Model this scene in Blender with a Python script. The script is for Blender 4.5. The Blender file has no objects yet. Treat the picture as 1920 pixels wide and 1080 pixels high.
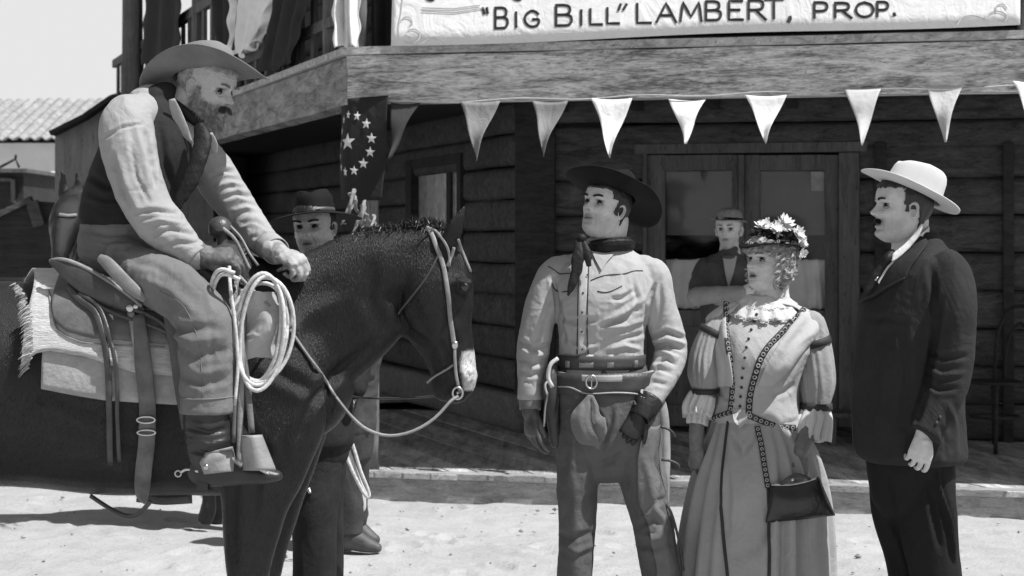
import bpy, bmesh, math, random
import numpy as np
from mathutils import Vector, Matrix, Euler
from mathutils.bvhtree import BVHTree

random.seed(7)
rng = np.random.default_rng(7)
SC = bpy.context.scene
COL = SC.collection
# ---------------------------------------------------------------- camera
FPX, CX, HY, CAMH = 3200.0, 960.0, 450.0, 1.55      # focal length in px of a 1920 wide frame, horizon row, camera height
cam_d = bpy.data.cameras.new("camera")
cam = bpy.data.objects.new("camera", cam_d); COL.objects.link(cam)
cam.location = (0, 0, CAMH); cam.rotation_euler = (math.radians(90), 0, 0)
cam_d.sensor_width = 36; cam_d.lens = FPX / 1920 * 36
cam_d.shift_y = -(540 - HY) / 1920
cam_d.clip_start = 0.1; cam_d.clip_end = 2000
cam_d.dof.use_dof = True; cam_d.dof.focus_distance = 6.3; cam_d.dof.aperture_fstop = 5.6
SC.camera = cam
SC.render.resolution_x = 1920; SC.render.resolution_y = 1080
# ---------------------------------------------------------------- sky, sun, exposure
SUN = Vector((0.70, -0.31, 1.35)).normalized()      # direction towards the sun
elev = math.asin(SUN.z); az = math.atan2(SUN.x, SUN.y)
world = bpy.data.worlds.new("World"); SC.world = world; world.use_nodes = True
wn = world.node_tree; wn.nodes.clear()
sky = wn.nodes.new("ShaderNodeTexSky"); sky.sky_type = 'NISHITA'; sky.sun_disc = False
sky.sun_elevation = elev; sky.sun_rotation = az; sky.air_density = 1.2; sky.dust_density = 3.5; sky.altitude = 100
bw = wn.nodes.new("ShaderNodeSeparateColor"); bgd = wn.nodes.new("ShaderNodeBackground"); wout = wn.nodes.new("ShaderNodeOutputWorld")
bgd.inputs[1].default_value = 0.05
# bright milky haze band low over the horizon, as in the photograph's white sky
tcw = wn.nodes.new("ShaderNodeTexCoord"); sxyz = wn.nodes.new("ShaderNodeSeparateXYZ"); hz = wn.nodes.new("ShaderNodeMapRange"); hz.interpolation_type = 'SMOOTHSTEP'
hz.inputs[1].default_value = .13; hz.inputs[2].default_value = .24; hz.inputs[3].default_value = 1; hz.inputs[4].default_value = 0
mxw = wn.nodes.new("ShaderNodeMix"); mxw.data_type = 'RGBA'; mxw.inputs[7].default_value = (13.2, 13.2, 13.2, 1)
wn.links.new(tcw.outputs['Generated'], sxyz.inputs[0]); wn.links.new(sxyz.outputs[2], hz.inputs[0]); wn.links.new(hz.outputs[0], mxw.inputs[0])
wn.links.new(sky.outputs[0], bw.inputs[0]); wn.links.new(bw.outputs[2], mxw.inputs[6]); wn.links.new(mxw.outputs[2], bgd.inputs[0]); wn.links.new(bgd.outputs[0], wout.inputs[0])
sd = bpy.data.lights.new("sun", 'SUN'); sd.energy = 5.0; sd.angle = math.radians(0.7); sd.color = (1, 1, 1)
so = bpy.data.objects.new("sun", sd); COL.objects.link(so)
so.rotation_euler = (-SUN).to_track_quat('-Z', 'Y').to_euler()
SC.view_settings.view_transform = 'Standard'; SC.view_settings.look = 'None'
SC.view_settings.exposure = 0.28; SC.view_settings.gamma = 1.0

# ---------------------------------------------------------------- small maths
def V(*a): return np.array(a, float)
def P(px, py, Y): return V((px - CX) / FPX * Y, Y, CAMH - (py - HY) / FPX * Y)
def W(wpx, Y): return wpx / FPX * Y
def PXW(co):
    Y = co[:, 1]
    return np.stack([CX + co[:, 0] / Y * FPX, HY - (co[:, 2] - CAMH) / Y * FPX], 1)
def crom(c, seg):
    c = np.asarray(c, float); n = len(c)
    if n == 2:
        t = np.linspace(0, 1, seg + 1)[:, None]; return c[0] * (1 - t) + c[1] * t
    e = np.vstack([2 * c[0] - c[1], c, 2 * c[-1] - c[-2]]); out = []
    for i in range(n - 1):
        p0, p1, p2, p3 = e[i:i + 4]
        for k in range(seg):
            t = k / seg
            out.append(0.5 * ((2 * p1) + (-p0 + p2) * t + (2 * p0 - 5 * p1 + 4 * p2 - p3) * t * t + (-p0 + 3 * p1 - 3 * p2 + p3) * t ** 3))
    out.append(c[-1]); return np.array(out)
def nz(v):
    return v / (np.linalg.norm(v, axis=-1, keepdims=True) + 1e-12)
def _h(ix, iy, iz, s):
    v = (ix * 374761393 + iy * 668265263 + iz * 2147483647 + s * 974711) & 0xFFFFFFFF
    v = ((v ^ (v >> 13)) * 1274126177) & 0xFFFFFFFF
    v = v ^ (v >> 16)
    return (v & 0xFFFF) / 65535.0
def vnoise(p, s=0):
    p = np.asarray(p, float); i = np.floor(p).astype(np.int64); f = p - i; f = f * f * (3 - 2 * f); r = 0
    for dx in (0, 1):
        for dy in (0, 1):
            for dz in (0, 1):
                w = (f[:, 0] if dx else 1 - f[:, 0]) * (f[:, 1] if dy else 1 - f[:, 1]) * (f[:, 2] if dz else 1 - f[:, 2])
                r = r + w * _h(i[:, 0] + dx, i[:, 1] + dy, i[:, 2] + dz, s)
    return r * 2 - 1
# ---------------------------------------------------------------- geometry: (verts, faces)
class G:
    def __init__(s): s.v = []; s.f = []; s.n = 0
    def add(s, v, f):
        v = np.asarray(v, float).reshape(-1, 3)
        s.f += [tuple(int(a) + s.n for a in q) for q in f]; s.v.append(v); s.n += len(v); return s
    def merge(s, o):
        return s.add(np.vstack(o.v), o.f)
    def verts(s): return np.vstack(s.v)
    def xf(s, M):
        M = np.array(M); s.v = [v @ M[:3, :3].T + M[:3, 3] for v in s.v]; return s
def ringfaces(nr, n, closed=True):
    f = []
    for i in range(nr - 1):
        for j in range(n if closed else n - 1):
            k = (j + 1) % n
            f.append((i * n + j, i * n + k, (i + 1) * n + k, (i + 1) * n + j))
    return f
def loft(g, ctrl, seg=5, n=24, ref=(0, 1, 0), cap=True, rnd=True, mod=None, power=2.0, smooth=True, level=False):
    """ctrl rows x,y,z,ra,rb : ra = half width across the view, rb = half thickness along ref"""
    c = np.asarray(ctrl, float)
    p = crom(c, seg) if smooth else crom_lin(c, seg)
    pos, ra, rb = p[:, :3], np.maximum(p[:, 3], 1e-4), np.maximum(p[:, 4], 1e-4)
    if rnd and cap:
        t0 = nz(pos[0] - pos[1]); t1 = nz(pos[-1] - pos[-2]); P0, P1, A0, A1, B0, B1 = [], [], [], [], [], []
        for a in (0.35, 0.75, 1.1, 1.4):
            m0 = min(ra[0], rb[0]); m1 = min(ra[-1], rb[-1]); s_, c_ = math.sin(a), math.cos(a)
            P0.insert(0, pos[0] + t0 * m0 * s_); A0.insert(0, ra[0] * c_); B0.insert(0, rb[0] * c_)
            P1.append(pos[-1] + t1 * m1 * s_); A1.append(ra[-1] * c_); B1.append(rb[-1] * c_)
        pos = np.vstack([P0, pos, P1]); ra = np.concatenate([A0, ra, A1]); rb = np.concatenate([B0, rb, B1])
    T = nz(np.gradient(pos, axis=0)); r = np.array(ref, float)
    B = nz(r - T * (T @ r)[:, None]); A = np.cross(T, B)
    if level: A = np.tile(V(1, 0, 0), (len(pos), 1)); B = np.tile(V(0, 1, 0), (len(pos), 1))
    th = np.linspace(0, 2 * math.pi, n, endpoint=False)
    ct, st = np.cos(th), np.sin(th)
    if power != 2.0:
        q = (np.abs(ct) ** power + np.abs(st) ** power) ** (-1 / power); ct, st = ct * q, st * q
    u = np.linspace(0, 1, len(pos))
    m = np.ones((len(pos), n)) if mod is None else mod(u[:, None], th[None, :])
    vv = pos[:, None, :] + m[..., None] * (A[:, None, :] * (ra[:, None] * ct)[..., None] + B[:, None, :] * (rb[:, None] * st)[..., None])
    f = ringfaces(len(pos), n)
    if cap:
        f.append(tuple(range(n))[::-1]); f.append(tuple((len(pos) - 1) * n + j for j in range(n)))
    g.add(vv, f); return g
def crom_lin(c, seg):
    out = []
    for i in range(len(c) - 1):
        for k in range(seg): out.append(c[i] + (c[i + 1] - c[i]) * k / seg)
    out.append(c[-1]); return np.array(out)
def limb(g, pts, **k):
    """pts rows px,py,Y,width px,thickness ratio"""
    return loft(g, [list(P(a, b, Y)) + [W(w, Y) / 2, W(w, Y) / 2 * r] for a, b, Y, w, r in pts], **k)
def stack(g, rows, **k):
    """rows py,xl,xr,Y,half thickness m : a body of horizontal sections"""
    return loft(g, [list(P((l + r) / 2, y, Y)) + [W(r - l, Y) / 2, t] for y, l, r, Y, t in rows], level=True, **k)
def tube(g, pts, r, n=8, seg=4, cap=True, flat=None, ref=(0, 1, 0.01)):
    pts = np.asarray(pts, float); rr = np.full(len(pts), r) if np.isscalar(r) else np.asarray(r)
    r2 = rr if flat is None else np.full(len(pts), flat)
    return loft(g, np.column_stack([pts, rr, r2]), seg=seg, n=n, cap=cap, rnd=False, ref=ref)
def sphere(g, c, r, n=16, m=10):
    r = np.broadcast_to(np.asarray(r, float), (3,)); v = []
    for i in range(m + 1):
        a = math.pi * i / m
        for j in range(n):
            b = 2 * math.pi * j / n
            v.append((math.sin(a) * math.cos(b) * r[0], math.sin(a) * math.sin(b) * r[1], math.cos(a) * r[2]))
    return g.add(np.array(v) + np.asarray(c), ringfaces(m + 1, n))
def torus(g, c, R, r, M=None, n=24, m=8, ry=None):
    v = []; ry = ry or R
    for i in range(n):
        a = 2 * math.pi * i / n
        for j in range(m):
            b = 2 * math.pi * j / m
            v.append(((R + r * math.cos(b)) * math.cos(a), (ry + r * math.cos(b)) * math.sin(a), r * math.sin(b)))
    v = np.array(v)
    if M is not None: v = v @ np.array(M)[:3, :3].T
    f = [(i * m + j, i * m + (j + 1) % m, ((i + 1) % n) * m + (j + 1) % m, ((i + 1) % n) * m + j) for i in range(n) for j in range(m)]
    return g.add(v + np.asarray(c), f)
def box8(g, p):
    """8 corners: bottom 4 ccw, top 4 ccw"""
    return g.add(p, [(3, 2, 1, 0), (4, 5, 6, 7), (0, 1, 5, 4), (1, 2, 6, 5), (2, 3, 7, 6), (3, 0, 4, 7)])
def beambox(g, a, b, w, h, up=(0, 0, 1)):
    """box from a to b, width w sideways, height h along up, centred"""
    a, b, up = np.array(a, float), np.array(b, float), np.array(up, float); t = nz(b - a); s = nz(np.cross(t, up)); u = np.cross(s, t)
    p = []
    for z in (-h / 2, h / 2):
        for e, x in ((a, -w / 2), (b, -w / 2), (b, w / 2), (a, w / 2)): p.append(e + s * x + u * z)
    return box8(g, p)
def sheet(g, fn, nu, nv, thick=0.0):
    u, v = np.meshgrid(np.linspace(0, 1, nu), np.linspace(0, 1, nv), indexing='ij')
    p = fn(u.ravel(), v.ravel()); f = ringfaces(nu, nv, closed=False)
    if thick > 0:
        q = p.reshape(nu, nv, 3); N = nz(np.cross(np.gradient(q, axis=0), np.gradient(q, axis=1))).reshape(-1, 3)
        g2 = p - N * thick; k = len(p); ff = list(f) + [tuple(a + k for a in x[::-1]) for x in f]
        idx = np.arange(k).reshape(nu, nv)
        rim = list(idx[0, :]) + list(idx[1:, -1]) + list(idx[-1, ::-1][1:]) + list(idx[::-1, 0][1:-1])
        for i in range(len(rim)):
            a, b = rim[i], rim[(i + 1) % len(rim)]; ff.append((a, b, b + k, a + k))
        return g.add(np.vstack([p, g2]), ff)
    return g.add(p, f)
# ---------------------------------------------------------------- objects
def mkmesh(name, g):
    me = bpy.data.meshes.new(name); me.from_pydata(g.verts().tolist(), [], g.f); me.update(); return me
def fix(me, smooth=True, angle=None):
    bm = bmesh.new(); bm.from_mesh(me); bmesh.ops.recalc_face_normals(bm, faces=bm.faces); bm.to_mesh(me); bm.free()
    me.polygons.foreach_set("use_smooth", [smooth] * len(me.polygons)); me.update()
def link(name, me, m, parent=None):
    o = bpy.data.objects.new(name, me); COL.objects.link(o)
    if m is not None: me.materials.clear(); me.materials.append(m)
    if parent is not None: o.parent = parent; o.matrix_parent_inverse = parent.matrix_basis.inverted()
    return o
def obj(name, g, m, parent=None, smooth=True, bevel=0, solid=0, sub=0, sharp=None):
    me = mkmesh(name, g); fix(me, smooth)
    if sharp is not None:
        bm = bmesh.new(); bm.from_mesh(me)
        for e in bm.edges: e.smooth = not (len(e.link_faces) == 2 and e.calc_face_angle() > math.radians(sharp))
        bm.to_mesh(me); bm.free()
    o = link(name, me, m, parent)
    if solid: s = o.modifiers.new("solid", 'SOLIDIFY'); s.thickness = solid; s.offset = 0
    if sub: s = o.modifiers.new("sub", 'SUBSURF'); s.levels = s.render_levels = sub
    if bevel: s = o.modifiers.new("bevel", 'BEVEL'); s.width = bevel; s.segments = 2; s.limit_method = 'ANGLE'
    return o
def tag(o, label=None, cat=None, group=None, kind=None):
    if label: o['label'] = label
    if cat: o['category'] = cat
    if group: o['group'] = group
    if kind: o['kind'] = kind
    return o
def thing(name, loc, label, cat, group=None):
    o = bpy.data.objects.new(name, None); COL.objects.link(o); o.location = Vector(list(map(float, loc))); o.empty_display_size = 0.1
    return tag(o, label, cat, group)
def fuse(g, vox=0.006, sm=4, fac=0.5):
    """voxel-remesh overlapping closed shapes into one continuous skin; returns (co, faces)"""
    me = mkmesh("tmp", g); fix(me); o = bpy.data.objects.new("tmp", me); COL.objects.link(o)
    r = o.modifiers.new("r", 'REMESH'); r.mode = 'VOXEL'; r.voxel_size = vox; r.adaptivity = 0
    s = o.modifiers.new("s", 'SMOOTH'); s.factor = fac; s.iterations = sm
    dg = bpy.context.evaluated_depsgraph_get(); dg.update()
    m2 = bpy.data.meshes.new_from_object(o.evaluated_get(dg)); bpy.data.objects.remove(o); bpy.data.meshes.remove(me)
    return m2
def getco(me):
    a = np.empty(len(me.vertices) * 3); me.vertices.foreach_get("co", a); return a.reshape(-1, 3)
def setco(me, a): me.vertices.foreach_set("co", np.ascontiguousarray(a).ravel()); me.update()
def getno(me):
    a = np.empty(len(me.vertices) * 3); me.vertex_normals.foreach_get("vector", a); return a.reshape(-1, 3)
def disp(me, fn):
    c = getco(me); n = getno(me); setco(me, c + n * fn(c, n)[:, None])
def wrinkle(me, amp, scale, stretch=(1, 1, 1), seed=0, ridge=True):
    def fn(c, n):
        q = c * np.array(stretch) / scale; q = q + 0.6 * np.stack([vnoise(q * .7, seed + 3), vnoise(q * .7, seed + 4), vnoise(q * .7, seed + 5)], 1)
        a = vnoise(q, seed)
        if ridge: a = 1 - 2 * np.abs(a) ** .8
        return amp * a
    disp(me, fn)
def folds(me, lines, front=True, gain=1.6):
    """lines: list of (pts [(px,py)..], width px, amp m): real creases laid along these lines on the side facing the camera"""
    c = getco(me); n = getno(me); px = PXW(c); d = np.zeros(len(c))
    vis = np.clip(-n[:, 1] * 3 + .3, 0, 1) if front else np.ones(len(c))
    for pts, w, amp in lines:
        pts = np.array(pts, float); best = np.full(len(c), 1e9); tt = np.zeros(len(c)); L = len(pts) - 1
        for i in range(L):
            a, b = pts[i], pts[i + 1]; ab = b - a; t = np.clip(((px - a) @ ab) / (ab @ ab), 0, 1)
            dd = np.linalg.norm(px - (a + t[:, None] * ab), axis=1); k = dd < best; best[k] = dd[k]; tt[k] = (i + t[k]) / L
        fade = np.sin(np.clip(tt, 0.0, 1) * math.pi) ** .5 * .8 + .2
        d += amp * gain * (np.exp(-(best / w) ** 2) - .35 * np.exp(-((best - 1.9 * w) / w) ** 2)) * fade * vis
    setco(me, c + n * d[:, None])
def bvh(objs):
    vs, fs, n = [], [], 0
    for o in (objs if isinstance(objs, (list, tuple)) else [objs]):
        c = getco(o.data); vs += c.tolist(); fs += [tuple(v + n for v in p.vertices) for p in o.data.polygons]; n += len(c)
    return BVHTree.FromPolygons(vs, fs)
def cast(tree, px, py, off=0.0, Yfb=None):
    o = Vector((0, 0, CAMH)); d = Vector(((px - CX) / FPX, 1, -(py - HY) / FPX)).normalized()
    h = tree.ray_cast(o, d)
    if h[0] is None:
        if Yfb is None: return None
        return P(px, py, Yfb)
    n = h[1] if h[1].dot(d) < 0 else -h[1]
    return np.array(h[0] + n * off)
def trail(tree, pts, off=0.003, step=6, Yfb=None):
    pts = np.array(pts, float); L = max(2, int(np.sum(np.linalg.norm(np.diff(pts, axis=0), axis=1)) / step))
    q = crom(pts, max(1, L // (len(pts) - 1))); out = [cast(tree, a, b, off) for a, b in q]
    hit = [i for i, o in enumerate(out) if o is not None]
    for i, o in enumerate(out):
        if o is None:
            y = Yfb if Yfb is not None else (out[min(hit, key=lambda h: abs(h - i))][1] if hit else 6.0)
            out[i] = P(q[i][0], q[i][1], y)
    return np.array(out)
def colattr(me, name, vals):
    a = me.color_attributes.new(name=name, type='FLOAT_COLOR', domain='POINT')
    v = np.clip(vals, 0, 1); a.data.foreach_set("color", np.column_stack([v, v, v, np.ones_like(v)]).ravel())
# ---------------------------------------------------------------- materials (all grey: the place is seen through black-and-white film)
def nodes(name):
    m = bpy.data.materials.new(name); m.use_nodes = True; nt = m.node_tree; b = nt.nodes["Principled BSDF"]
    return m, nt, b
def N(nt, t, **k):
    n = nt.nodes.new(t)
    for a, b in k.items(): setattr(n, a, b)
    return n
def coords(nt, scale=(1, 1, 1), rot=(0, 0, 0)):
    tc = N(nt, "ShaderNodeTexCoord"); mp = N(nt, "ShaderNodeMapping")
    mp.inputs['Scale'].default_value = scale; mp.inputs['Rotation'].default_value = rot
    nt.links.new(tc.outputs['Object'], mp.inputs[0]); return mp.outputs[0]
def noisen(nt, vec, scale, detail=4, rough=.55, dist=0):
    n = N(nt, "ShaderNodeTexNoise"); n.inputs['Scale'].default_value = scale; n.inputs['Detail'].default_value = detail
    n.inputs['Roughness'].default_value = rough; n.inputs['Distortion'].default_value = dist
    nt.links.new(vec, n.inputs['Vector']); return n.outputs['Fac']
def ramp(nt, fac, stops):
    r = N(nt, "ShaderNodeValToRGB"); e = r.color_ramp.elements
    while len(e) < len(stops): e.new(.5)
    for i, (p, c) in enumerate(stops): e[i].position = p; e[i].color = (c, c, c, 1)
    nt.links.new(fac, r.inputs[0]); return r.outputs[0]
def mul(nt, a, b, op='MULTIPLY'):
    n = N(nt, "ShaderNodeMath", operation=op)
    for i, x in enumerate((a, b)):
        if isinstance(x, (int, float)): n.inputs[i].default_value = x
        else: nt.links.new(x, n.inputs[i])
    return n.outputs[0]
def bump(nt, b, h, strength, dist=0.01):
    n = N(nt, "ShaderNodeBump"); n.inputs['Strength'].default_value = strength; n.inputs['Distance'].default_value = dist
    nt.links.new(h, n.inputs['Height']); nt.links.new(n.outputs[0], b.inputs['Normal'])
def simple(name, v, rough=.7, var=.25, scale=12, stretch=(1, 1, 1), bmp=.3, bscale=60, spec=.4, metal=0, bd=.004, sheen=0):
    m, nt, b = nodes(name); vec = coords(nt, stretch)
    n1 = noisen(nt, vec, scale, 5); c = ramp(nt, n1, [(.3, v * (1 - var)), (.7, v * (1 + var))])
    nt.links.new(c, b.inputs['Base Color']); b.inputs['Roughness'].default_value = rough; b.inputs['Metallic'].default_value = metal
    b.inputs['Specular IOR Level'].default_value = spec
    b.inputs["Sheen Weight"].default_value = 0
    if sheen > 5: b.inputs['Sheen Weight'].default_value = sheen
    if bmp: bump(nt, b, noisen(nt, vec, bscale, 3), bmp, bd)
    return m
def cloth(name, v, var=.12, weave=900, rough=.85, bmp=.35, sheen=0.0, stain=9, crease=5.0, cs=.30):
    m, nt, b = nodes(name); vec = coords(nt)
    n1 = noisen(nt, vec, stain, 5); n2 = noisen(nt, vec, 140, 2)
    c = ramp(nt, mul(nt, mul(nt, n1, .75), mul(nt, n2, .25), 'ADD'), [(.3, v * (1 - var)), (.7, min(1, v * (1 + var)))])
    nt.links.new(c, b.inputs['Base Color']); b.inputs['Roughness'].default_value = rough; b.inputs['Specular IOR Level'].default_value = .2
    b.inputs['Sheen Weight'].default_value = sheen
    bump(nt, b, mul(nt, noisen(nt, vec, 260, 2), mul(nt, noisen(nt, vec, 45, 3), 2.5), 'ADD'), bmp, .0025)
    cr = noisen(nt, coords(nt, (1, 1, .7)), crease, 3, .5, 1.6); ri = mul(nt, mul(nt, cr, .5, 'SUBTRACT'), 0.0, 'ADD'); ri = N(nt, 'ShaderNodeMath', operation='ABSOLUTE'); nt.links.new(mul(nt, cr, .5, 'SUBTRACT'), ri.inputs[0])
    n2_ = N(nt, 'ShaderNodeBump'); n2_.inputs['Strength'].default_value = cs; n2_.inputs['Distance'].default_value = .05; nt.links.new(ri.outputs[0], n2_.inputs['Height'])
    bn_ = [l for l in nt.links if l.to_socket == b.inputs['Normal']][0].from_node; nt.links.new(n2_.outputs[0], bn_.inputs['Normal'])
    return m
def wood(name, v, axis=(1, 14, 14), var=.45, knots=.5, rough=.8, rot=(0, 0, 0), bmp=.6, sc=1.6, contrast=1.0, wts=(.5, .22, .28), tonea=False, crack=.7):
    m, nt, b = nodes(name); vec = coords(nt, axis, rot)
    big = noisen(nt, vec, sc, 6, .65, 1.2 * knots); fine = noisen(nt, vec, sc * 9, 4, .6, .3); blot = noisen(nt, coords(nt), 2.2, 5, .7, .6)
    s = mul(nt, mul(nt, mul(nt, big, wts[0]), mul(nt, fine, wts[1]), 'ADD'), mul(nt, blot, wts[2]), 'ADD')
    c = ramp(nt, s, [(.36 + .02 * contrast, v * (1 - var)), (.5, v), (.64 - .02 * contrast, v * (1 + var))])
    ck = noisen(nt, coords(nt, tuple(a * .8 if a < 2 else a * 1.3 for a in axis), rot), sc * 1.7, 3, .5, .6); ca = N(nt, 'ShaderNodeMath', operation='ABSOLUTE'); nt.links.new(mul(nt, ck, .5, 'SUBTRACT'), ca.inputs[0])
    cm = N(nt, 'ShaderNodeMix', data_type='RGBA'); cm.blend_type = 'MULTIPLY'; cm.inputs[0].default_value = crack; nt.links.new(c, cm.inputs[6]); nt.links.new(ramp(nt, ca.outputs[0], [(.002, .12), (.010, 1)]), cm.inputs[7]); c = cm.outputs[2]
    if tonea:
        at = N(nt, 'ShaderNodeAttribute'); at.attribute_name = 'tone'; mx = N(nt, 'ShaderNodeMix', data_type='RGBA'); mx.blend_type = 'MULTIPLY'; mx.inputs[0].default_value = 1; nt.links.new(c, mx.inputs[6]); nt.links.new(at.outputs['Color'], mx.inputs[7]); c = mx.outputs[2]
    nt.links.new(c, b.inputs['Base Color']); b.inputs['Roughness'].default_value = rough; b.inputs['Specular IOR Level'].default_value = .25
    bump(nt, b, mul(nt, big, mul(nt, fine, .7), 'ADD'), bmp, .012); return m
M = {}
# ================================================================ SETTING
class Pl:
    """vertical plane through o along u; pt(px,py) gives the point of that plane seen at a pixel"""
    def __init__(s, o, u, n):
        s.o = V(o[0], o[1], 0); s.u = V(u[0], u[1], 0); s.n = V(n[0], n[1], 0)
    def a(s, px):
        k = (px - CX) / FPX; return (k * s.o[1] - s.o[0]) / (s.u[0] - k * s.u[1])
    def at(s, a, z, off=0): return s.o + s.u * a - s.n * off + V(0, 0, z)
    def z(s, a, py): Y = (s.o + s.u * a)[1]; return CAMH - (py - HY) / FPX * Y
    def pt(s, px, py, off=0): a = s.a(px); return s.at(a, s.z(a, py), off)
    def box(s, g, a0, a1, z0, z1, o0, o1):
        """o = distance in front of the plane"""
        return box8(g, [s.at(a0, z0, o1), s.at(a1, z0, o1), s.at(a1, z0, o0), s.at(a0, z0, o0), s.at(a0, z1, o1), s.at(a1, z1, o1), s.at(a1, z1, o0), s.at(a0, z1, o0)])
uF, nF = (.9766, -.215), (.215, .9766)
FR = Pl((-.84, 10.32), uF, nF)                       # front edge of porch
WL = Pl((-.84 + .215 * 2.4, 10.32 + .9766 * 2.4), uF, nF)   # front wall of the saloon
wS = (-.363, .932); nS = (.932, .363)
aC = FR.a(650); Cn = FR.o + FR.u * aC
SR = Pl(Cn, wS, nS)                                  # side edge of porch
a0W = WL.a(1003); WC = WL.o + WL.u * a0W
SW = Pl(WC, wS, nS)                                  # side wall
Z0 = .15                                             # boardwalk level

# ---- ground
m, nt, b = nodes("dry_dirt"); vec = coords(nt)
g1 = noisen(nt, vec, .5, 8, .65, .4); g2 = noisen(nt, vec, 6, 8, .7, .2); g3 = noisen(nt, vec, 45, 4, .7)
s_ = mul(nt, mul(nt, mul(nt, g1, .4), mul(nt, g2, .35), 'ADD'), mul(nt, g3, .25), 'ADD')
nt.links.new(ramp(nt, s_, [(.36, .31), (.5, .40), (.62, .46)]), b.inputs['Base Color']); b.inputs['Roughness'].default_value = .95
b.inputs['Specular IOR Level'].default_value = .1
bump(nt, b, mul(nt, g2, mul(nt, g3, .5), 'ADD'), .55, .035); M['dirt'] = m
g = G(); PRT = [(random.uniform(-4, 4), random.uniform(6.6, 10.6), random.uniform(.05, .13), random.uniform(0, 3.1), random.uniform(.008, .020)) for _ in range(170)]
def gf(u, v):
    a = 2 * u - 1; x = 14 * (.3 * a + .7 * a ** 3); c = 2 * v - 1; y = 10 + 8 * (.28 * c + .72 * c ** 3); p = np.stack([x, y, 0 * x], 1)
    z = .018 * vnoise(p * 1.3, 1) + .010 * vnoise(p * 4.1, 2) + .005 * vnoise(p * 11, 3)
    for fx, fy, fr_, fa, fd in PRT:
        ca, sa = math.cos(fa), math.sin(fa); dx = (x - fx) * ca + (y - fy) * sa; dy = (-(x - fx) * sa + (y - fy) * ca) * 1.7; q = np.sqrt(dx * dx + dy * dy) / fr_
        k = q < 2; z[k] += fd * (-np.exp(-(q[k]) ** 4) + .55 * np.exp(-((q[k] - 1.25) / .22) ** 2))
    e = np.minimum(np.minimum(u, 1 - u), np.minimum(v, 1 - v)); p[:, 2] = z * np.clip(e * 20, 0, 1) - .012; return p
sheet(g, gf, 560, 360)
# apron to the horizon as a ring of quads around the detailed patch
R_ = 900; c4 = [(-14, 2), (14, 2), (14, 18), (-14, 18)]; o4 = [(-R_, -R_), (R_, -R_), (R_, R_), (-R_, R_)]
g.add([(x, y, -.012) for x, y in c4 + o4], [(0, 4, 5, 1), (1, 5, 6, 2), (2, 6, 7, 3), (3, 7, 4, 0)])
go = obj("ground", g, M['dirt']); tag(go, kind='structure')
# pebbles and clods
g = G()
for i in range(230):
    y = random.uniform(7.2, 10.3); x = random.uniform(-3.4, 3.4)
    if y > 10.2 - .22 * (x + .84) and x > -.9: continue
    r = random.choice([.003, .004, .005, .008]) * random.uniform(.7, 1.5)
    gg = G(); sphere(gg, (x, y, r * .2), (r * random.uniform(1, 1.7), r, r * .6), 7, 5); v = gg.verts(); g.add(v + .25 * r * rng.normal(size=v.shape), gg.f)
tag(obj("gravel", g, simple("clod", .33, .95)), 'loose pebbles and clods scattered over the sunlit dirt street', 'gravel', kind='stuff')

# ---- boardwalk
M['deck'] = wood("deck_wood", .46, tonea=True, axis=(9, 1.2, 9), var=.55, knots=.6, sc=1.5, rot=(0, 0, math.radians(-21)))
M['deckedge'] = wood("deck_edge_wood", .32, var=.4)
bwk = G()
a1 = 6.5; wv = V(wS[0], wS[1], 0)
pw = .145; k = 0; a = aC + .0
edge0 = FR.at(aC, 0)
lp = FR.u - wv * (FR.u @ wv)      # plank spacing measured across the planks
step_a = pw / np.linalg.norm(lp); a = aC
def clipa(p, q, ): return p, q
while a < a1 + 3:
    da = step_a * .935; z = Z0 + random.uniform(-.003, .003); L = 4.4
    p0 = FR.at(a, 0); p1 = FR.at(a + da, 0)
    t0, t1 = -.015 + random.uniform(-.012, .012), L
    q = [p0 - V(*(uF[0], uF[1], 0)) * 0 + wv * t0, p1 + wv * t0, p1 + wv * t1, p0 + wv * t1]
    box8(bwk, [x + V(0, 0, z - .035) for x in q] + [x + V(0, 0, z) for x in q]); a += step_a
def sidefloor():
    t = 4.4
    while t < 11:
        p0 = SR.at(t, 0); p1 = SR.at(t + .14, 0); q = [p0, p0 + SR.n * 2.8, p1 + SR.n * 2.8, p1]
        box8(bwk, [x + V(0, 0, Z0 - .035) for x in q] + [x + V(0, 0, Z0) for x in q]); t += .146
sidefloor()
bo = obj("boardwalk", bwk, M['deck'], smooth=False, bevel=.004); tn_ = rng.uniform(.55, 1.0, len(bo.data.vertices) // 8 + 1); colattr(bo.data, 'tone', np.repeat(tn_, 8)[:len(bo.data.vertices)]); tag(bo, kind='structure')
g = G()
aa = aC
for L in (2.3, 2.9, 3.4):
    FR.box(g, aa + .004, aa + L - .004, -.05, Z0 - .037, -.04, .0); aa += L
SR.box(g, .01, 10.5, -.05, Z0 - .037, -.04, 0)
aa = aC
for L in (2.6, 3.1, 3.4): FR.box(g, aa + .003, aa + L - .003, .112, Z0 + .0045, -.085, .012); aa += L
ko = obj("boardwalk_edge", g, M['deckedge'], smooth=False, bevel=.006); tag(ko, kind='structure')

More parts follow.
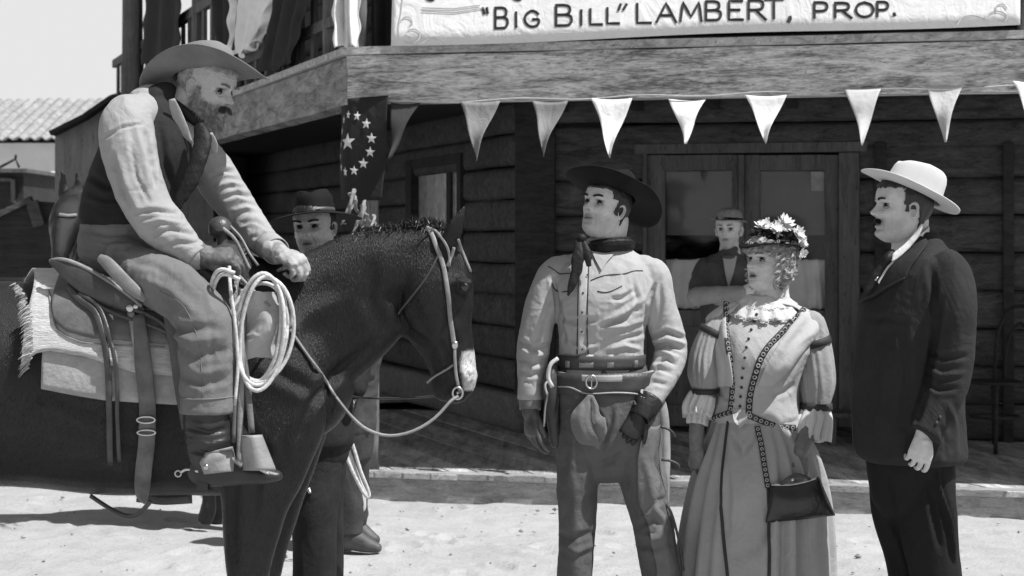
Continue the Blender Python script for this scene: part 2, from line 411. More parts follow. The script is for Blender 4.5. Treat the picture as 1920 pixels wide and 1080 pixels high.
# ---- saloon
sal = thing("saloon", WL.at(2, 0), 'weathered dark log saloon with a porch and upstairs balcony behind the standing group', 'building')
M['log'] = wood("log_wood", .075, var=.6, knots=1.0, sc=1.3)
M['logdk'] = wood("dark_board", .038, var=.5)
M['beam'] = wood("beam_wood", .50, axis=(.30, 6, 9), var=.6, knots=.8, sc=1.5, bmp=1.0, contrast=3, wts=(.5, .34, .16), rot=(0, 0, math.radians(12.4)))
M['frame'] = wood("frame_wood", .12, axis=(9, 9, 1), var=.35)
def logrow(g, pl, a0, a1, z, h, off, seed):
    n = max(3, int((a1 - a0) / .12)); c = []
    for i in range(n + 1):
        t = a0 + (a1 - a0) * i / n; w_ = vnoise(np.array([[t * 1.1, seed * 3.1, 0], [t * 3.7, seed * 7.7, 4]]), seed)
        p = pl.at(t, z + .008 * w_[0], off); c.append(list(p) + [h / 2 * (.97 + .04 * w_[1]), .085])
    loft(g, c, seg=1, n=20, ref=tuple(pl.n), rnd=False, power=9)
def logwall(pl, a0, a1, z0, z1, h, seed, skip=None, off=-.06, name="wall", mat=None):
    g = G(); z = z0 + h / 2; k = 0
    while z - h / 2 < z1 - .01:
        spans = [(a0, a1)]
        if skip and z > skip[2] and z < skip[3]: spans = [(a0, skip[0]), (skip[1], a1)]
        for s0, s1 in spans:
            if s1 - s0 > .05: logrow(g, pl, s0, s1, z, h * .99, off, seed + k)
        z += h; k += 1
    return obj(name, g, mat or M['log'], sal)
dl, dr = WL.a(1205), WL.a(1612)
zT = WL.z(WL.a(1400), 284)
logwall(WL, a0W, dl, Z0, zT, .262, 3)
logwall(WL, dr, 7.2, Z0, zT, .262, 30)
logwall(WL, a0W, 7.2, zT, 5.2, .21, 60)
wl, wr = SW.a(868), SW.a(778)
zs0, zs1 = SW.z(SW.a(820), 545), SW.z(SW.a(820), 312)
logwall(SW, .1, 10.5, Z0, 5.2, .245, 90, skip=(wl, wr, zs0, zs1))
g = G(); WL.box(g, a0W - .14, a0W + .16, Z0, 5.2, -.1, .06); obj("corner_post", g, M['logdk'], sal, False, bevel=.01)
# hewn sill log along the foot of the side wall
g = G(); logrow(g, SW, -.15, 5, Z0 + .13, .28, .11, 5); obj("sill_log", g, wood("sill_wood", .16, var=.4, knots=1), sal)
# back boards so no light leaks in, floor of room, ceiling
g = G(); WL.box(g, a0W, 7.2, 0, 5.4, -3.5, -3.4); SW.box(g, .2, 10.5, 0, 5.4, -3.0, -2.9)
WL.box(g, 7.2, 7.3, 0, 5.4, -3.5, 0); SW.box(g, wr + .1, 10.5, Z0, 5.2, -.17, -.14); SW.box(g, .2, wl - .1, Z0, 5.2, -.17, -.14); obj("inner_wall", g, M['logdk'], sal, False)
# doors
def flat(pl, g, x0, y0, x1, y1, o0, o1):
    aa, ab = pl.a(x0), pl.a(x1); am = (aa + ab) / 2; return pl.box(g, min(aa, ab), max(aa, ab), pl.z(am, y1), pl.z(am, y0), o0, o1)
M['glass'] = simple("old_glass", .02, .06, .3, bmp=.05, bscale=6, spec=.6)
m, nt, b = nodes("curtain_cloth"); M['curtain'] = cloth("curtain_cloth", .70)
M['blind'] = simple("dusty_blind", .035, .35, .45, scale=3, spec=.6)
yb = 800
def door(x0, x1, px0, px1, lab):
    g = G()
    for q in ((x0, 290, px0, yb), (px1, 290, x1, yb)): flat(WL, g, *q, -.07, -.02)
    flat(WL, g, px0, 290, px1, 319, -.07, -.021); flat(WL, g, px0, 582, px1, 612, -.07, -.021); flat(WL, g, px0, 760, px1, yb, -.07, -.021)
    flat(WL, g, px0, 612, px1, 760, -.06, -.045)
    d = obj("door", g, M['frame'], sal, False, bevel=.004); d['label'] = lab
    g = G(); flat(WL, g, px0, 319, px1, 582, -.056, -.05); obj("pane", g, M['glass2'], d, False)
    g = G(); flat(WL, g, px0, 321, px1, 441, -.10, -.095); obj("blind", g, M['blind'], d, False)
    a0, a1_ = WL.a(px0), WL.a(px1); z0, z1 = WL.z((a0 + a1_) / 2, 580), WL.z((a0 + a1_) / 2, 486)
    g = G()
    def cf(u, v):
        ph = 26 * u + 2.0 * np.sin(7 * u) + 1.2 * np.sin(3 * v + 5 * u)
        return (WL.o + np.outer(a0 + (a1_ - a0) * u, WL.u) + np.outer(.085 + .014 * np.sin(ph) * (.5 + .5 * (1 - v)), WL.n) + np.outer(z0 + (z1 - z0) * v + .004 * np.sin(40 * u), V(0, 0, 1)))
    sheet(g, cf, 160, 12, .002); obj("curtain", g, M['curtain'], d)
    g = G(); tube(g, [WL.at(a0, z1 + .0, -.085), WL.at(a1_, z1, -.085)], .006); obj("curtain_rod", g, M['logdk'], d)
    return d
m, nt, b = nodes("window_glass"); fr_ = N(nt, 'ShaderNodeFresnel'); fr_.inputs[0].default_value = 1.35; tr_ = N(nt, 'ShaderNodeBsdfTransparent'); gl_ = N(nt, 'ShaderNodeBsdfGlossy'); gl_.inputs['Roughness'].default_value = .04; ms_ = N(nt, 'ShaderNodeMixShader')
nt.links.new(fr_.outputs[0], ms_.inputs[0]); nt.links.new(tr_.outputs[0], ms_.inputs[1]); nt.links.new(gl_.outputs[0], ms_.inputs[2]); nt.links.new(ms_.outputs[0], nt.nodes['Material Output'].inputs[0]); M['glass2'] = m
door(1213, 1384, 1246, 1372, 'left glazed door leaf with a short gathered curtain')
dd = door(1396, 1572, 1424, 1546, 'right glazed door leaf with a pale paper stuck in its top corner')
g = G(); flat(WL, g, 1520, 322, 1545, 358, -.049, -.046); obj("paper_notice", g, simple("paper", .30, .8), dd, False)
g = G(); tube(g, [WL.pt(1411, 560, .02), WL.pt(1411, 575, .045), WL.pt(1411, 592, .02)], .007); sphere(g, WL.pt(1411, 556, .02), .016); obj("handle", g, simple("old_brass", .25, .35, metal=1, spec=.5), dd)
g = G()
flat(WL, g, 1205, 286, 1213, yb, -.08, .02); flat(WL, g, 1384.4, 290, 1395.6, yb, -.08, .0); flat(WL, g, 1572.5, 286, 1612, yb, -.08, .02); flat(WL, g, 1190, 268, 1626, 286.5, -.08, .035)
obj("door_frame", g, M['frame'], sal, False, bevel=.005)
g = G(); flat(WL, g, 1640, 268, 1662, 820, 0.03, .06); flat(WL, g, 1880, 268, 1900, 830, 0.03, .06); flat(WL, g, 1700, 330, 1712, 820, .03, .05); obj("wall_batten", g, M['logdk'], sal, False, bevel=.004)
# side window
g = G(); A0, A1 = SW.a(866), SW.a(780)
SW.box(g, A0 - .10, A0, zs0 - .05, zs1 + .08, -.1, .05); SW.box(g, A1, A1 + .16, zs0 - .05, zs1 + .08, -.1, .05)
SW.box(g, A0, A1, zs1, zs1 + .08, -.1, .045); SW.box(g, A0, A1, zs0 - .05, zs0, -.1, .06)
am = SW.a(840); SW.box(g, am - .05, am + .05, zs0, zs1, -.05, .0); zm = SW.z(am, 428); SW.box(g, A0, A1, zm - .02, zm + .02, -.045, -.003)
wn_ = obj("window", g, M['logdk'], sal, False, bevel=.003)
g = G(); SW.box(g, A0, A1, zs0, zs1, -.03, -.026); obj("pane", g, simple("mirror_glass", .30, .12, .3, bmp=.25, bscale=3, spec=1.0, bd=.02), wn_, False)
# beams
def hewn(name, pl, a0, a1_, z0, z1, o0, o1, mat, seed=0, amp=.008):
    g = G(); n = int((a1_ - a0) / .05); nzr = 10; rows = []
    prof = [(o1, z0), *[(o1, z0 + (z1 - z0) * k / nzr) for k in range(1, nzr)], (o1, z1), (o0, z1), (o0, z0)]
    for i in range(n + 1):
        a = a0 + (a1_ - a0) * i / n
        for o, z in prof: rows.append(pl.at(a, z, o))
    rows = np.array(rows); d = amp * vnoise(rows * np.array([1.2, 1.2, 9]), seed) + amp * .8 * vnoise(rows * np.array([3, 3, 3.5]), seed + 1)
    rows[:, :2] += -pl.n[:2] * d[:, None]; rows[:, 2] += .6 * amp * vnoise(rows * 2.3, seed + 2)
    m_ = len(prof); g.add(rows, ringfaces(n + 1, m_) + [tuple(range(m_)), tuple(n * m_ + k for k in range(m_))[::-1]])
    return obj(name, g, mat, sal, True, sharp=40)
zb0, zb1 = 2.38, 2.665
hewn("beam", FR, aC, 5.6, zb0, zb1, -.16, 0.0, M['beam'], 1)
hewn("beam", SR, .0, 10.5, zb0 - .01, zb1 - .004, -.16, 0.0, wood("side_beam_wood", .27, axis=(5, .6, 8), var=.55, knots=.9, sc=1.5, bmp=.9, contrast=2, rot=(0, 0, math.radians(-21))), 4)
M['trim'] = wood("trim_wood", .42, axis=(2, 6, 6), var=.5, knots=2)
hewn("edge_trim", FR, aC - .03, 5.6, zb1 + .006, zb1 + .052, -.2, .035, M['trim'], 7, .004)
hewn("edge_trim", SR, -.02, 10.5, zb1 + .004, zb1 + .050, -.2, .033, M['trim'], 8, .004)
# balcony floor / porch ceiling boards
g = G(); q = [SR.at(10.5, 0, -.17), SR.at(.1, 0, -.17), FR.at(aC + .1, 0, -.17), FR.at(5.6, 0, -.17), WL.at(5.7, 0, -.05), WL.at(a0W, 0, -.1), SW.at(10.5, 0, -.1)]
nq = len(q); vv = [x + V(0, 0, 2.58) for x in q] + [x + V(0, 0, 2.655) for x in q]
g.add(vv, [tuple(range(nq))[::-1], tuple(range(nq, 2 * nq))] + [(i, (i + 1) % nq, (i + 1) % nq + nq, i + nq) for i in range(nq)])
for k_ in range(12):
    aj = aC + .35 + k_ * .55; beambox(g, FR.at(aj, 2.53, -.16), FR.at(aj, 2.53, -2.35), .07, .095)
obj("balcony_floor", g, M['logdk'], sal, False)
# roof over the balcony, out of frame but shading the upstairs wall
g = G(); hh = 5.0
q = [SR.at(10.5, 0, .1), SR.at(0, 0, .1), FR.at(aC, 0, .1), FR.at(5.6, 0, .1), WL.at(6.4, 0, -3), SW.at(10.5, 0, -3)]
nq = len(q); vv = [x + V(0, 0, hh) for x in q] + [x + V(0, 0, hh + .15) for x in q]
g.add(vv, [tuple(range(nq))[::-1], tuple(range(nq, 2 * nq))] + [(i, (i + 1) % nq, (i + 1) % nq + nq, i + nq) for i in range(nq)])
obj("roof", g, M['logdk'], sal, False)
# porch posts: corner post under the balcony, balcony posts above
M['post'] = wood("post_wood", .17, axis=(9, 9, 1), var=.4)
g = G(); p = FR.pt(692, 880); x_, y_ = p[0], p[1] + .1
loft(g, [(x_, y_, Z0, .052, .05), (x_ + .004, y_, 1.0, .05, .048), (x_, y_, 1.8, .047, .05), (x_, y_, 2.37, .05, .05)], ref=(0, 1, 0), rnd=False, power=3.5, mod=lambda u, t: 1 + .03 * np.sin(3 * t + 9 * u)); obj("porch_post", g, M['post'], sal)
zt = zb1 + .052
def vpost(pl, a, w_, z0, z1, o, mat, nm="balcony_post", lean=0):
    g = G(); b0 = pl.at(a, z0, o); b1 = pl.at(a + lean, z1, o)
    loft(g, [list(b0 + (b1 - b0) * t) + [w_ / 2, w_ / 2] for t in (0, .3, .6, 1)], seg=3, rnd=False, power=4, mod=lambda u, t: 1 + .04 * np.sin(2 * t + 11 * u + a)); return obj(nm, g, mat, sal)
vpost(SR, SR.a(252) , .2, 0, hh, .02, M['post'])
vpost(SR, SR.a(275) , .13, 1.2, hh, -.1, M['frame'])
for xx, w_ in ((592, .10), (352, .12), (400, .16), (425, .09), (520, .10)): vpost(SR, SR.a(xx), w_, zt, hh, -.1, M['post'])
vpost(FR, FR.a(655), .14, zt, hh, -.12, M['post'])
vpost(FR, FR.a(1932), .12, zt, hh, -.12, M['post'])
g = G(); beambox(g, SR.at(.1, 3.6, -.08), SR.at(10.2, 3.6, -.08), .06, .09); beambox(g, SR.at(.1, 2.95, -.08), SR.at(10.2, 2.95, -.08), .05, .07)
beambox(g, FR.at(aC, 3.6, -.5), FR.at(5.5, 3.6, -.5), .06, .09); beambox(g, FR.at(aC, 2.95, -.5), FR.at(5.5, 2.95, -.5), .05, .07)
obj("railing", g, M['frame'], sal, False, bevel=.004)
t = .4
while t < 10:
    g = G(); beambox(g, SR.at(t, zt, -.08), SR.at(t + random.uniform(-.01, .01), 3.56, -.08), .03, .07 + .02 * random.random(), up=tuple(SR.u)); obj("baluster", g, M['frame'], sal, False); t += .34

# ---- banner with hand lettering
M['banner'] = cloth("banner_cloth", .80, var=.05)
M['ink'] = simple("sign_ink", .03, .6, .2, bmp=0)
M['faint'] = simple("faded_scroll_paint", .52, .8, .1, bmp=0)
BO = .05
def bpt(px, py): return FR.pt(px, py, BO)
def banner_surf(px, py):
    a = FR.a(px); w_ = .012 * math.sin(a * 2.1 + 1) + .006 * math.sin(a * 5.3) ; z_ = FR.z(a, py); lean = .02 - .32 * min(1.2, max(0, z_ - 2.72)); return P(px, py, (FR.o + FR.u * a)[1] - .9766 * (BO + w_ + lean))
g = G()
def bf(u, v):
    out = []
    for a, c in zip(u, v):
        xb = 733 + (1913 - 733) * a; yb_ = 86 + (45 - 86) * a + 2.5 * math.sin(a * 9) ; yt = -290
        y = yb_ + (yt - yb_) * c; xb += (14 * c if a < .01 else 0) * 0 + 8 * c * (1 - a) * 1.2
        out.append(banner_surf(xb, y))
    return np.array(out)
sheet(g, bf, 120, 14, .003); ban = obj("banner", g, M['banner'], None)
tag(ban, 'long white hand-lettered banner hung along the balcony front', 'banner')
ST = {  # strokes in a unit box, y up
 'B': [[(0, 0), (0, 1)], [(0, 1), (.45, 1), (.66, .9), (.66, .66), (.45, .54), (0, .53)], [(.45, .54), (.72, .45), (.76, .22), (.6, .03), (.3, 0), (0, 0)]],
 'I': [[(.1, 0), (.1, 1)]], 'L': [[(0, 1), (0, 0), (.62, 0)]],
 'G': [[(.85, .8), (.65, .97), (.4, 1), (.12, .8), (0, .5), (.12, .18), (.4, 0), (.7, .04), (.86, .2), (.86, .46), (.5, .46)]],
 'A': [[(0, 0), (.44, 1), (.9, 0)], [(.18, .36), (.72, .36)]], 'M': [[(0, 0), (.12, 1), (.52, .22), (.92, 1), (1.04, 0)]],
 'E': [[(.62, 1), (0, 1), (0, 0), (.66, 0)], [(0, .52), (.5, .52)]],
 'R': [[(0, 0), (0, 1)], [(0, 1), (.45, 1), (.68, .9), (.68, .62), (.45, .5), (0, .48)], [(.35, .48), (.85, -.04)]],
 'T': [[(0, 1), (.9, 1)], [(.45, 1), (.45, 0)]], 'P': [[(0, 0), (0, 1)], [(0, 1), (.45, 1), (.68, .88), (.68, .6), (.45, .46), (0, .45)]],
 'O': [[(.42, 1), (.12, .85), (0, .5), (.12, .15), (.42, 0), (.75, .15), (.88, .5), (.75, .85), (.42, 1)]],
 ',': [[(.1, .1), (.12, 0), (0, -.2)]], '.': [[(0, .02), (.05, .05)]], '"': [[(0, 1), (.08, .72)], [(.2, 1.0), (.24, .74)]], "q": [[(.08, 1), (0, .72)], [(.3, 1.0), (.18, .74)]]}
def stroke(pts, wpx, mat, nm, off=.0045, curve=True):
    g = G(); q = crom(np.array(pts), 4) if (curve and len(pts) > 3) else np.array(pts, float)
    q2 = []
    for i in range(len(q) - 1):
        k = max(1, int(np.linalg.norm(q[i + 1] - q[i]) / 8)); q2 += [q[i] + (q[i + 1] - q[i]) * j / k for j in range(k)]
    q2.append(q[-1]); p = np.array([banner_surf(x, y) - FR.n * off for x, y in q2])
    return p, W(wpx, 9.9) / 2
def flatstroke(g, p, r, nrm, th=.0012):
    T = nz(np.gradient(p, axis=0)); S = np.cross(T, nrm); v = []
    p = p.copy(); p[0] -= T[0] * r * .6; p[-1] += T[-1] * r * .6
    for i in range(len(p)): v += [p[i] + S[i] * r - nrm * th, p[i] - S[i] * r - nrm * th, p[i] - S[i] * r + nrm * th, p[i] + S[i] * r + nrm * th]
    g.add(v, ringfaces(len(p), 4) + [(0, 1, 2, 3), tuple(4 * (len(p) - 1) + k for k in (3, 2, 1, 0))])
def letter(ch, x, base, h, w, wpx):
    g = G()
    for s in ST[ch]:
        pts = [(x + a * w, base - b_ * h) for a, b_ in s]
        p, r = stroke(pts, wpx, None, None, curve=(ch in 'BGROPR' and len(s) > 3)); flatstroke(g, p, r, FR.n)
    o_ = obj("lettering", g, M['ink'], ban, False)
LT = [('"', 905, 53, 38, 40), ('B', 929, 53, 38, 30), ('I', 966, 51, 28, 20), ('G', 984, 50, 29, 30), ('B', 1043, 48, 38, 38), ('I', 1088, 47, 28, 20), ('L', 1107, 46, 29, 36), ('L', 1139, 44, 29, 36), ('q', 1160, 47, 39, 50),
      ('L', 1195, 43, 36, 42), ('A', 1231, 42, 36, 41), ('M', 1276, 40, 36, 38), ('B', 1324, 38, 35, 36), ('E', 1367, 37, 35, 40), ('R', 1404, 36, 35, 38), ('T', 1434, 35, 36, 38), (',', 1478, 35, 30, 32),
      ('P', 1527, 34, 29, 34), ('R', 1566, 33, 27, 36), ('O', 1605, 32, 27, 37), ('P', 1645, 31, 27, 28), ('.', 1676, 28, 26, 36)]
for ch, x, bs, h, w in LT: letter(ch, x, bs, h, w, 5.2 if ch not in '.,' else 7)
g = G()   # feet of the cut-off upper line of lettering and the painted scroll corners
for s in ([(796, -14), (802, -1), (812, 0), (818, -8)], [(958, -12), (966, -1), (976, -1), (980, -10)]):
    p, r = stroke(s, 4.5, None, None); flatstroke(g, p, r, FR.n)
obj("lettering", g, M['ink'], ban, False)
g = G()
for s in ([(757, -20), (753, 20), (748, 50), (750, 68), (760, 79), (774, 81), (786, 74), (787, 62), (777, 55), (766, 57), (762, 66), (770, 71)], [(749, 45), (756, 34), (768, 33), (774, 42), (768, 48)], [(790, 82), (806, 73), (820, 74), (829, 84)],
          [(792, 15), (850, 17), (900, 10)], [(792, 21), (850, 24), (905, 16)], [(1795, 46), (1805, 33), (1825, 30), (1845, 36), (1850, 40)], [(1848, 36), (1858, 24), (1875, 22), (1888, 30), (1884, 40), (1872, 38)], [(1868, 22), (1868, 12), (1880, 8), (1888, 16)]):
    g = G(); p, r = stroke(s, 2.2, None, None); flatstroke(g, p, r, FR.n); obj("scrollwork", g, M['faint'], ban, False)

# ---- pennants on their string
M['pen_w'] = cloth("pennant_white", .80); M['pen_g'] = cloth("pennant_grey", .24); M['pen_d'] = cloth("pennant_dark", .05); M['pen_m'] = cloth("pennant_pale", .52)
bunt = thing("pennant_string", FR.at(1, 2.3), 'string of triangular pennants hanging under the porch beam', 'bunting')
xs = np.linspace(731, 1990, 60)
g = G(); tube(g, [FR.pt(x, 191 - (x - 740) * .026 + 5 * math.sin((x - 740) / 74) ** 2, .03) for x in xs], .004, n=6, seg=1); obj("string", g, M['pen_m'], bunt)
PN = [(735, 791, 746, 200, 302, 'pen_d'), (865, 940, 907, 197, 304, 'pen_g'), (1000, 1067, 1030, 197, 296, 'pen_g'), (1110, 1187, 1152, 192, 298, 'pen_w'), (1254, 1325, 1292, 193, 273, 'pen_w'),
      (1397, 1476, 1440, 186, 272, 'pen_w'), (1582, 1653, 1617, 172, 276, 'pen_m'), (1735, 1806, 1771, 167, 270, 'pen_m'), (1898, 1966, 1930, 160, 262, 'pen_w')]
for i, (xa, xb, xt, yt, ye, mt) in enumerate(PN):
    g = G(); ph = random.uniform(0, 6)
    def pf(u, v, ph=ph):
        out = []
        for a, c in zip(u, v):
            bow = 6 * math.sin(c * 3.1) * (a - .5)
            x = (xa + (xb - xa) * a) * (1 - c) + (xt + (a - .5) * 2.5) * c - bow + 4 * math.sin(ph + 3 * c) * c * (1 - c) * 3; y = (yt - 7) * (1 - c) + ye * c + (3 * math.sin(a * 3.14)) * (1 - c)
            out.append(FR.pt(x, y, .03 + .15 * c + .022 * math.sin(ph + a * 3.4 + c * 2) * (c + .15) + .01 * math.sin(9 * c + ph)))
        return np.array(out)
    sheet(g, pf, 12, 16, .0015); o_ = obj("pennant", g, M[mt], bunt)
# ---- star flag at the corner
M['flag'] = cloth("flag_navy", .028); M['star'] = cloth("star_white", .70)
def flagpt(u, v, off=0):
    """u 0..1 left to right, v 0..1 top to bottom, the left half curling away round the corner"""
    x = 628 + 104 * u - 12 * v * u; y = 186 - 6 * u + (196 - 6 * (1 - u)) * v
    k = np.clip(.35 - u, 0, 1); return FR.pt(x, y, .03 - 1.2 * k * k - .02 * math.sin(7 * v + 4 * u) + off)
g = G(); sheet(g, lambda u, v: np.array([flagpt(a, c) for a, c in zip(u, v)]), 26, 26, .002)
fl = obj("star_flag", g, M['flag'], None); tag(fl, 'dark flag with a ring of white stars around one star, hung from the beam corner', 'flag')
def star(cx, cy, r, sx, rot=0):
    g = G(); pts = []
    for i in range(10):
        rr = r if i % 2 == 0 else r * .42; t = -math.pi / 2 + i * math.pi / 5 + rot; pts.append((cx + sx * rr * math.cos(t), cy + rr * math.sin(t)))
    def fp(x, y, off):
        v = (y - 183) / 193; u = (x - 628) / (104 - 12 * v); return flagpt(u, v, off)
    v = [fp(cx, cy, .012)] + [fp(x, y, .009) for x, y in pts]; g.add(v, [(0, i + 1, (i + 1) % 10 + 1) for i in range(10)]); obj("star", g, M['star'], fl, False)
star(656, 266, 17, .95)
for cx, cy, sx, r in [(673, 218, .8, 10), (692, 234, .85, 11), (701, 261, .85, 11), (697, 286, .85, 11), (684, 307, .85, 11), (667, 320, .8, 10), (650, 322, .5, 10), (639, 313, .3, 9), (635, 291, .25, 8), (634, 268, .25, 9), (635, 243, .28, 10), (641, 222, .4, 9), (654, 214, .6, 9)]:
    star(cx, cy, r, sx, .1)
# ---- drapery on the balcony
M['drape_w'] = cloth("drape_white", .78); M['drape_d'] = cloth("drape_dark", .035)
def drape(name, pl, o, xl0, xr0, xl1, xr1, y0, y1, mt, lab, jag=4, fr=16, hemslope=0, parent=None):
    g = G()
    def f(u, v):
        out = []
        for a, c in zip(u, v):
            y = y0 + (y1 + hemslope * (a - .5) + jag * math.sin(a * fr * 1.7) - y0) * c
            x = (xl0 + (xr0 - xl0) * a) * (1 - c) + (xl1 + (xr1 - xl1) * a) * c + jag * .8 * math.sin(c * 19) * (abs(a - .5) * 2) ** 4
            out.append(pl.pt(x, y, o + .035 * math.sin(a * fr + 1.5 * math.sin(c * 3)) + .02 * math.sin(a * fr * 2.3 + 5)))
        return np.array(out)
    sheet(g, f, 70, 40, .003); o_ = obj(name, g, mt); tag(o_, lab, 'drapery', 'drapes hung over the balcony side'); return o_
drape("white_drape", SR, .06, 446, 560, 452, 500, -60, 96, M['drape_w'], 'ruffled white drape hanging over the balcony rail above the old rider', 6, 22, -26)
drape("dark_drape", SR, .03, 540, 600, 500, 560, -60, 128, M['drape_d'], 'dark drape sagging beside the white ruffled one', 3, 14, -20)
drape("dark_drape", SR, .03, 470, 400, 458, 420, -60, 105, M['drape_d'], 'dark drape gathered left of the white ruffled one', 3, 14)
drape("dark_drape", SR, .05, 290, 345, 278, 340, -60, 120, M['drape_d'], 'dark drape with a pale edge beside the far balcony post', 3, 10)
drape("white_drape", FR, .05, 630, 676, 632, 679, -60, 90, M['drape_w'], 'narrow pale cloth hung at the balcony corner beside the banner', 3, 9)
drape("dark_drape", FR, -.2, 680, 742, 680, 740, -60, 84, M['drape_d'], 'dark hanging beside the banner end', 1, 7)

# ---- background at left
def bg_box(g, x0, x1, y0, y1, Y, d): 
    p, q = P(x0, y1, Y), P(x1, y0, Y); z0 = p[2]; z1 = q[2]
    return box8(g, [(p[0], Y, z0), (q[0], Y, z0), (q[0], Y + d, z0), (p[0], Y + d, z0), (p[0], Y, z1), (q[0], Y, z1), (q[0], Y + d, z1), (p[0], Y + d, z1)])
tb = thing("tile_roof_house", P(60, 560, 40), 'long whitewashed house with a clay tile roof in the left background', 'house')
M['plaster'] = simple("whitewash", .62, .9, .12, scale=1.5, bmp=.3, bscale=8)
Yt = 40; g = G(); z0 = 0; e0 = P(-500, 266, Yt); e1 = P(420, 266, Yt)
box8(g, [(e0[0], Yt + .5, 0), (e1[0], Yt + .5, 0), (e1[0], Yt + 7, 0), (e0[0], Yt + 7, 0), (e0[0], Yt + .5, e0[2]), (e1[0], Yt + .5, e0[2]), (e1[0], Yt + 7, e0[2]), (e0[0], Yt + 7, e0[2])])
obj("wall", g, M['plaster'], tb, False)
g = G(); zr = P(0, 192, Yt + 3.6)[2]
def rf(u, v):
    x = e0[0] + (e1[0] - e0[0]) * u; y = Yt + 3.7 * v; z = e0[2] + .04 + (zr - e0[2]) * v
    w_ = np.abs(np.sin(x * math.pi / .26)); row = (v * 13) % 1; return np.stack([x, y, z + .075 * w_ - .05 * row + .02 * vnoise(np.stack([x * 3, y * 3, z], 1), 4)], 1)
sheet(g, rf, 620, 66, .03)
sheet(g, lambda u, v: np.stack([e0[0] + (e1[0] - e0[0]) * u, Yt + 3.7 + 3.7 * v, zr + (e0[2] - zr) * v], 1), 4, 4, .03)
obj("roof", g, simple("clay_tile", .28, .9, .3, scale=5, bmp=.4, bscale=20), tb)
# grey board shed end
sh = thing("grey_shed", P(250, 560, 20), 'plain grey sloped-top board shed behind the old rider', 'shed')
g = G(); Y = 20; pts = [(103, 560), (400, 560), (400, 130), (212, 186), (160, 222), (103, 250)]
fr = [P(x, y, Y) for x, y in pts]; bk = [p + V(.3, 3, 0) for p in fr]; n_ = len(fr)
g.add(fr + bk, [tuple(range(n_)), tuple(range(n_, 2 * n_))[::-1]] + [(i + n_, (i + 1) % n_ + n_, (i + 1) % n_, i) for i in range(n_)])
obj("wall", g, wood("grey_board", .27, axis=(7, 7, .6), var=.25), sh, False)
g = G()
for (a_, b_) in (((99, 251), (161, 220)), ((161, 220), (213, 184)), ((213, 184), (402, 128))): beambox(g, P(*a_, Y - .1), P(*b_, Y - .1) , .3, .05)
obj("roof_edge", g, M['logdk'], sh, False)
# openwork block wall
cl = thing("openwork_wall", P(75, 380, 30), 'pale pierced tile screen wall beside the dark cabin', 'wall')
g = G()
for r_ in range(4):
    for c_ in range(4):
        p = P(48 + c_ * 17, 330 + r_ * 13.5, 30); torus(g, p, W(6.4, 30), W(2.6, 30), Matrix.Rotation(math.radians(90), 4, 'X'), 14, 6)
bg_box(g, 40, 120, 378, 560, 30, .3); obj("tile_screen", g, M['plaster'], cl)
# dark cabin
cb = thing("dark_cabin", P(-60, 480, 26), 'dark wooden cabin with a flat roof edge at the left border', 'cabin')
g = G(); bg_box(g, -300, 44, 322, 560, 26, 4); obj("wall", g, M['logdk'], cb, False)
g = G(); bg_box(g, -300, 50, 316, 323, 25.8, 4.4); obj("roof", g, M['frame'], cb, False)
g = G(); bg_box(g, 20, 27, 336, 380, 25.93, .06); bg_box(g, -40, -33, 336, 380, 25.93, .06); bg_box(g, -33, 20, 334, 340, 25.93, .06); obj("door_frame", g, M['frame'], cb, False)
wf = G(); tube(wf, [P(3, 312, 25.9), P(29, 298, 25.9), P(36, 314, 25.9)], .02, seg=1); tube(wf, [P(29, 298, 25.9), P(30, 290, 25.9)], .02, seg=1); tube(wf, [P(-8, 316, 25.9), P(3, 312, 25.9)], .02, seg=1)
obj("roof_bracket", wf, M['logdk'], cb)
# low slanted dark wagon cover
wg = thing("freight_wagon", P(0, 560, 15), 'dark slat-sided freight wagon standing behind the saddled horse', 'wagon')
g = G(); Y = 15
pts = [(-420, 520), (175, 520), (175, 396), (60, 376), (-30, 420), (-420, 440)]; fr = [P(x, y, Y) for x, y in pts]; bk = [p + V(0, 1.6, 0) for p in fr]; n_ = len(fr)
g.add(fr + bk, [tuple(range(n_)), tuple(range(n_, 2 * n_))[::-1]] + [(i + n_, (i + 1) % n_ + n_, (i + 1) % n_, i) for i in range(n_)])
obj("wagon_bed", g, M['logdk'], wg, False)
g = G(); beambox(g, P(-30, 416, Y - .05), P(60, 373, Y - .05), .08, .05); beambox(g, P(60, 378, Y - .06), P(74, 424, Y - .06), .05, .10, up=(1, 0, 0)); obj("brace", g, M['log'], wg, False)
for wx in (-260, 60):
    g = G(); c = P(wx, 560, Y - .12); c[2] = .55; Mx = Matrix.Rotation(math.radians(90), 4, 'X'); torus(g, c, .52, .035, Mx, 32, 8)
    for k_ in range(12):
        t = k_ * math.pi / 6; tube(g, [c, c + V(math.cos(t) * .5, 0, math.sin(t) * .5)], .018, n=6, seg=1)
    sphere(g, c, (.09, .09, .09)); obj("wheel", g, M['frame'], wg)
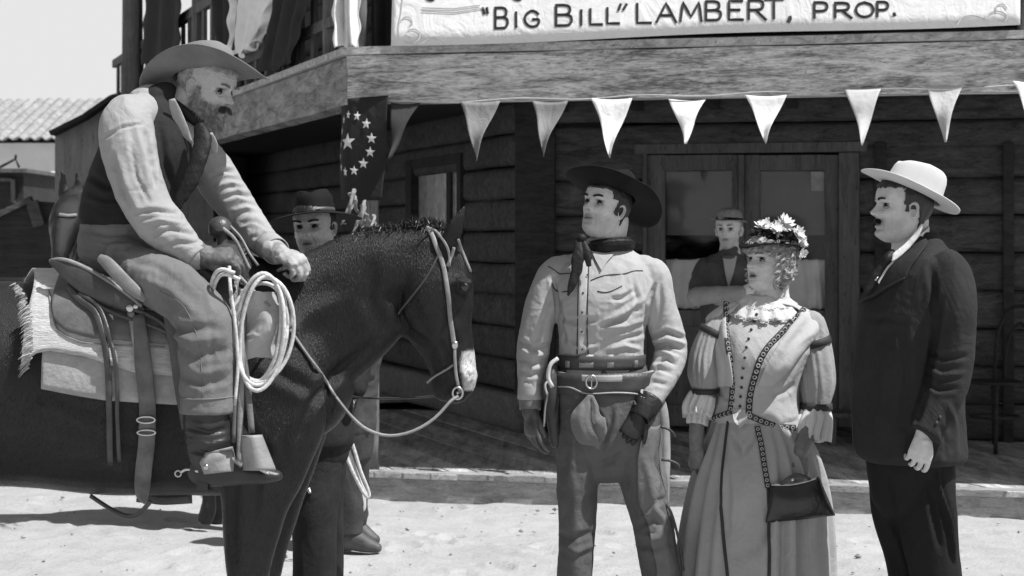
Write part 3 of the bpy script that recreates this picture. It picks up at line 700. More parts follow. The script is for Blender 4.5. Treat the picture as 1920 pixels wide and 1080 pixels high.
# porch furniture
def chair(base, yaw, lab):
    c = thing("bentwood_chair", base, lab, 'chair'); R = Matrix.Rotation(yaw, 3, 'Z'); T = lambda x, y, z: np.array(R @ Vector((x, y, z))) + base
    M['frame'], keep_ = M['logdk'], M['frame']
    g = G(); sphere(g, T(0, 0, .45), (.2, .2, .018), 20, 6); obj("seat", g, M['frame'], c)
    for sx in (-1, 1):
        for sy in (-1, 1):
            g = G(); tube(g, [T(sx * .2, sy * .2, 0), T(sx * .16, sy * .15, .44)], .014); obj("leg", g, M['frame'], c)
    g = G(); tube(g, [T(-.17, .17, .44), T(-.19, .22, .75), T(-.1, .25, .93), T(.1, .25, .93), T(.19, .22, .75), T(.17, .17, .44)], .013)
    tube(g, [T(-.09, .18, .45), T(-.1, .22, .7), T(0, .24, .84), T(.1, .22, .7), T(.09, .18, .45)], .01); obj("backrest", g, M['frame'], c)
    g = G(); torus(g, T(0, 0, .22), .16, .009); obj("stretcher", g, M['frame'], c); M['frame'] = keep_
b_ = WL.pt(1858, 838, .45); b_[2] = Z0; chair(b_, math.radians(-60), 'dark bentwood chair against the log wall behind the man in the white hat')
bn = thing("wall_bench", WL.pt(1580, 810, .3), 'low dark bench beside the saloon door, left of the man in the suit', 'bench')
g = G(); p0 = WL.pt(1545, 765, .35); p1 = WL.pt(1720, 770, .35); beambox(g, p0, p1, .3, .03); obj("seat", g, M['frame'], bn, False, bevel=.004)
for pp in (p0 + (p1 - p0) * .08, p1 - (p1 - p0) * .06):
    g = G(); beambox(g, V(pp[0], pp[1], Z0), V(pp[0], pp[1], pp[2] - .016), .26, .04, up=(1, 0, 0)); obj("leg", g, M['frame'], bn, False)
# ================================================================ HORSES AND TACK
def coat(name, v):
    m, nt, b = nodes(name); tc = N(nt, "ShaderNodeTexCoord"); mp = N(nt, "ShaderNodeMapping"); mp.inputs['Scale'].default_value = (1, 1, 1)
    nt.links.new(tc.outputs['Object'], mp.inputs[0]); vec = mp.outputs[0]
    big = noisen(nt, vec, 5, 6, .65, .6); mp2 = N(nt, "ShaderNodeMapping"); mp2.inputs['Scale'].default_value = (60, 60, 14); mp2.inputs['Rotation'].default_value = (0, .6, 0); nt.links.new(tc.outputs['Object'], mp2.inputs[0])
    fur = noisen(nt, mp2.outputs[0], 4, 4, .7, .5)
    s = mul(nt, mul(nt, big, .55), mul(nt, fur, .45), 'ADD'); at = N(nt, "ShaderNodeAttribute"); at.attribute_name = "mark"
    c = ramp(nt, s, [(.34, v * .55), (.52, v), (.68, v * 1.9)]); mx = N(nt, "ShaderNodeMix", data_type='RGBA')
    nt.links.new(at.outputs['Fac'], mx.inputs[0]); nt.links.new(c, mx.inputs[6]); mx.inputs[7].default_value = (.62, .62, .62, 1); nt.links.new(mx.outputs[2], b.inputs['Base Color'])
    b.inputs['Roughness'].default_value = .36; b.inputs['Specular IOR Level'].default_value = .42; b.inputs['Sheen Weight'].default_value = .0; b.inputs['Sheen Roughness'].default_value = .4; b.inputs['Sheen Tint'].default_value = (.5, .5, .5, 1)
    bump(nt, b, mul(nt, fur, mul(nt, big, .5), 'ADD'), .8, .006); return m
M['coat'] = coat("horse_coat", .0085); M['hoof'] = simple("hoof", .04, .5); M['mane'] = simple("mane_hair", .014, .45, .4, scale=30, spec=.5)
M['leather'] = simple("saddle_leather", .055, .42, .4, scale=9, bmp=.5, bscale=90, spec=.5)
M['leather_l'] = simple("pale_leather", .24, .55, .35, scale=9, bmp=.5, bscale=70)
M['leather_m'] = simple("worn_leather", .12, .5, .4, scale=10, bmp=.5, bscale=70)
M['steel'] = simple("steel", .55, .3, .2, metal=1, bmp=.1)
HY_ = 5.95   # distance of the horse's middle
BAR = [(-300, 690, HY_, 200, 1.0), (-255, 680, HY_, 330, .85), (-180, 690, HY_, 400, .74), (-60, 714, HY_, 385, .72), (60, 722, HY_, 385, .76), (180, 724, HY_, 405, .77), (300, 722, HY_, 415, .73), (410, 716, HY_, 425, .64), (500, 712, HY_, 390, .60), (565, 725, HY_, 290, .62), (600, 745, HY_, 170, .7)]
g = G(); limb(g, BAR, n=40, seg=5)
limb(g, [(430, 640, HY_, 330, .55), (530, 634, HY_, 306, .5), (615, 592, HY_, 260, .42), (690, 540, HY_, 225, .36), (750, 510, HY_, 180, .38), (795, 490, HY_, 140, .42)], n=36)
HDc = [(803, 462, HY_, 100, .62), (812, 505, HY_, 142, .62), (815, 560, HY_, 148, .66), (822, 605, HY_, 134, .66), (839, 650, HY_, 104, .66), (850, 690, HY_, 92, .62), (853, 720, HY_, 84, .66), (850, 738, HY_, 58, .7)]
limb(g, HDc, n=30)
limb(g, [(772, 590, HY_, 60, 1.15), (782, 620, HY_, 50, 1.1)], n=16)       # jaw plate
limb(g, [(822, 718, HY_, 34, 1.1), (826, 738, HY_, 30, 1.1), (834, 746, HY_, 20, 1.1)], n=14)   # chin
for sy in (-1, 1):
    e = P(868, 536, HY_ + sy * .075); sphere(g, e, (.036, .03, .034), 14, 10)       # brow over the eye
    sphere(g, P(876, 705, HY_ + sy * .05), (.028, .024, .03), 12, 8)               # nostril swell
    limb(g, [(838, 462, HY_ + sy * .055, 40, .6), (850, 435, HY_ + sy * .075, 36, .45), (862, 408, HY_ + sy * .085, 24, .35), (872, 386, HY_ + sy * .085, 7, .5)], n=14)
    # shoulder and forelegs
    Yl = HY_ + sy * .17; dx = 0 if sy < 0 else 22
    limb(g, [(505 + dx * .2, 620, Yl + .03 * -sy, 120, .3), (505 + dx * .2, 690, Yl - .01 * sy, 200, .34), (500 + dx * .3, 780, Yl, 218, .42), (490 + dx * .6, 870, Yl, 180, .5), (478 + dx, 950, Yl, 128, .62), (468 + dx, 1030, Yl, 98, .66), (464 + dx, 1100, Yl, 74, .8), (464 + dx, 1140, Yl, 66, .95), (462 + dx, 1180, Yl, 48, .95), (462 + dx, 1230, Yl, 44, .95), (462 + dx, 1258, Yl, 52, .95), (474 + dx, 1278, Yl, 46, .95)], n=24)
    limb(g, [(-190, 650, Yl, 300, .4), (-190, 760, Yl, 270, .48), (-180, 860, Yl, 200, .5), (-190, 940, Yl, 130, .55), (-225, 1010, Yl, 92, .62), (-240, 1050, Yl, 76, .7), (-236, 1120, Yl, 52, .85), (-230, 1220, Yl, 48, .9), (-226, 1252, Yl, 56, .95), (-212, 1276, Yl, 50, .95)], n=24)
hm = fuse(g, .0085, 14, .5)
c = getco(hm); px = PXW(c); d = np.zeros(len(c))
def dent(x, y, r, a): 
    global d
    d += a * np.exp(-(((px[:, 0] - x) ** 2 + (px[:, 1] - y) ** 2) / r ** 2))
side = np.clip(np.abs(c[:, 1] - HY_) / .05, 0, 1)
dent(845, 590, 20, -.010); dent(855, 640, 14, -.008); dent(790, 560, 40, .008); dent(836, 500, 14, -.008); dent(742, 560, 22, -.012)
for x, y in ((760, 600), (744, 580), (730, 560)): dent(x, y, 13, -.008)
dent(590, 800, 45, .012); dent(520, 760, 40, -.010); dent(545, 840, 30, .008); dent(400, 850, 40, -.012); dent(620, 640, 60, -.008); dent(640, 700, 26, -.008)
setco(hm, c + getno(hm) * (d * side)[:, None]); wrinkle(hm, .0022, .09, seed=9, ridge=False); wrinkle(hm, .004, .22, stretch=(1, 1, .8), seed=10, ridge=False)
folds(hm, [([(848, 560), (853, 600), (862, 640)], 5, .006), ([(752, 540), (748, 580), (764, 615), (800, 642)], 5, -.008), ([(762, 560), (766, 590), (786, 618)], 8, .006), ([(826, 640), (840, 670), (846, 700)], 6, -.005), ([(868, 744), (852, 738), (838, 726)], 3, -.007), ([(876, 696), (884, 704), (880, 714)], 4, -.010), ([(862, 524), (872, 530), (884, 530)], 4, .005),
           ([(700, 640), (640, 690), (580, 760), (560, 820)], 9, -.010), ([(470, 600), (520, 700), (600, 740)], 12, -.008), ([(430, 760), (500, 850), (520, 900)], 9, -.007), ([(520, 820), (500, 900), (490, 980)], 10, .007), ([(440, 900), (436, 980), (440, 1060)], 8, -.006), ([(720, 620), (690, 560), (700, 490)], 14, -.007), ([(640, 560), (560, 600), (510, 640)], 18, .007), ([(60, 760), (160, 800), (280, 830)], 20, .006), ([(380, 800), (385, 860), (395, 920)], 10, -.009)], gain=1.3)
c = getco(hm); px = PXW(c)
# blaze: white from the forehead strip down to the muzzle front
front = (px[:, 0] - np.interp(px[:, 1], [430, 520, 600, 655, 680, 745], [880, 868, 872, 866, 860, 868]))
mk = np.clip(front / 7, 0, 1) * np.clip((px[:, 1] - 655 + 5 * vnoise(c * 40, 3)) / 6, 0, 1) * (px[:, 1] < 733) * (px[:, 0] < 930)
mk2 = .0 * np.clip((front - 8) / 6, 0, 1) * (px[:, 1] > 520) * (px[:, 1] < 680) * np.clip(1 - np.abs(c[:, 1] - HY_) / .045, 0, 1)
hs = thing("saddled_horse", P(160, 1280, HY_) * V(1, 1, 0), 'dark saddled horse with a white muzzle patch, carrying the old rider', 'horse')
colattr(hm, "mark", np.maximum(mk, mk2) * .95)
fix(hm); horse = link("body", hm, M['coat'], hs); HT = bvh(horse)
for sy in (-1, 1):
    g = G(); sphere(g, P(871, 538, HY_ + sy * .100), (.017, .012, .015), 14, 10); obj("eye", g, simple("horse_eye", .006, .08, .1, bmp=0, spec=.8), hs)
    for (bx, dx) in ((474, 0 if sy < 0 else 22), (-214, 0)):
        g = G(); p = P(bx + dx, 1290, HY_ + sy * .17); loft(g, [(p[0], p[1], .085, .05, .05), (p[0] + .01, p[1], .0, .065, .062)], ref=(0, 1, 0), rnd=False, seg=2); obj("hoof", g, M['hoof'], hs)
def strands(g, roots, dirs, L, w, n=5, droop=(0, 0, -1), dr=.3, curl=0, wave=0):
    """thin tapering ribbons"""
    for p, d in zip(roots, dirs):
        l = L * random.uniform(.6, 1.2); d = nz(np.array(d)); pts = []; ph = random.uniform(0, 6)
        s = nz(np.cross(d, rng.normal(size=3)))
        for i in range(n + 1):
            t = i / n; q = p + d * l * t + np.array(droop) * dr * l * t * t + (s * math.sin(ph + t * 5) * wave * l if wave else 0); pts.append(q)
        v = []
        for i, q in enumerate(pts):
            r = w * (1 - .85 * (i / n)); v += [q - s * r, q + s * r]
        g.add(v, [(2 * i, 2 * i + 1, 2 * i + 3, 2 * i + 2) for i in range(n)])
# short lying coat hair over the neck, shoulder and cheek
def fur(tri, n, L, w, along, seed=5):
    r_ = np.random.default_rng(seed); me = tri; co = getco(me); no = getno(me); px_ = PXW(co)
    ok = (px_[:, 0] > -20) & (px_[:, 0] < 905) & (px_[:, 1] < 1085) & (no[:, 1] < .35) & ~((px_[:, 0] < 345) & (px_[:, 1] < 740)); idx = np.nonzero(ok)[0]
    i = r_.choice(idx, n); p = co[i] + r_.normal(size=(n, 3)) * .004; nn = no[i]; g0 = np.array(along) + r_.normal(size=(n, 3)) * .25
    g0 = nz(g0 - nn * np.sum(g0 * nn, 1)[:, None]); d = nz(g0 + nn * .09); l = (L * r_.uniform(.6, 1.3, n))[:, None]; s = nz(np.cross(d, nn)) * w; p = p - nn * .002
    v = np.stack([p - s, p + s, p + d * l * .55 - s * .7, p + d * l * .55 + s * .7, p + d * l - nn * l * .12], 1).reshape(-1, 3)
    b_ = np.arange(n) * 5; f = []
    for k in b_: f += [(k, k + 1, k + 3, k + 2), (k + 2, k + 3, k + 4)]
    g = G(); g.add(v, f); return g
M['furm'] = simple("coat_hair", .010, .6, .6, scale=14, bmp=0, spec=.2)
tag(obj("coat_hair", fur(hm, 60000, .011, .0004, (-.55, 0, -.85)), M['furm'], hs))
# mane along the crest and forelock
g = G(); crest = crom(np.array([P(x, y, HY_) for x, y in ((500, 492), (560, 486), (620, 464), (680, 436), (740, 424), (800, 416), (830, 424))]), 60)
R0, D0 = [], []
for p in crest:
    for k in range(42): R0.append(p + rng.normal(size=3) * V(.006, .016, .006) + V(0, .012, -.012)); D0.append(V(random.uniform(-.5, .2), random.uniform(.2, 1.0), random.uniform(.15, .8)))
strands(g, R0, D0, .11, .0016, dr=1.1)
R0, D0 = [], []
for p in crest[::2]:
    for k in range(3): R0.append(p + rng.normal(size=3) * V(.006, .012, .004) - V(0, 0, .008)); D0.append(V(random.uniform(-.8, -.2), random.uniform(-1, -.1), random.uniform(-.2, .3)))
strands(g, R0, D0, .05, .0014, dr=.9)
tag(obj("mane", g, M['mane'], hs), kind=None)
g = G(); R0 = [P(846, 440, HY_) + rng.normal(size=3) * V(.010, .02, .008) for k in range(90)]
strands(g, R0, [V(.30, random.uniform(-.5, .3), -.8) for _ in R0], .10, .0018, dr=.6); obj("forelock", g, M['mane'], hs)
g = G(); R0 = [P(-296, 610, HY_) + rng.normal(size=3) * V(.01, .025, .03) for k in range(500)]
strands(g, R0, [V(-.5, random.uniform(-.1, .1), -.6) for _ in R0], .75, .004, dr=.5); obj("tail", g, M['mane'], hs)
# ---- blanket and pad, following the barrel's own sections
bc = crom(np.array([list(P(a, b, Y)) + [W(w, Y) / 2, W(w, Y) / 2 * r] for a, b, Y, w, r in BAR]), 12)
def barrel(x, th, off):
    cz = np.interp(x, bc[:, 0], bc[:, 2]); ra = np.interp(x, bc[:, 0], bc[:, 3]); rb = np.interp(x, bc[:, 0], bc[:, 4])
    return np.stack([x, HY_ + (rb + off) * np.sin(th), cz + (ra + off) * np.cos(th)], -1)
def wx(px, Y=5.68): return (px - CX) / FPX * Y
def thlow(x, py, Y=5.68):
    z = CAMH - (py - HY) / FPX * Y; cz = np.interp(x, bc[:, 0], bc[:, 2]); ra = np.interp(x, bc[:, 0], bc[:, 3]); return np.arccos(np.clip((z - cz) / ra, -.98, .98))
def shell(name, xs_, ylow, off, thick, mt, par, wav=.004, far=None, nu=90, top=0.0, ytop=None, seed=1, leftcurve=None):
    g = G()
    def f(u, v):
        px_ = np.interp(u, np.linspace(0, 1, len(xs_)), xs_); x = wx(px_)
        yl = np.interp(px_, *np.array(ylow, float).T); t1 = -thlow(x, yl)
        t0 = (far if far is not None else 1.5) if ytop is None else -thlow(x, np.interp(px_, *np.array(ytop, float).T))
        if leftcurve: x = x + leftcurve(v) * (1 - u) ** 3
        th = t0 + (t1 - t0) * v; p = barrel(x, th, off)
        w_ = vnoise(np.stack([x * 9, th * 4, 0 * x], 1), seed) * wav; p[:, 1] += -np.abs(np.sin(th)) * w_ ; p[:, 2] += w_ * np.cos(th); return p
    sheet(g, f, nu, 60, thick); return obj(name, g, mt, par)
M['wool_w'] = simple("wool_blanket", .58, .95, .2, stretch=(1, 1, 9), scale=14, bmp=.9, bscale=55, spec=.1, bd=.008); M['pad'] = simple("felt_pad", .34, .95, .2, scale=14, bmp=.8, bscale=70, spec=.1)
sad = None
pad = shell("saddle_pad", [84, 330, 430], [(84, 728), (140, 738), (200, 748), (330, 756), (430, 756)], .014, .016, M['pad'], None, far=1.6)
tag(pad, 'grey felt saddle pad under the white fringed blanket', 'saddle pad')
bl = shell("saddle_blanket", [48, 330, 430], [(48, 684), (75, 668), (100, 664), (160, 672), (258, 700), (330, 706), (430, 706)], .036, .012, M['wool_w'], None, far=1.5, leftcurve=lambda v: -.13 * np.clip((.75 - v) / .5, 0, 1) ** 1.5 * 1.4)
tag(bl, 'white wool saddle blanket with a ragged fringe under the saddle', 'blanket')
BT = bvh([horse, bl, pad])
g = G(); R0, D0 = [], []
for i in range(150):
    t = i / 149; q = crom(np.array([(28, 534), (42, 556), (54, 590), (57, 640), (50, 690)], float), 60)[int(t * 239)]
    p = cast(BT, q[0] + 4, q[1], .004)
    if p is not None:
        for k in range(2): R0.append(p + rng.normal(size=3) * .003); D0.append(V(-.9, -.25, -.35 + random.uniform(-.3, .3)))
strands(g, R0, D0, .034, .0026, dr=.4); obj("fringe", g, M['wool_w'], bl)
# ---- saddle
sd_ = thing("saddle", P(260, 520, HY_), 'dark leather stock saddle with pale edges under the old rider', 'saddle')
shell("skirt", [92, 330, 440], [(92, 590), (104, 620), (130, 636), (178, 646), (308, 654), (440, 656)], .054, .008, M['leather_m'], sd_, far=1.3, wav=.002)
shell("jockey", [118, 330, 440], [(118, 548), (150, 580), (200, 596), (330, 612), (440, 612)], .068, .008, M['leather'], sd_, far=1.1, wav=.002)
ST_ = bvh([o for o in sd_.children] + [bl, pad, horse])
def strip(name, pts, wpx, mt, par, tree=None, off=.006, th=.004, Yfb=None, taper=None, n=10):
    """flat strap laid over whatever the tree holds"""
    p = trail(tree, pts, off, 7, Yfb) if tree is not None else crom(np.array([P(*a) for a in pts]), 6)
    r = np.full(len(p), W(wpx, p[:, 1].mean()) / 2)
    if taper is not None: r = r * np.interp(np.linspace(0, 1, len(p)), np.linspace(0, 1, len(taper)), taper)
    if len(p) > 4:
        for _ in range(2): p[1:-1] = (p[:-2] + 2 * p[1:-1] + p[2:]) / 4
    g = G(); loft(g, np.column_stack([p, r, np.full(len(p), th)]), seg=1, n=n, rnd=False, power=3.5); return obj(name, g, mt, par)
# seat and cantle
g = G(); c0 = P(178, 515, HY_)
def cant(u, v):
    t = (u - .5) * 2.7; r = .20 + .085 * v; a = np.sin(t) * r * 1.0; x = -.02 - .13 * v - .05 * (1 - np.cos(t)) * -1; z = -.02 + .075 * v - .10 * (1 - np.cos(t)) * (.6 + .4 * v)
    return np.stack([c0[0] + x - .03, c0[1] + a, c0[2] + z], 1)
sheet(g, lambda u, v: cant(u, v * .3), 30, 10, .016)
limb(g, [(97, 491, 5.74, 12, .6), (120, 500, 5.73, 34, .5), (150, 517, 5.71, 50, .45), (190, 542, 5.69, 56, .45), (235, 566, 5.67, 42, .5), (268, 582, 5.66, 14, .6)], n=24)
obj("cantle", g, M['leather'], sd_)
g = G(); pts = np.array([P(x, y, Y) for x, y, Y in ((94, 489, 5.75), (112, 486, 5.73), (135, 491, 5.71), (170, 507, 5.69), (210, 531, 5.665), (245, 556, 5.65), (266, 574, 5.64))]); tube(g, pts, .0065, seg=4); obj("cantle_rim", g, M['leather_l'], sd_)
g = G(); limb(g, [(190, 535, HY_, 50, 3.2), (260, 560, HY_, 60, 3.0), (340, 545, HY_, 60, 2.6), (400, 510, HY_, 80, 1.5), (425, 490, HY_, 70, 1.2)], n=24); obj("seat", g, M['leather'], sd_)
g = G(); limb(g, [(420, 500, HY_, 40, 1), (418, 470, HY_, 26, 1), (416, 445, HY_, 22, 1), (414, 436, HY_, 44, 1), (413, 428, HY_, 46, 1)], n=18); sphere(g, P(440, 500, HY_), (.05, .17, .07)); obj("horn", g, M['leather'], sd_)
strip("swell_binding", [(418, 428, HY_ - .15), (440, 448, HY_ - .17), (456, 480, HY_ - .17), (468, 505, HY_ - .17)], 7, M['leather_l'], sd_, n=8)
strip("swell_binding", [(432, 424, HY_ - .1), (452, 446, HY_ - .12), (468, 476, HY_ - .14), (484, 498, HY_ - .14)], 5, M['leather_l'], sd_, n=8)
# straps
strip("skirt_edge", [(92, 545), (100, 596), (112, 622), (140, 637), (178, 645), (308, 652)], 3, M['leather_l'], sd_, ST_, .003, .003)
strip("saddle_string", [(128, 540), (150, 566), (180, 590), (196, 640), (204, 700), (206, 780), (208, 868)], 12, M['leather'], sd_, ST_, .012, .004)
strip("saddle_string", [(150, 556), (186, 580), (206, 630), (220, 700), (222, 790), (226, 860)], 8, M['leather'], sd_, ST_, .018, .004)
strip("rigging_strap", [(246, 588), (256, 640), (262, 700)], 14, M['leather_l'], sd_, ST_, .016, .004)
strip("cinch_latigo", [(262, 596), (270, 680), (278, 760), (274, 840), (268, 900), (264, 942)], 32, M['leather_m'], sd_, ST_, .022, .006, taper=[.7, 1, 1, 1, 1, .55])
strip("cinch_band", [(238, 580), (300, 606), (330, 640)], 9, M['leather'], sd_, ST_, .022, .005)
strip("cinch_band", [(150, 556), (210, 590), (300, 620), (330, 636)], 7, M['leather'], sd_, ST_, .018, .004)
def buckle(px, py, w, h, r, name="buckle", tree=ST_, off=.034):
    p = cast(tree, px, py, off); g = G(); torus(g, p, W(w, p[1]) / 2, r, Matrix.Rotation(math.radians(90), 4, 'X'), 20, 8, ry=W(h, p[1]) / 2); return obj(name, g, M['steel'], sd_)
buckle(276, 782, 34, 12, .004); buckle(276, 806, 34, 10, .004)
g = G(); p = cast(ST_, 246, 586, .03); sphere(g, p, (.014, .006, .014)); sphere(g, p + V(.02, 0, .006), (.01, .006, .01)); obj("concho", g, M['steel'], sd_)
strip("rear_cinch", [(282, 940, HY_ - .24), (262, 962, HY_ - .2), (240, 968, HY_ - .15), (210, 956, HY_ - .1), (170, 930, HY_)], 9, M['leather'], sd_, n=8)
strip("front_cinch", [(270, 930), (300, 938), (360, 935)], 18, M['leather'], sd_, ST_, .012)
# fender and stirrup under the near leg
strip("fender", [(330, 560, 5.62), (345, 640, 5.60), (356, 720, 5.61), (370, 800, 5.60)], 60, M['leather'], sd_, n=12)
strip("stirrup_leather", [(448, 560, 5.60), (452, 700, 5.57), (450, 800, 5.56), (446, 900, 5.55)], 14, M['leather_l'], sd_, n=8, taper=[1.2, 1, .8, .6])
strip("stirrup_leather", [(430, 600, 5.6), (440, 720, 5.57), (438, 830, 5.56)], 9, M['leather_m'], sd_, n=8)
strip("stirrup_leather", [(452, 640, 5.60), (464, 720, 5.57), (472, 812, 5.54)], 12, M['leather_m'], sd_, n=8)
g = G()
def stir(u, v):
    x = 455 + 22 * u + 24 * v * u + 3 * v; y = 816 + 66 * v; return np.array([P(a, b, 5.52 - .03 * math.sin(3.14 * q)) for a, b, q in zip(x + 12 * u, y, u)])
sheet(g, stir, 12, 12, .006); obj("stirrup", g, M['leather_l'], sd_)
# holster lying behind the thigh
g = G(); limb(g, [(188, 484, 5.68, 16, .6), (202, 494, 5.66, 24, .45), (230, 524, 5.63, 26, .4), (256, 548, 5.6, 22, .4), (270, 562, 5.6, 12, .5)], n=16); hol = obj("holster", g, simple("pale_holster", .20, .5, .3, bmp=.4), None)
tag(hol, 'pale leather holster on the old rider hip above the saddle cantle', 'holster')
# ---- coiled rope
M['rope'] = simple("rope", .55, .85, .25, scale=60, bmp=.9, bscale=220, bd=.003)
rp = G(); cpts = []
NL = 6
for i in range(NL * 40 + 1):
    t = i / 40 * 2 * math.pi; k = i / (NL * 40); rx = 50 - 12 * math.sin(k * 3.1 * 2) * .8 - 4 * math.sin(k * 17); ry = 108 - 14 * k * 1.2 + 5 * math.sin(k * 23)
    cx_ = 488 + 5 * math.sin(k * 14); cy_ = 618 + 7 * math.sin(k * 11)
    cpts.append(P(cx_ + rx * math.cos(t) + 8 * math.sin(t) * -1, cy_ + ry * math.sin(t), 5.56 + .045 * k + .012 * math.sin(t * 2 + k * 30)))
tube(rp, np.array(cpts), .0068, n=8, seg=1)
ro = obj("coiled_rope", rp, M['rope']); tag(ro, 'pale lasso rope in a hanging coil at the saddle horn', 'rope')
g = G(); tube(g, [P(430, 500, 5.6), P(432, 540, 5.56), P(440, 600, 5.55), P(446, 680, 5.55), P(440, 760, 5.55)], .006); tube(g, [P(392, 560, 5.6), P(400, 520, 5.55), P(415, 505, 5.52), P(440, 512, 5.53)], .0065); tube(g, [P(392, 575, 5.61), P(404, 530, 5.56), P(420, 514, 5.53), P(450, 524, 5.54)], .0065)
obj("rope_end", g, M['rope'], ro)
g = G()
def sackf(u, v): return np.array([P(455 + 62 * a + 10 * math.sin(3 * b), 545 + 125 * b, 5.615 - .03 * math.sin(3.14 * a) - .012 * math.sin(9 * b + 5 * a)) for a, b in zip(u, v)])
sheet(g, sackf, 40, 60, .006); me = mkmesh('sack', g); fix(me); wrinkle(me, .008, .07, stretch=(1, 1, .5), seed=77); wrinkle(me, .002, .03, seed=78); o_ = link("saddle_bag", me, cloth("canvas", .36)); tag(o_, 'crumpled pale canvas roll tied inside the rope coil', 'bag')
# ---- bridle
br = thing("bridle", P(850, 600, HY_), 'pale leather bridle with looping reins on the saddled horse', 'bridle')
strip("cheek_strap", [(800, 426), (814, 450), (828, 490), (838, 540), (845, 600), (850, 650)], 9, M['leather_l'], br, HT, .006, .004)
strip("cheek_strap", [(800, 426), (822, 440), (840, 462), (843, 500)], 5, M['leather_l'], br, HT, .008, .003, Yfb=HY_ - .07)
strip("brow_band", [(838, 500), (848, 474), (850, 462)], 6, M['leather_l'], br, HT, .007, .003)
strip("brow_band", [(858, 448), (866, 476), (880, 510)], 5, M['leather_l'], br, HT, .006, .003, Yfb=HY_ - .05)
strip("throat_latch", [(826, 470), (800, 520), (770, 560), (745, 590)], 4, M['leather'], br, HT, .004, .003)
strip("bit_strap", [(851, 650), (853, 680), (858, 710), (862, 735)], 6, M['leather_l'], br, HT, .009, .003)
strip("curb_strap", [(850, 684), (836, 694), (815, 705), (800, 718)], 4, M['leather_l'], br, HT, .006, .003)
p = cast(HT, 850, 648, .012); g = G(); sphere(g, p, (.012, .006, .014)); obj("buckle", g, M['steel'], br)
p = cast(HT, 858, 730, .015); p = P(858, 737, p[1]) if p is not None else P(858, 737, HY_ - .08); BIT = p
g = G(); torus(g, p, .0175, .0042, Matrix.Rotation(math.radians(90), 4, 'X'), 24, 8, ry=.020); tube(g, [p, p + V(0, .16, 0)], .005); obj("bit", g, M['steel'], br)
rein = [(536, 610), (570, 660), (610, 716), (636, 756)]; rp_ = trail(HT, rein, .008, 10)
free = [P(x, y, Y) for x, y, Y in ((660, 782, 5.74), (690, 806, 5.75), (730, 817, 5.77), (775, 808, 5.80), (815, 784, 5.82), (845, 752, 5.84))]
g = G(); tube(g, np.vstack([[P(420, 488, 5.74), P(470, 540, 5.64), P(510, 580, 5.6)], rp_[::2], free, [BIT - V(0, .004, .012)]]), .0055, n=8, seg=3); obj("rein", g, M['leather_l'], br)
g = G(); q2 = [P(x, y, Y) for x, y, Y in ((640, 738, 6.2), (680, 746, 6.2), (740, 747, 6.15), (800, 744, 6.1), (845, 738, 6.03))]; tube(g, q2, .004, n=6); obj("rein", g, M['leather'], br)
# ---- second horse further back
h2 = thing("dark_horse", P(250, 620, 9.2) * V(1, 1, 0), 'second dark horse standing behind the rider, one ear raised against the grey shed', 'horse')
Y2 = 9.3; g = G()
limb(g, [(290, 570, Y2, 90, .8), (310, 575, Y2, 190, .7), (350, 575, Y2, 245, .68), (400, 578, Y2, 250, .7), (450, 572, Y2, 245, .7), (520, 562, Y2, 220, .72), (560, 560, Y2, 120, .8)], n=26)
limb(g, [(350, 570, Y2, 200, .5), (270, 530, Y2, 150, .5), (190, 480, Y2, 110, .5), (138, 425, Y2 - .1, 60, .6)], n=20)
limb(g, [(140, 384, Y2 - .15, 56, 1.1), (128, 405, Y2 - .25, 64, 1.0), (118, 440, Y2 - .35, 50, 1.0), (112, 475, Y2 - .42, 34, 1.1), (110, 495, Y2 - .44, 28, 1.0)], n=18)
for sx in (-1, 1): limb(g, [(134 + sx * 12, 388, Y2 - .15, 24, .6), (133 + sx * 15, 358, Y2 - .16, 24, .5), (131 + sx * 13, 322, Y2 - .17, 7, .6)], n=12)
for x0, sy in ((392, -1), (412, 1), (500, -1), (530, 1)):
    limb(g, [(x0, 640, Y2 + sy * .15, 95, .6), (x0 + 2, 740, Y2 + sy * .15, 66, .7), (x0, 830, Y2 + sy * .15, 40, .9), (x0, 850, Y2 + sy * .15, 36, .9), (x0, 925, Y2 + sy * .15, 26, .9), (x0 - 2, 955, Y2 + sy * .15, 32, .9), (x0 - 6, 972, Y2 + sy * .15, 32, .9)], n=14)
m2 = fuse(g, .014, 4); wrinkle(m2, .006, .12, stretch=(2, 2, .6), seed=4); colattr(m2, "mark", np.zeros(len(m2.vertices))); fix(m2); h2b = link("body", m2, M['coat'], h2)
g = G(); R0 = [P(150 + 90 * t, 390 + 70 * t, Y2 - .12) + rng.normal(size=3) * .03 for t in np.linspace(0, 1, 260)]
strands(g, R0, [V(random.uniform(-.5, .2), -.6, -.6) for _ in R0], .26, .004, dr=.7); obj("mane", g, M['mane'], h2)
T2 = bvh(h2b); g = G(); pp = trail(T2, [(112, 404), (126, 406), (142, 404)], .008, 4, Y2 - .3)
tube(g, pp, .009, n=8, flat=.005); obj("halter", g, M['leather_l'], h2)
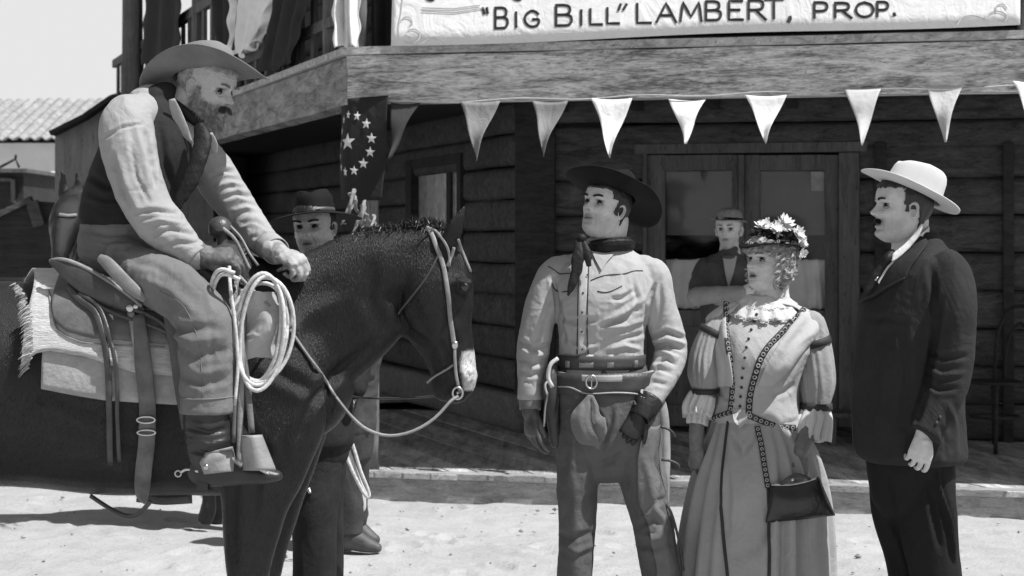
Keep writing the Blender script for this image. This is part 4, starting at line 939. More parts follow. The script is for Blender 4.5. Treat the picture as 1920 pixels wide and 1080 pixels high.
# ================================================================ PEOPLE: shared builders
def skinmat(name, v, rough=.6):
    m, nt, b = nodes(name); vec = coords(nt); at = N(nt, "ShaderNodeAttribute"); at.attribute_name = "tone"
    c = ramp(nt, noisen(nt, vec, 38, 5, .65), [(.3, v * .82), (.7, v * 1.12)]); mx = N(nt, "ShaderNodeMix", data_type='RGBA'); mx.blend_type = 'MULTIPLY'; mx.inputs[0].default_value = 1
    nt.links.new(c, mx.inputs[6]); nt.links.new(at.outputs['Color'], mx.inputs[7]); nt.links.new(mx.outputs[2], b.inputs['Base Color'])
    b.inputs['Roughness'].default_value = rough; b.inputs['Specular IOR Level'].default_value = .28
    b.inputs['Subsurface Weight'].default_value = .12; b.inputs['Subsurface Radius'].default_value = (.01, .01, .01); b.inputs['Subsurface Scale'].default_value = .6
    bump(nt, b, mul(nt, noisen(nt, vec, 320, 3), noisen(nt, vec, 90, 3), 'ADD'), .45, .003); return m
M['skin'] = skinmat("skin", .56); M['skin_w'] = skinmat("fair_skin", .60); M['skin_d'] = skinmat("tanned_skin", .46)
M['hair_d'] = simple("dark_hair", .010, .5, .4, stretch=(1, 1, .3), scale=90, spec=.6); M['hair_g'] = simple("grey_hair", .26, .6, .45, scale=70, spec=.4); M['hair_b'] = simple("blond_curls", .40, .6, .25, scale=60, spec=.5)
M['eyew'] = simple("eye_white", .22, .15, .05, bmp=0, spec=.7); M['iris'] = simple("iris", .02, .1, .2, bmp=0, spec=.8); M['brow'] = simple("brow_hair", .03, .7, .3, bmp=0)
PROF = dict(z=[-.117, -.110, -.098, -.085, -.072, -.060, -.045, -.030, -.015, 0, .015, .030, .045, .060, .078, .095, .107, .114, .117],
            f=[.052, .068, .083, .087, .082, .083, .084, .085, .084, .082, .083, .088, .089, .087, .079, .062, .042, .022, .004],
            b=[.005, -.004, -.012, -.022, -.040, -.055, -.072, -.085, -.095, -.101, -.104, -.105, -.103, -.098, -.086, -.066, -.045, -.024, -.004],
            w=[.022, .034, .044, .051, .056, .060, .064, .067, .069, .071, .0735, .075, .0755, .073, .065, .051, .036, .020, .004])
def headgrid(K=None, off=0.0, nz_=100, nt=120):
    K = K or {}; zz = np.linspace(-.117, .117, nz_); zz = np.sign(zz) * .117 * np.abs(zz / .117) ** .92
    pf, pb, pw = (np.interp(zz, PROF['z'], PROF[k]) for k in 'fbw')
    for a in (pf, pb, pw):
        for _ in range(3): a[1:-1] = (a[:-2] + 2 * a[1:-1] + a[2:]) / 4
    fat = K.get('fat', 0); low = np.exp(-((zz + .055) / .045) ** 2); pw = pw + fat * .010 * low + K.get('jaw', 0) * .006 * np.exp(-((zz + .075) / .025) ** 2); pf = pf + fat * .003 * low
    t = np.linspace(0, 2 * math.pi, nt, endpoint=False); t = t - .42 * np.sin(2 * (t - math.pi / 2)) * -.5 * 1.0
    ct, st = np.cos(t), np.sin(t); yc = -.012 * np.ones_like(zz)
    yc = np.minimum(yc, pf - .02); yc = np.maximum(yc, pb + .005)
    pw2 = np.interp(zz, [-.117, -.08, -.04, .02, .117], [2.0, 1.9, 2.0, 2.35, 2.1])
    X = np.empty((nz_, nt)); Y = np.empty((nz_, nt))
    for i in range(nz_):
        q = (np.abs(ct) ** pw2[i] + np.abs(st) ** pw2[i]) ** (-1 / pw2[i]); X[i] = pw[i] * ct * q
        Y[i] = yc[i] + np.where(st > 0, pf[i] - yc[i], yc[i] - pb[i]) * st * q
    Z = np.repeat(zz[:, None], nt, 1)
    fr = np.clip((Y - .02) / .03, 0, 1)
    def ga(x0, z0, sx, sz, both=False):
        e = np.exp(-((X - x0) / sx) ** 2 - ((Z - z0) / sz) ** 2)
        return e + np.exp(-((X + x0) / sx) ** 2 - ((Z - z0) / sz) ** 2) if both else e
    ns = K.get('nose', 1.0); d = np.zeros_like(X)
    nh = np.interp(Z, [-.036, -.030, -.024, -.016, 0, .018, .03], [0, .008, .022, .0255, .015, .005, 0]) * ns
    nw = np.interp(Z, [-.03, -.02, 0, .03], [.0125, .0125, .008, .007]) * K.get('nosew', 1)
    d += nh * np.exp(-np.abs(X / nw) ** 2.2) + .007 * ns * ga(.0125, -.022, .006, .006, True)
    d += -.0165 * ga(.031, .006, .016, .0100, True) - .006 * ga(.016, .010, .008, .01, True) + .0060 * ga(.030, .027, .019, .007, True) + .0055 * ga(.042, -.018, .016, .014, True)
    d += -.004 * ga(.028, -.040, .010, .014, True) * K.get('crease', 1)
    mw = K.get('mouth', .021); m_ = np.exp(-np.abs(X / mw) ** 3)
    d += m_ * (.0060 * np.exp(-((Z + .050) / .0052) ** 2) + .0080 * np.exp(-((Z + .0640) / .0055) ** 2) - .0070 * np.exp(-((Z + .0568) / .0024) ** 2) - .005 * np.exp(-((Z + .0745) / .005) ** 2))
    d += .006 * ga(0, -.092, .017, .011) - .0015 * ga(0, -.040, .004, .006)
    d += -.0045 * ga(.064, .03, .012, .02, True) * .6
    if K.get('open'): d += -.008 * np.exp(-(X / .013) ** 2 - ((Z + .0575) / .005) ** 2)
    Y = Y + d * fr
    v = np.stack([X, Y, Z], -1)
    if off: v = v + nz(v * np.array([1.2, 1, 1])) * off
    return v
def headM(pos, az, pitch=0, roll=0, s=1.0):
    """az: 0 faces the camera, -90 faces image left, +90 image right"""
    return Matrix.Translation(Vector(list(map(float, pos)))) @ Matrix.Rotation(math.radians(az + 180), 4, 'Z') @ Matrix.Rotation(math.radians(pitch), 4, 'X') @ Matrix.Rotation(math.radians(roll), 4, 'Y') @ Matrix.Scale(s, 4)
def xfp(Mx, p):
    Mx = np.array(Mx); p = np.atleast_2d(p); return p @ Mx[:3, :3].T + Mx[:3, 3]
def addhead(g, Mx, K=None):
    v = headgrid(K); a, b = v.shape[:2]; vv = xfp(Mx, v.reshape(-1, 3))
    g.add(vv, ringfaces(a, b) + [tuple(range(b))[::-1], tuple((a - 1) * b + k for k in range(b))])
    for sx in (-1, 1):   # ears: shell with a rim and hollow
        e = G(); n1, n2 = 14, 18; vs = []
        for i in range(n1):
            r = i / (n1 - 1)
            for j in range(n2):
                t = 2 * math.pi * j / n2; ex = .0175 * r * math.cos(t) * (1 + .25 * math.sin(t)); ez = .031 * r * math.sin(t) - .002 * math.cos(t)
                h = .010 * math.exp(-((r - .8) / .16) ** 2) + .003 - .004 * math.exp(-(r / .45) ** 2); vs.append((h, ex, ez))
        top = np.array(vs); bot = top.copy(); bot[:, 0] = -.006; k = len(top); al = np.vstack([top, bot]); f = ringfaces(n1, n2); f += [tuple(a + k for a in q[::-1]) for q in f]
        f += [((n1 - 1) * n2 + j, (n1 - 1) * n2 + (j + 1) % n2, k + (n1 - 1) * n2 + (j + 1) % n2, k + (n1 - 1) * n2 + j) for j in range(n2)]
        al = al @ np.array(Matrix.Rotation(math.radians(28), 3, 'Z')).T; al[:, 0] += .0735; al[:, 1] += -.014; al[:, 2] += -.006; al[:, 0] *= sx
        g.add(xfp(Mx, al), f)
def tone(me, Mx, lips=.62, stub=0, extra=None):
    c = getco(me); I = Mx.inverted(); q = xfp(I, c); v = np.ones(len(c)); X, Y, Z = q.T; fr = (Y > .045) & (np.abs(X) < .08) & (np.abs(Z) < .12)
    lp = np.exp(-np.abs(X / .021) ** 4) * np.exp(-((Z + .0568) / .0115) ** 4) * fr; v *= 1 - (1 - lips) * lp
    v *= 1 - .75 * np.exp(-np.abs(X / .019) ** 4) * np.exp(-((Z + .0570) / .0028) ** 2) * fr
    for sx in (-1, 1):
        v *= 1 - .80 * np.exp(-(((X - sx * .031) / .017) ** 2) ** 1.5 - ((Z - .0150) / .0032) ** 2) * fr     # lash line
        v *= 1 - .7 * np.exp(-((X - sx * .0075) / .0032) ** 2 - ((Z + .0285) / .003) ** 2) * fr           # nostril
    if stub: v *= 1 - stub * np.clip((-Z - .03) / .02, 0, 1) * np.clip((Z + .135) / .02, 0, 1) * np.clip((Y + .0) / .03, 0, 1) * (np.abs(X) < .09)
    if extra is not None: v = v * extra(X, Y, Z)
    colattr(me, "tone", v)
def facedetail(me, Mx, age=.5, fold=1.0):
    c = getco(me); n = getno(me); q = xfp(Mx.inverted(), c); X, Y, Z = q.T; A = np.abs(X); fr = ((Y > .03) & (A < .075) & (np.abs(Z) < .12)).astype(float); d = np.zeros(len(c))
    def seg(x0, z0, x1, z1, w, a):
        px_, pz = A - x0, Z - z0; dx, dz = x1 - x0, z1 - z0; t = np.clip((px_ * dx + pz * dz) / (dx * dx + dz * dz), 0, 1); r = np.hypot(px_ - t * dx, pz - t * dz)
        return -a * (np.exp(-(r / w) ** 2) - .5 * np.exp(-((r - 2.1 * w) / w) ** 2)) * (.4 + .6 * np.sin(np.clip(t, .08, .92) * math.pi))
    d += seg(.0165, -.020, .0300, -.058, .0028, .0026 * fold) + seg(.0300, -.058, .030, -.080, .003, .0014 * fold)     # cheek folds
    d += seg(.018, -.004, .036, -.010, .0022, .0016 * (fold * .5 + age)) + seg(.046, .004, .060, -.004, .0015, .0012 * age) + seg(.046, .009, .062, .010, .0015, .0012 * age)   # under the eye, crow's feet
    d += seg(.004, .022, .006, .040, .002, .0018 * age) + sum(seg(0, z, .045, z + .002, .0018, .0011 * age) for z in (.048, .060, .072))
    d += seg(.014, .0165, .046, .0140, .0016, .0020)        # lid crease
    d += .0006 * vnoise(q * 260, 11) + .0012 * vnoise(q * 70, 12)
    setco(me, c + n * (d * fr)[:, None])
def faceparts(par, Mx, brow=1.0, browmat='brow', look=(0, 0), lid=.0, seed=1):
    for sx in (-1, 1):
        c = np.array([sx * .0310, .0640, .006]); g = G(); s_ = G(); sphere(s_, (0, 0, 0), .0124, 18, 14); g.merge(s_); g.xf(Mx @ Matrix.Translation(Vector(c))); e = obj("eye", g, M['eyew'], par)
        d = nz(np.array([look[0], 1, look[1]])); g = G(); v = [c + d * .0122]; a_ = nz(np.cross(d, (0, 0, 1))); b_ = np.cross(a_, d)
        v += [c + d * .0116 + (a_ * math.cos(t) + b_ * math.sin(t)) * .0066 for t in np.linspace(0, 2 * math.pi, 14, endpoint=False)]; g.add(xfp(Mx, np.array(v)), [(0, i + 1, (i + 1) % 14 + 1) for i in range(14)]); obj("iris", g, M['iris'], e)
        g = G(); R = .0132; vs = []     # upper lid
        for i in range(7):
            el = math.radians(26 - lid * 30 + i * 14)
            for j in range(13):
                t = math.radians(-72 + j * 12); vs.append(c + R * np.array([math.sin(t) * math.cos(el * .9), math.cos(t) * math.cos(el), math.sin(el) - .25 * math.sin(t) ** 2]))
        g.add(xfp(Mx, np.array(vs)), ringfaces(7, 13, False)); obj("eyelid", g, M[par['skinkey']], par)
        g = G(); R0, D0 = [], []; rr = random.Random(seed)
        for i in range(int(170 * brow)):
            t = rr.random(); x = .012 + .036 * t; z = .0265 + .0045 * math.sin(t * 2.6) + rr.uniform(-.0022, .0022) * (1.3 - t); y = .0925 - .30 * max(0, x - .012) ** 1.35 * 3.2
            R0.append(np.array([sx * x, y, z])); D0.append(np.array([sx * .8, .12, rr.uniform(-.1, .5)]))
        strands(g, R0, D0, .010, .0014, n=2, droop=(0, 0, 0)); g.xf(Mx); obj("eyebrow", g, M[browmat], par)
def haircap(par, Mx, mask, off, mat, nm="hair", rough=.002, seed=3, K=None, comb=(260, 60, 20)):
    v = headgrid(K, 0); a, b = v.shape[:2]; o = v.reshape(-1, 3); n = nz(o * np.array([1.2, 1, 1]))
    jit = .006 * np.stack([vnoise(o * 90, seed + 1), vnoise(o * 90, seed + 2), vnoise(o * 90, seed + 5)], 1); oj = o + jit; keep = mask(oj[:, 0], oj[:, 1], oj[:, 2]); q = o * np.array(comb) ; r = 1 - 2 * np.abs(vnoise(q, seed)); tp = o + n * (off + rough * r)[:, None]
    g = G(); f = [x for x in ringfaces(a, b) if all(keep[i] for i in x)]; used = sorted({i for x in f for i in x}); mp = {k: i for i, k in enumerate(used)}
    top = tp[used]; bot = o[used] - n[used] * .004; k = len(used); ff = [tuple(mp[i] for i in x) for x in f]
    from collections import Counter
    ec = Counter()
    for x in ff:
        for i in range(4): e = (x[i], x[(i + 1) % 4]); ec[tuple(sorted(e))] += 1
    rim = [(x[i], x[(i + 1) % 4]) for x in ff for i in range(4) if ec[tuple(sorted((x[i], x[(i + 1) % 4])))] == 1]
    allf = ff + [tuple(i + k for i in x[::-1]) for x in ff] + [(e[1], e[0], e[0] + k, e[1] + k) for e in rim]
    g.add(xfp(Mx, np.vstack([top, bot])), allf); return obj(nm, g, mat, par)
def hat(nm, Mx, mat, band, brim=(.085, .10), curl=.05, droop=.02, crown=.105, top=.85, crease=.02, hx=.078, hy=.100, par=None, taper=.88, front=1.0, back=1.0, dome=False, bandmat=None, th=.0035, lift=(0, 0), droopf=None):
    """local frame = head frame; brim plane at z=0 of Mx. lift: extra upturn of the brim on local -x / +x side"""
    n = 72; rows = []; t = np.linspace(0, 2 * math.pi, n, endpoint=False); ct, st = np.cos(t), np.sin(t)
    for i in range(14):       # brim from edge inward
        r = 1 - i / 13; ext = np.where(st > 0, front, back) * np.abs(st) + (1 - np.abs(st)); bx = hx + brim[0] * r * (1); by = hy + brim[1] * r * ext
        lf = np.where(ct < 0, lift[0], lift[1]) * np.abs(ct) ** 1.5
        z = curl * r ** 1.7 * np.abs(ct) ** 1.6 * 1.0 - np.where(st > 0, droop if droopf is None else droopf, droop) * r ** 1.5 * np.abs(st) ** 2 + lf * r ** 1.6 + .003 * np.sin(3 * t + 1) * r
        sh = 1 - .10 * r * (curl / .05) * np.abs(ct) ** 2
        rows.append(np.stack([bx * ct * sh, by * st, z], 1))
    prof = [(0.0, 1.0), (.12, .985), (.3, .965), (.5, .94), (.7, .915), (.85, taper), (.93, taper * .96), (.98, taper * .88), (1.0, taper * .74), (1.0, taper * .5), (.995, taper * .25), (.99, .02)] if not dome else [(0, 1), (.15, .99), (.35, .975), (.55, .94), (.7, .88), (.82, .79), (.91, .66), (.96, .5), (.985, .34), (1, .18), (1, .02)]
    for h, r in prof:
        z = crown * h * np.ones(n); x = hx * r * ct; y = hy * r * st
        if not dome: z = z - crease * np.exp(-(x / (hx * .33)) ** 2) * (h > .9) * (1 - .0 * h) - (1 - top) * crown * np.clip(st, 0, 1) * h * .9; k_ = np.exp(-((x - 0) / .03) ** 2)
        if not dome and h > .35: x = x * (1 - .16 * np.clip((st - .2) / .8, 0, 1) * h)
        rows.append(np.stack([x, y, z], 1))
    v = np.vstack(rows); g = G(); g.add(xfp(Mx, v), ringfaces(len(rows), n) + [tuple((len(rows) - 1) * n + k for k in range(n))]); o = obj(nm, g, mat, par)
    s = o.modifiers.new("solid", 'SOLIDIFY'); s.thickness = th; s.offset = 0
    if band:
        g = G(); rws = [np.stack([(hx * q + .003) * ct, (hy * q + .003) * st, z + 0 * t - (1 - top) * crown * np.clip(st, 0, 1) * .9 * z / crown], 1) for z, q in ((.002, 1.0), (.012, .99), (band, .975))]; g.add(xfp(Mx, np.vstack(rws)), ringfaces(3, n)); ob = obj("hat_band", g, bandmat or M['leather'], o)
        s = ob.modifiers.new("solid", 'SOLIDIFY'); s.thickness = .002
    return o
def hand(g, wrist, d, n, side=1, s=1.0, curls=(.35, .4, .45, .5), spread=.06, thumb=(.6, .35), wid=1.0, base=.25, fat=1.0):
    """d fingers direction, n back-of-hand normal, thumb on +side of cross(d,n)"""
    wrist = np.array(wrist, float); d = nz(np.array(d, float)); n = np.array(n, float); n = nz(n - d * (n @ d)); sd = np.cross(d, n) * side
    T = lambda a, b, c: wrist + (sd * a + d * b + n * c) * s
    rows = [(0, -.03, 0, .026, .021), (0, 0, 0, .027, .019), (.002, .03, 0, .036, .017), (.002, .065, .002, .042 * wid, .016), (0, .088, .001, .042 * wid, .0135)]
    loft(g, [list(T(a, b, c)) + [r1 * s, r2 * s * fat] for a, b, c, r1, r2 in rows], ref=tuple(n), n=20, seg=4)
    L = [(.040, .026, .021), (.045, .029, .022), (.041, .027, .021), (.032, .021, .019)]; xo = [.031, .0105, -.0105, -.030]; yo = [.084, .090, .087, .078]
    for i in range(4):
        p = T(xo[i] * wid, yo[i] - .018, 0); an = base * curls[i]; az_ = (1.5 - i) * spread; r = [.0088, .0090, .0085, .0074][i] * s * fat; pts = [list(p) + [r, r]]
        dd = nz(d * math.cos(az_) + sd * math.sin(az_)); p = p + dd * .018 * s; pts.append(list(p) + [r * 1.04, r * 1.04])
        for j, l in enumerate(L[i]):
            an += curls[i] * (1.1 if j else .8); di = dd * math.cos(an) - n * math.sin(an); p = p + di * l * s; k = (.94, .86, .7)[j]; pts.append(list(p) + [r * k, r * k])
        loft(g, pts, ref=tuple(sd), n=12, seg=4)
    a, c_ = thumb; p = T(.018, .012, -.004); t1 = nz(sd * math.sin(a) + d * math.cos(a) - n * c_); t2 = nz(t1 * .8 + d * .5 - n * c_ * .6); t3 = nz(t2 + d * .25)
    pts = [list(p) + [.014 * s, .014 * s]]
    for di, l, r in ((t1, .038, .0125), (t2, .032, .0105), (t3, .026, .0075)): p = p + di * l * s; pts.append(list(p) + [r * s * fat, r * s * fat])
    loft(g, pts, ref=tuple(n), n=12, seg=4)
def person(nm, base, lab, key='skin'):
    t = thing(nm, base, lab, 'person'); t['skinkey'] = key; return t
def tubes_on(nm, tree, lines, r, mt, par, off=.002, n=6, flat=None, step=6):
    out = []
    for l in lines:
        p = trail(tree, l, off, step)
        if len(p) < 3: continue
        for _ in range(1): p[1:-1] = (p[:-2] + 2 * p[1:-1] + p[2:]) / 4
        g = G(); tube(g, p, r, n=n, seg=1, flat=flat); out.append(obj(nm, g, mt, par))
    return out
def dots_on(nm, tree, pts, r, mt, par, off=.002, flat=.5):
    for a, b in pts:
        p = cast(tree, a, b, off)
        if p is None: continue
        g = G(); sphere(g, p, (r, r * flat, r), 12, 8); obj(nm, g, mt, par)
def mesh_cloth(nm, g, mt, par, vox=.006, sm=4, wr=None, fl=None):
    me = fuse(g, vox, sm)
    if wr:
        for k in wr: wrinkle(me, **k)
    if fl: folds(me, fl)
    fix(me); return link(nm, me, mt, par)
# ================================================================ MAN IN THE PALE SHIRT (centre)
Yh = 6.4
hero = person("person", P(1150, 1225, Yh) * V(1, 1, 0), 'young man in a pale piped shirt, black hat and gun belt standing beside the woman', 'skin')
HM = headM(P(1133, 391, Yh), -43, 14, -5, .98); K = dict(jaw=1, nose=.85)
g = G(); addhead(g, HM, K)
limb(g, [(1150, 415, Yh + .03, 58, 1), (1143, 450, Yh + .02, 62, .95), (1138, 485, Yh + .03, 76, .9), (1135, 520, Yh + .02, 100, .7)], n=24)
bd = fuse(g, .0026, 1, .3); facedetail(bd, HM, .35, .8); tone(bd, HM, lips=.62, stub=.22)
bodyL = G()   # torso, arms and legs under the clothes
stack(bodyL, [(500, 1075, 1190, Yh + .02, .07), (600, 1060, 1195, Yh, .09), (690, 1055, 1200, Yh, .09), (760, 1062, 1200, Yh, .09), (820, 1090, 1180, Yh, .06)], n=24)
for l in ([(1060, 510, Yh, 44, 1), (1005, 645, Yh, 40, 1), (996, 745, Yh - .02, 30, 1)], [(1212, 512, Yh, 44, 1), (1250, 655, Yh + .03, 40, 1), (1210, 765, Yh - .08, 30, 1)],
          [(1085, 850, Yh, 56, 1), (1082, 1000, Yh, 56, 1), (1075, 1190, Yh, 44, 1)], [(1192, 850, Yh, 56, 1), (1220, 1000, Yh, 56, 1), (1250, 1190, Yh, 44, 1)]): limb(bodyL, [(a, b, c, d * .8, e) for a, b, c, d, e in l], n=16)
mb = fuse(bodyL, .012, 2); colattr(mb, "tone", np.ones(len(mb.vertices)))
def joinme(a, *bs):
    bm = bmesh.new(); bm.from_mesh(a)
    for b in bs: bm.from_mesh(b)
    bm.to_mesh(a); bm.free(); return a
fix(bd); joinme(bd, mb); fix(bd); hb = link("body", bd, M['skin'], hero)
faceparts(hero, HM, brow=2.0, look=(-.10, .12), lid=.75)
haircap(hero, HM, lambda x, y, z: ((y < .045) & (z > -.02) & ~((np.abs(x) > .05) & (y > .004) & (z < .03))) | ((z > .060)) | ((y < -.03) & (z > -.06)) | ((np.abs(x) > .058) & (y > -.004) & (y < .018) & (z > -.022)), .006, M['hair_d'], K=K)
# shirt
g = G()
stack(g, [(470, 1082, 1186, Yh + .03, .065), (482, 1058, 1206, Yh + .03, .085), (500, 1038, 1228, Yh + .02, .105), (530, 1033, 1234, Yh + .01, .125), (570, 1040, 1222, Yh, .138), (615, 1046, 1210, Yh, .130), (650, 1048, 1206, Yh, .122), (680, 1046, 1208, Yh, .122), (700, 1044, 1212, Yh, .125)], n=44)
limb(g, [(1062, 500, Yh + .02, 46, 1.2), (1040, 515, Yh + .02, 60, 1.15), (1020, 560, Yh + .01, 62, 1.1), (1008, 610, Yh, 62, 1.05), (1001, 650, Yh, 62, 1.0), (997, 690, Yh - .01, 55, 1.0), (994, 722, Yh - .02, 46, 1.0)], n=30)
limb(g, [(1208, 502, Yh + .02, 50, 1.2), (1226, 520, Yh + .02, 62, 1.15), (1236, 570, Yh + .02, 62, 1.1), (1250, 620, Yh + .03, 64, 1.05), (1259, 655, Yh + .03, 60, 1.05), (1250, 690, Yh - .01, 58, 1.0), (1230, 730, Yh - .06, 50, 1.0), (1216, 752, Yh - .09, 44, 1)], n=30)
M['shirt'] = cloth("pale_shirt", .37, var=.07)
sh_f = [([(1048, 595), (1080, 605), (1120, 600)], 5, -.006), ([(1205, 560), (1170, 585), (1140, 600)], 5, .007), ([(1200, 580), (1165, 600), (1125, 612)], 4, -.006), ([(1205, 600), (1170, 612), (1140, 615)], 5, .006), ([(1210, 625), (1180, 632), (1150, 640)], 4, -.005), ([(1190, 545), (1165, 560), (1148, 560)], 4, -.007), ([(1188, 530), (1196, 560), (1190, 580)], 4, -.006),
        ([(1222, 632), (1250, 622), (1282, 634)], 4, -.010), ([(1225, 640), (1250, 634), (1284, 645)], 4, .008), ([(1228, 652), (1250, 646), (1280, 655)], 3.5, -.009), ([(1225, 664), (1245, 660), (1272, 672)], 4, .006), ([(1230, 680), (1250, 672), (1266, 684)], 3.5, -.007), ([(1215, 700), (1235, 690), (1260, 700)], 4, -.006), ([(1205, 725), (1225, 715), (1250, 722)], 4, -.005),
        ([(975, 640), (1000, 655), (1032, 645)], 4, -.008), ([(975, 655), (1000, 668), (1030, 662)], 4, .006), ([(975, 672), (998, 684), (1026, 676)], 4, -.007), ([(975, 695), (995, 704), (1018, 698)], 4, -.005), ([(1030, 560), (1018, 600), (1005, 640)], 5, -.005), ([(1050, 560), (1052, 610), (1060, 640)], 4, -.006),
        ([(1236, 520), (1240, 570), (1230, 610)], 5, -.005), ([(1060, 640), (1090, 655), (1120, 650)], 4, .005), ([(1140, 655), (1170, 648), (1200, 655)], 4, .006), ([(1036, 520), (1042, 550), (1046, 590)], 4, -.009), ([(1230, 530), (1215, 570), (1208, 620)], 4, -.010)]
shirt = mesh_cloth("shirt", g, M['shirt'], hero, .0055, 3, wr=[dict(amp=.0022, scale=.07, stretch=(1, 1, .7), seed=2), dict(amp=.0012, scale=.03, seed=5)], fl=sh_f)
T_ = bvh(shirt); M['pipe'] = simple("dark_piping", .03, .6, .2, bmp=0); M['gold'] = simple("small_button", .05, .4, .2, bmp=0)
tubes_on("piping", T_, [[(1028, 500), (1040, 506), (1050, 515), (1062, 512), (1080, 515), (1091, 524)], [(1108, 526), (1125, 519), (1145, 515), (1170, 514), (1188, 508), (1205, 508)], [(1035, 532), (1040, 544), (1052, 548), (1066, 546)], [(1120, 546), (1135, 549), (1150, 545), (1166, 536)],
                       [(1086, 500), (1084, 560), (1083, 620), (1082, 664)], [(1104, 500), (1102, 560), (1101, 620), (1103, 664)]], .0021, M['pipe'], hero, .001)
g = G(); p = trail(T_, [(1095, 478), (1093, 560), (1092, 664)], .003, 8); loft(g, np.column_stack([p, np.full(len(p), .016), np.full(len(p), .003)]), seg=1, n=12, rnd=False, power=4); obj("placket", g, M['shirt'], hero)
dots_on("button", T_, [(1102, 517), (1094, 550), (1093, 586), (1092, 621), (1093, 655)], .0042, M['gold'], hero, .008)
for pts in ([(1110, 474), (1118, 492), (1128, 510), (1138, 494), (1150, 480)], [(1084, 470), (1086, 484), (1092, 498), (1100, 486), (1106, 474)]):
    c = [cast(T_, *q, .010, Yh - .1) for q in pts]; g = G(); g.add(c + [x + V(0, .004, 0) for x in c], [(0, 1, 2), (0, 2, 3, 4), (5, 7, 6), (5, 9, 8, 7), (0, 1, 6, 5), (1, 2, 7, 6), (2, 3, 8, 7), (3, 4, 9, 8)]); obj("collar", g, M['shirt'], hero, False)
# cuffs, neckerchief
for pts in ([(994, 712, Yh - .02, 44, 1), (994, 748, Yh - .02, 46, 1)], [(1218, 742, Yh - .09, 46, 1), (1204, 770, Yh - .11, 46, 1)]):
    g = G(); limb(g, pts, n=28, cap=False, seg=3); o = obj("cuff", g, M['shirt'], hero, solid=.004)
g = G(); M['silk'] = simple("black_silk", .012, .6, .4, scale=20, bmp=.7, bscale=30, spec=.25, bd=.01)
ck = xfp(HM, np.array([[.0, .0, -.13]]))[0]
vs = []; nn = 40
for i in range(10):
    for j in range(nn):
        t = 2 * math.pi * j / nn; r = .066 + .012 * math.sin(i / 9 * math.pi) + .004 * math.sin(i * 2.3 + 1.2 * math.sin(t)) ; z = (i / 9 - .5) * .05 + .012 * math.sin(t * 1 + 2.4)
        vs.append(P(1143, 463, Yh + .02) + V(r * 1.18 * math.cos(t), r * 1.0 * math.sin(t), z))
g.add(vs, ringfaces(10, nn)); nk = obj("neckerchief", g, M['silk'], hero, solid=.006)
for pts in ([(1086, 448, Yh - .09, 16, .7), (1084, 480, Yh - .125, 22, .3), (1080, 510, Yh - .135, 20, .25), (1072, 535, Yh - .14, 14, .3), (1066, 553, Yh - .14, 4, .5)], [(1090, 450, Yh - .09, 14, .7), (1100, 475, Yh - .12, 18, .3), (1104, 498, Yh - .13, 8, .3)]):
    g = G(); limb(g, pts, n=14); me = mkmesh("t", g); fix(me); wrinkle(me, .0025, .012, stretch=(2, 2, .4)); obj_ = link("neckerchief_tail", me, M['silk'], hero)
g = G(); sphere(g, P(1090, 447, Yh - .095), (.02, .016, .018), 14, 10); obj("knot", g, M['silk'], hero)
# trousers
M['trou'] = cloth("dark_trousers", .10, var=.25); g = G()
stack(g, [(672, 1050, 1206, Yh, .112), (700, 1040, 1216, Yh, .125), (740, 1036, 1230, Yh, .135), (790, 1040, 1234, Yh, .135), (835, 1046, 1232, Yh, .12), (865, 1060, 1215, Yh, .08)], n=40)
limb(g, [(1084, 770, Yh, 86, 1.35), (1083, 840, Yh, 82, 1.3), (1082, 910, Yh, 76, 1.25), (1081, 1000, Yh, 70, 1.15), (1078, 1080, Yh, 68, 1.1), (1073, 1170, Yh + .01, 72, 1.1), (1070, 1205, Yh + .01, 74, 1.2)], n=30)
limb(g, [(1190, 770, Yh, 92, 1.3), (1192, 840, Yh, 88, 1.25), (1205, 910, Yh, 80, 1.2), (1223, 980, Yh, 74, 1.15), (1240, 1080, Yh, 72, 1.1), (1256, 1170, Yh + .01, 76, 1.1), (1262, 1205, Yh + .01, 78, 1.2)], n=30)
tf = [([(1110, 760), (1130, 800), (1122, 850)], 6, -.008), ([(1150, 770), (1140, 810), (1128, 850)], 5, -.006), ([(1165, 850), (1150, 865), (1130, 868)], 5, -.008), ([(1195, 985), (1225, 975), (1255, 990)], 6, -.009), ([(1195, 1000), (1225, 1010), (1258, 1000)], 6, .008), ([(1198, 1022), (1228, 1030), (1262, 1018)], 5, -.008), ([(1205, 960), (1225, 945), (1248, 935)], 5, -.006),
      ([(1048, 1000), (1075, 1010), (1112, 998)], 6, -.007), ([(1048, 1020), (1080, 1035), (1112, 1022)], 6, .006), ([(1070, 860), (1078, 950), (1080, 1070)], 8, .004), ([(1210, 860), (1225, 930), (1240, 980)], 7, .005), ([(1048, 780), (1060, 840), (1056, 900)], 7, -.004)]
tr_o = mesh_cloth("trousers", g, M['trou'], hero, .007, 4, wr=[dict(amp=.003, scale=.11, stretch=(1, 1, .6), seed=12), dict(amp=.0012, scale=.035, seed=15)], fl=tf)
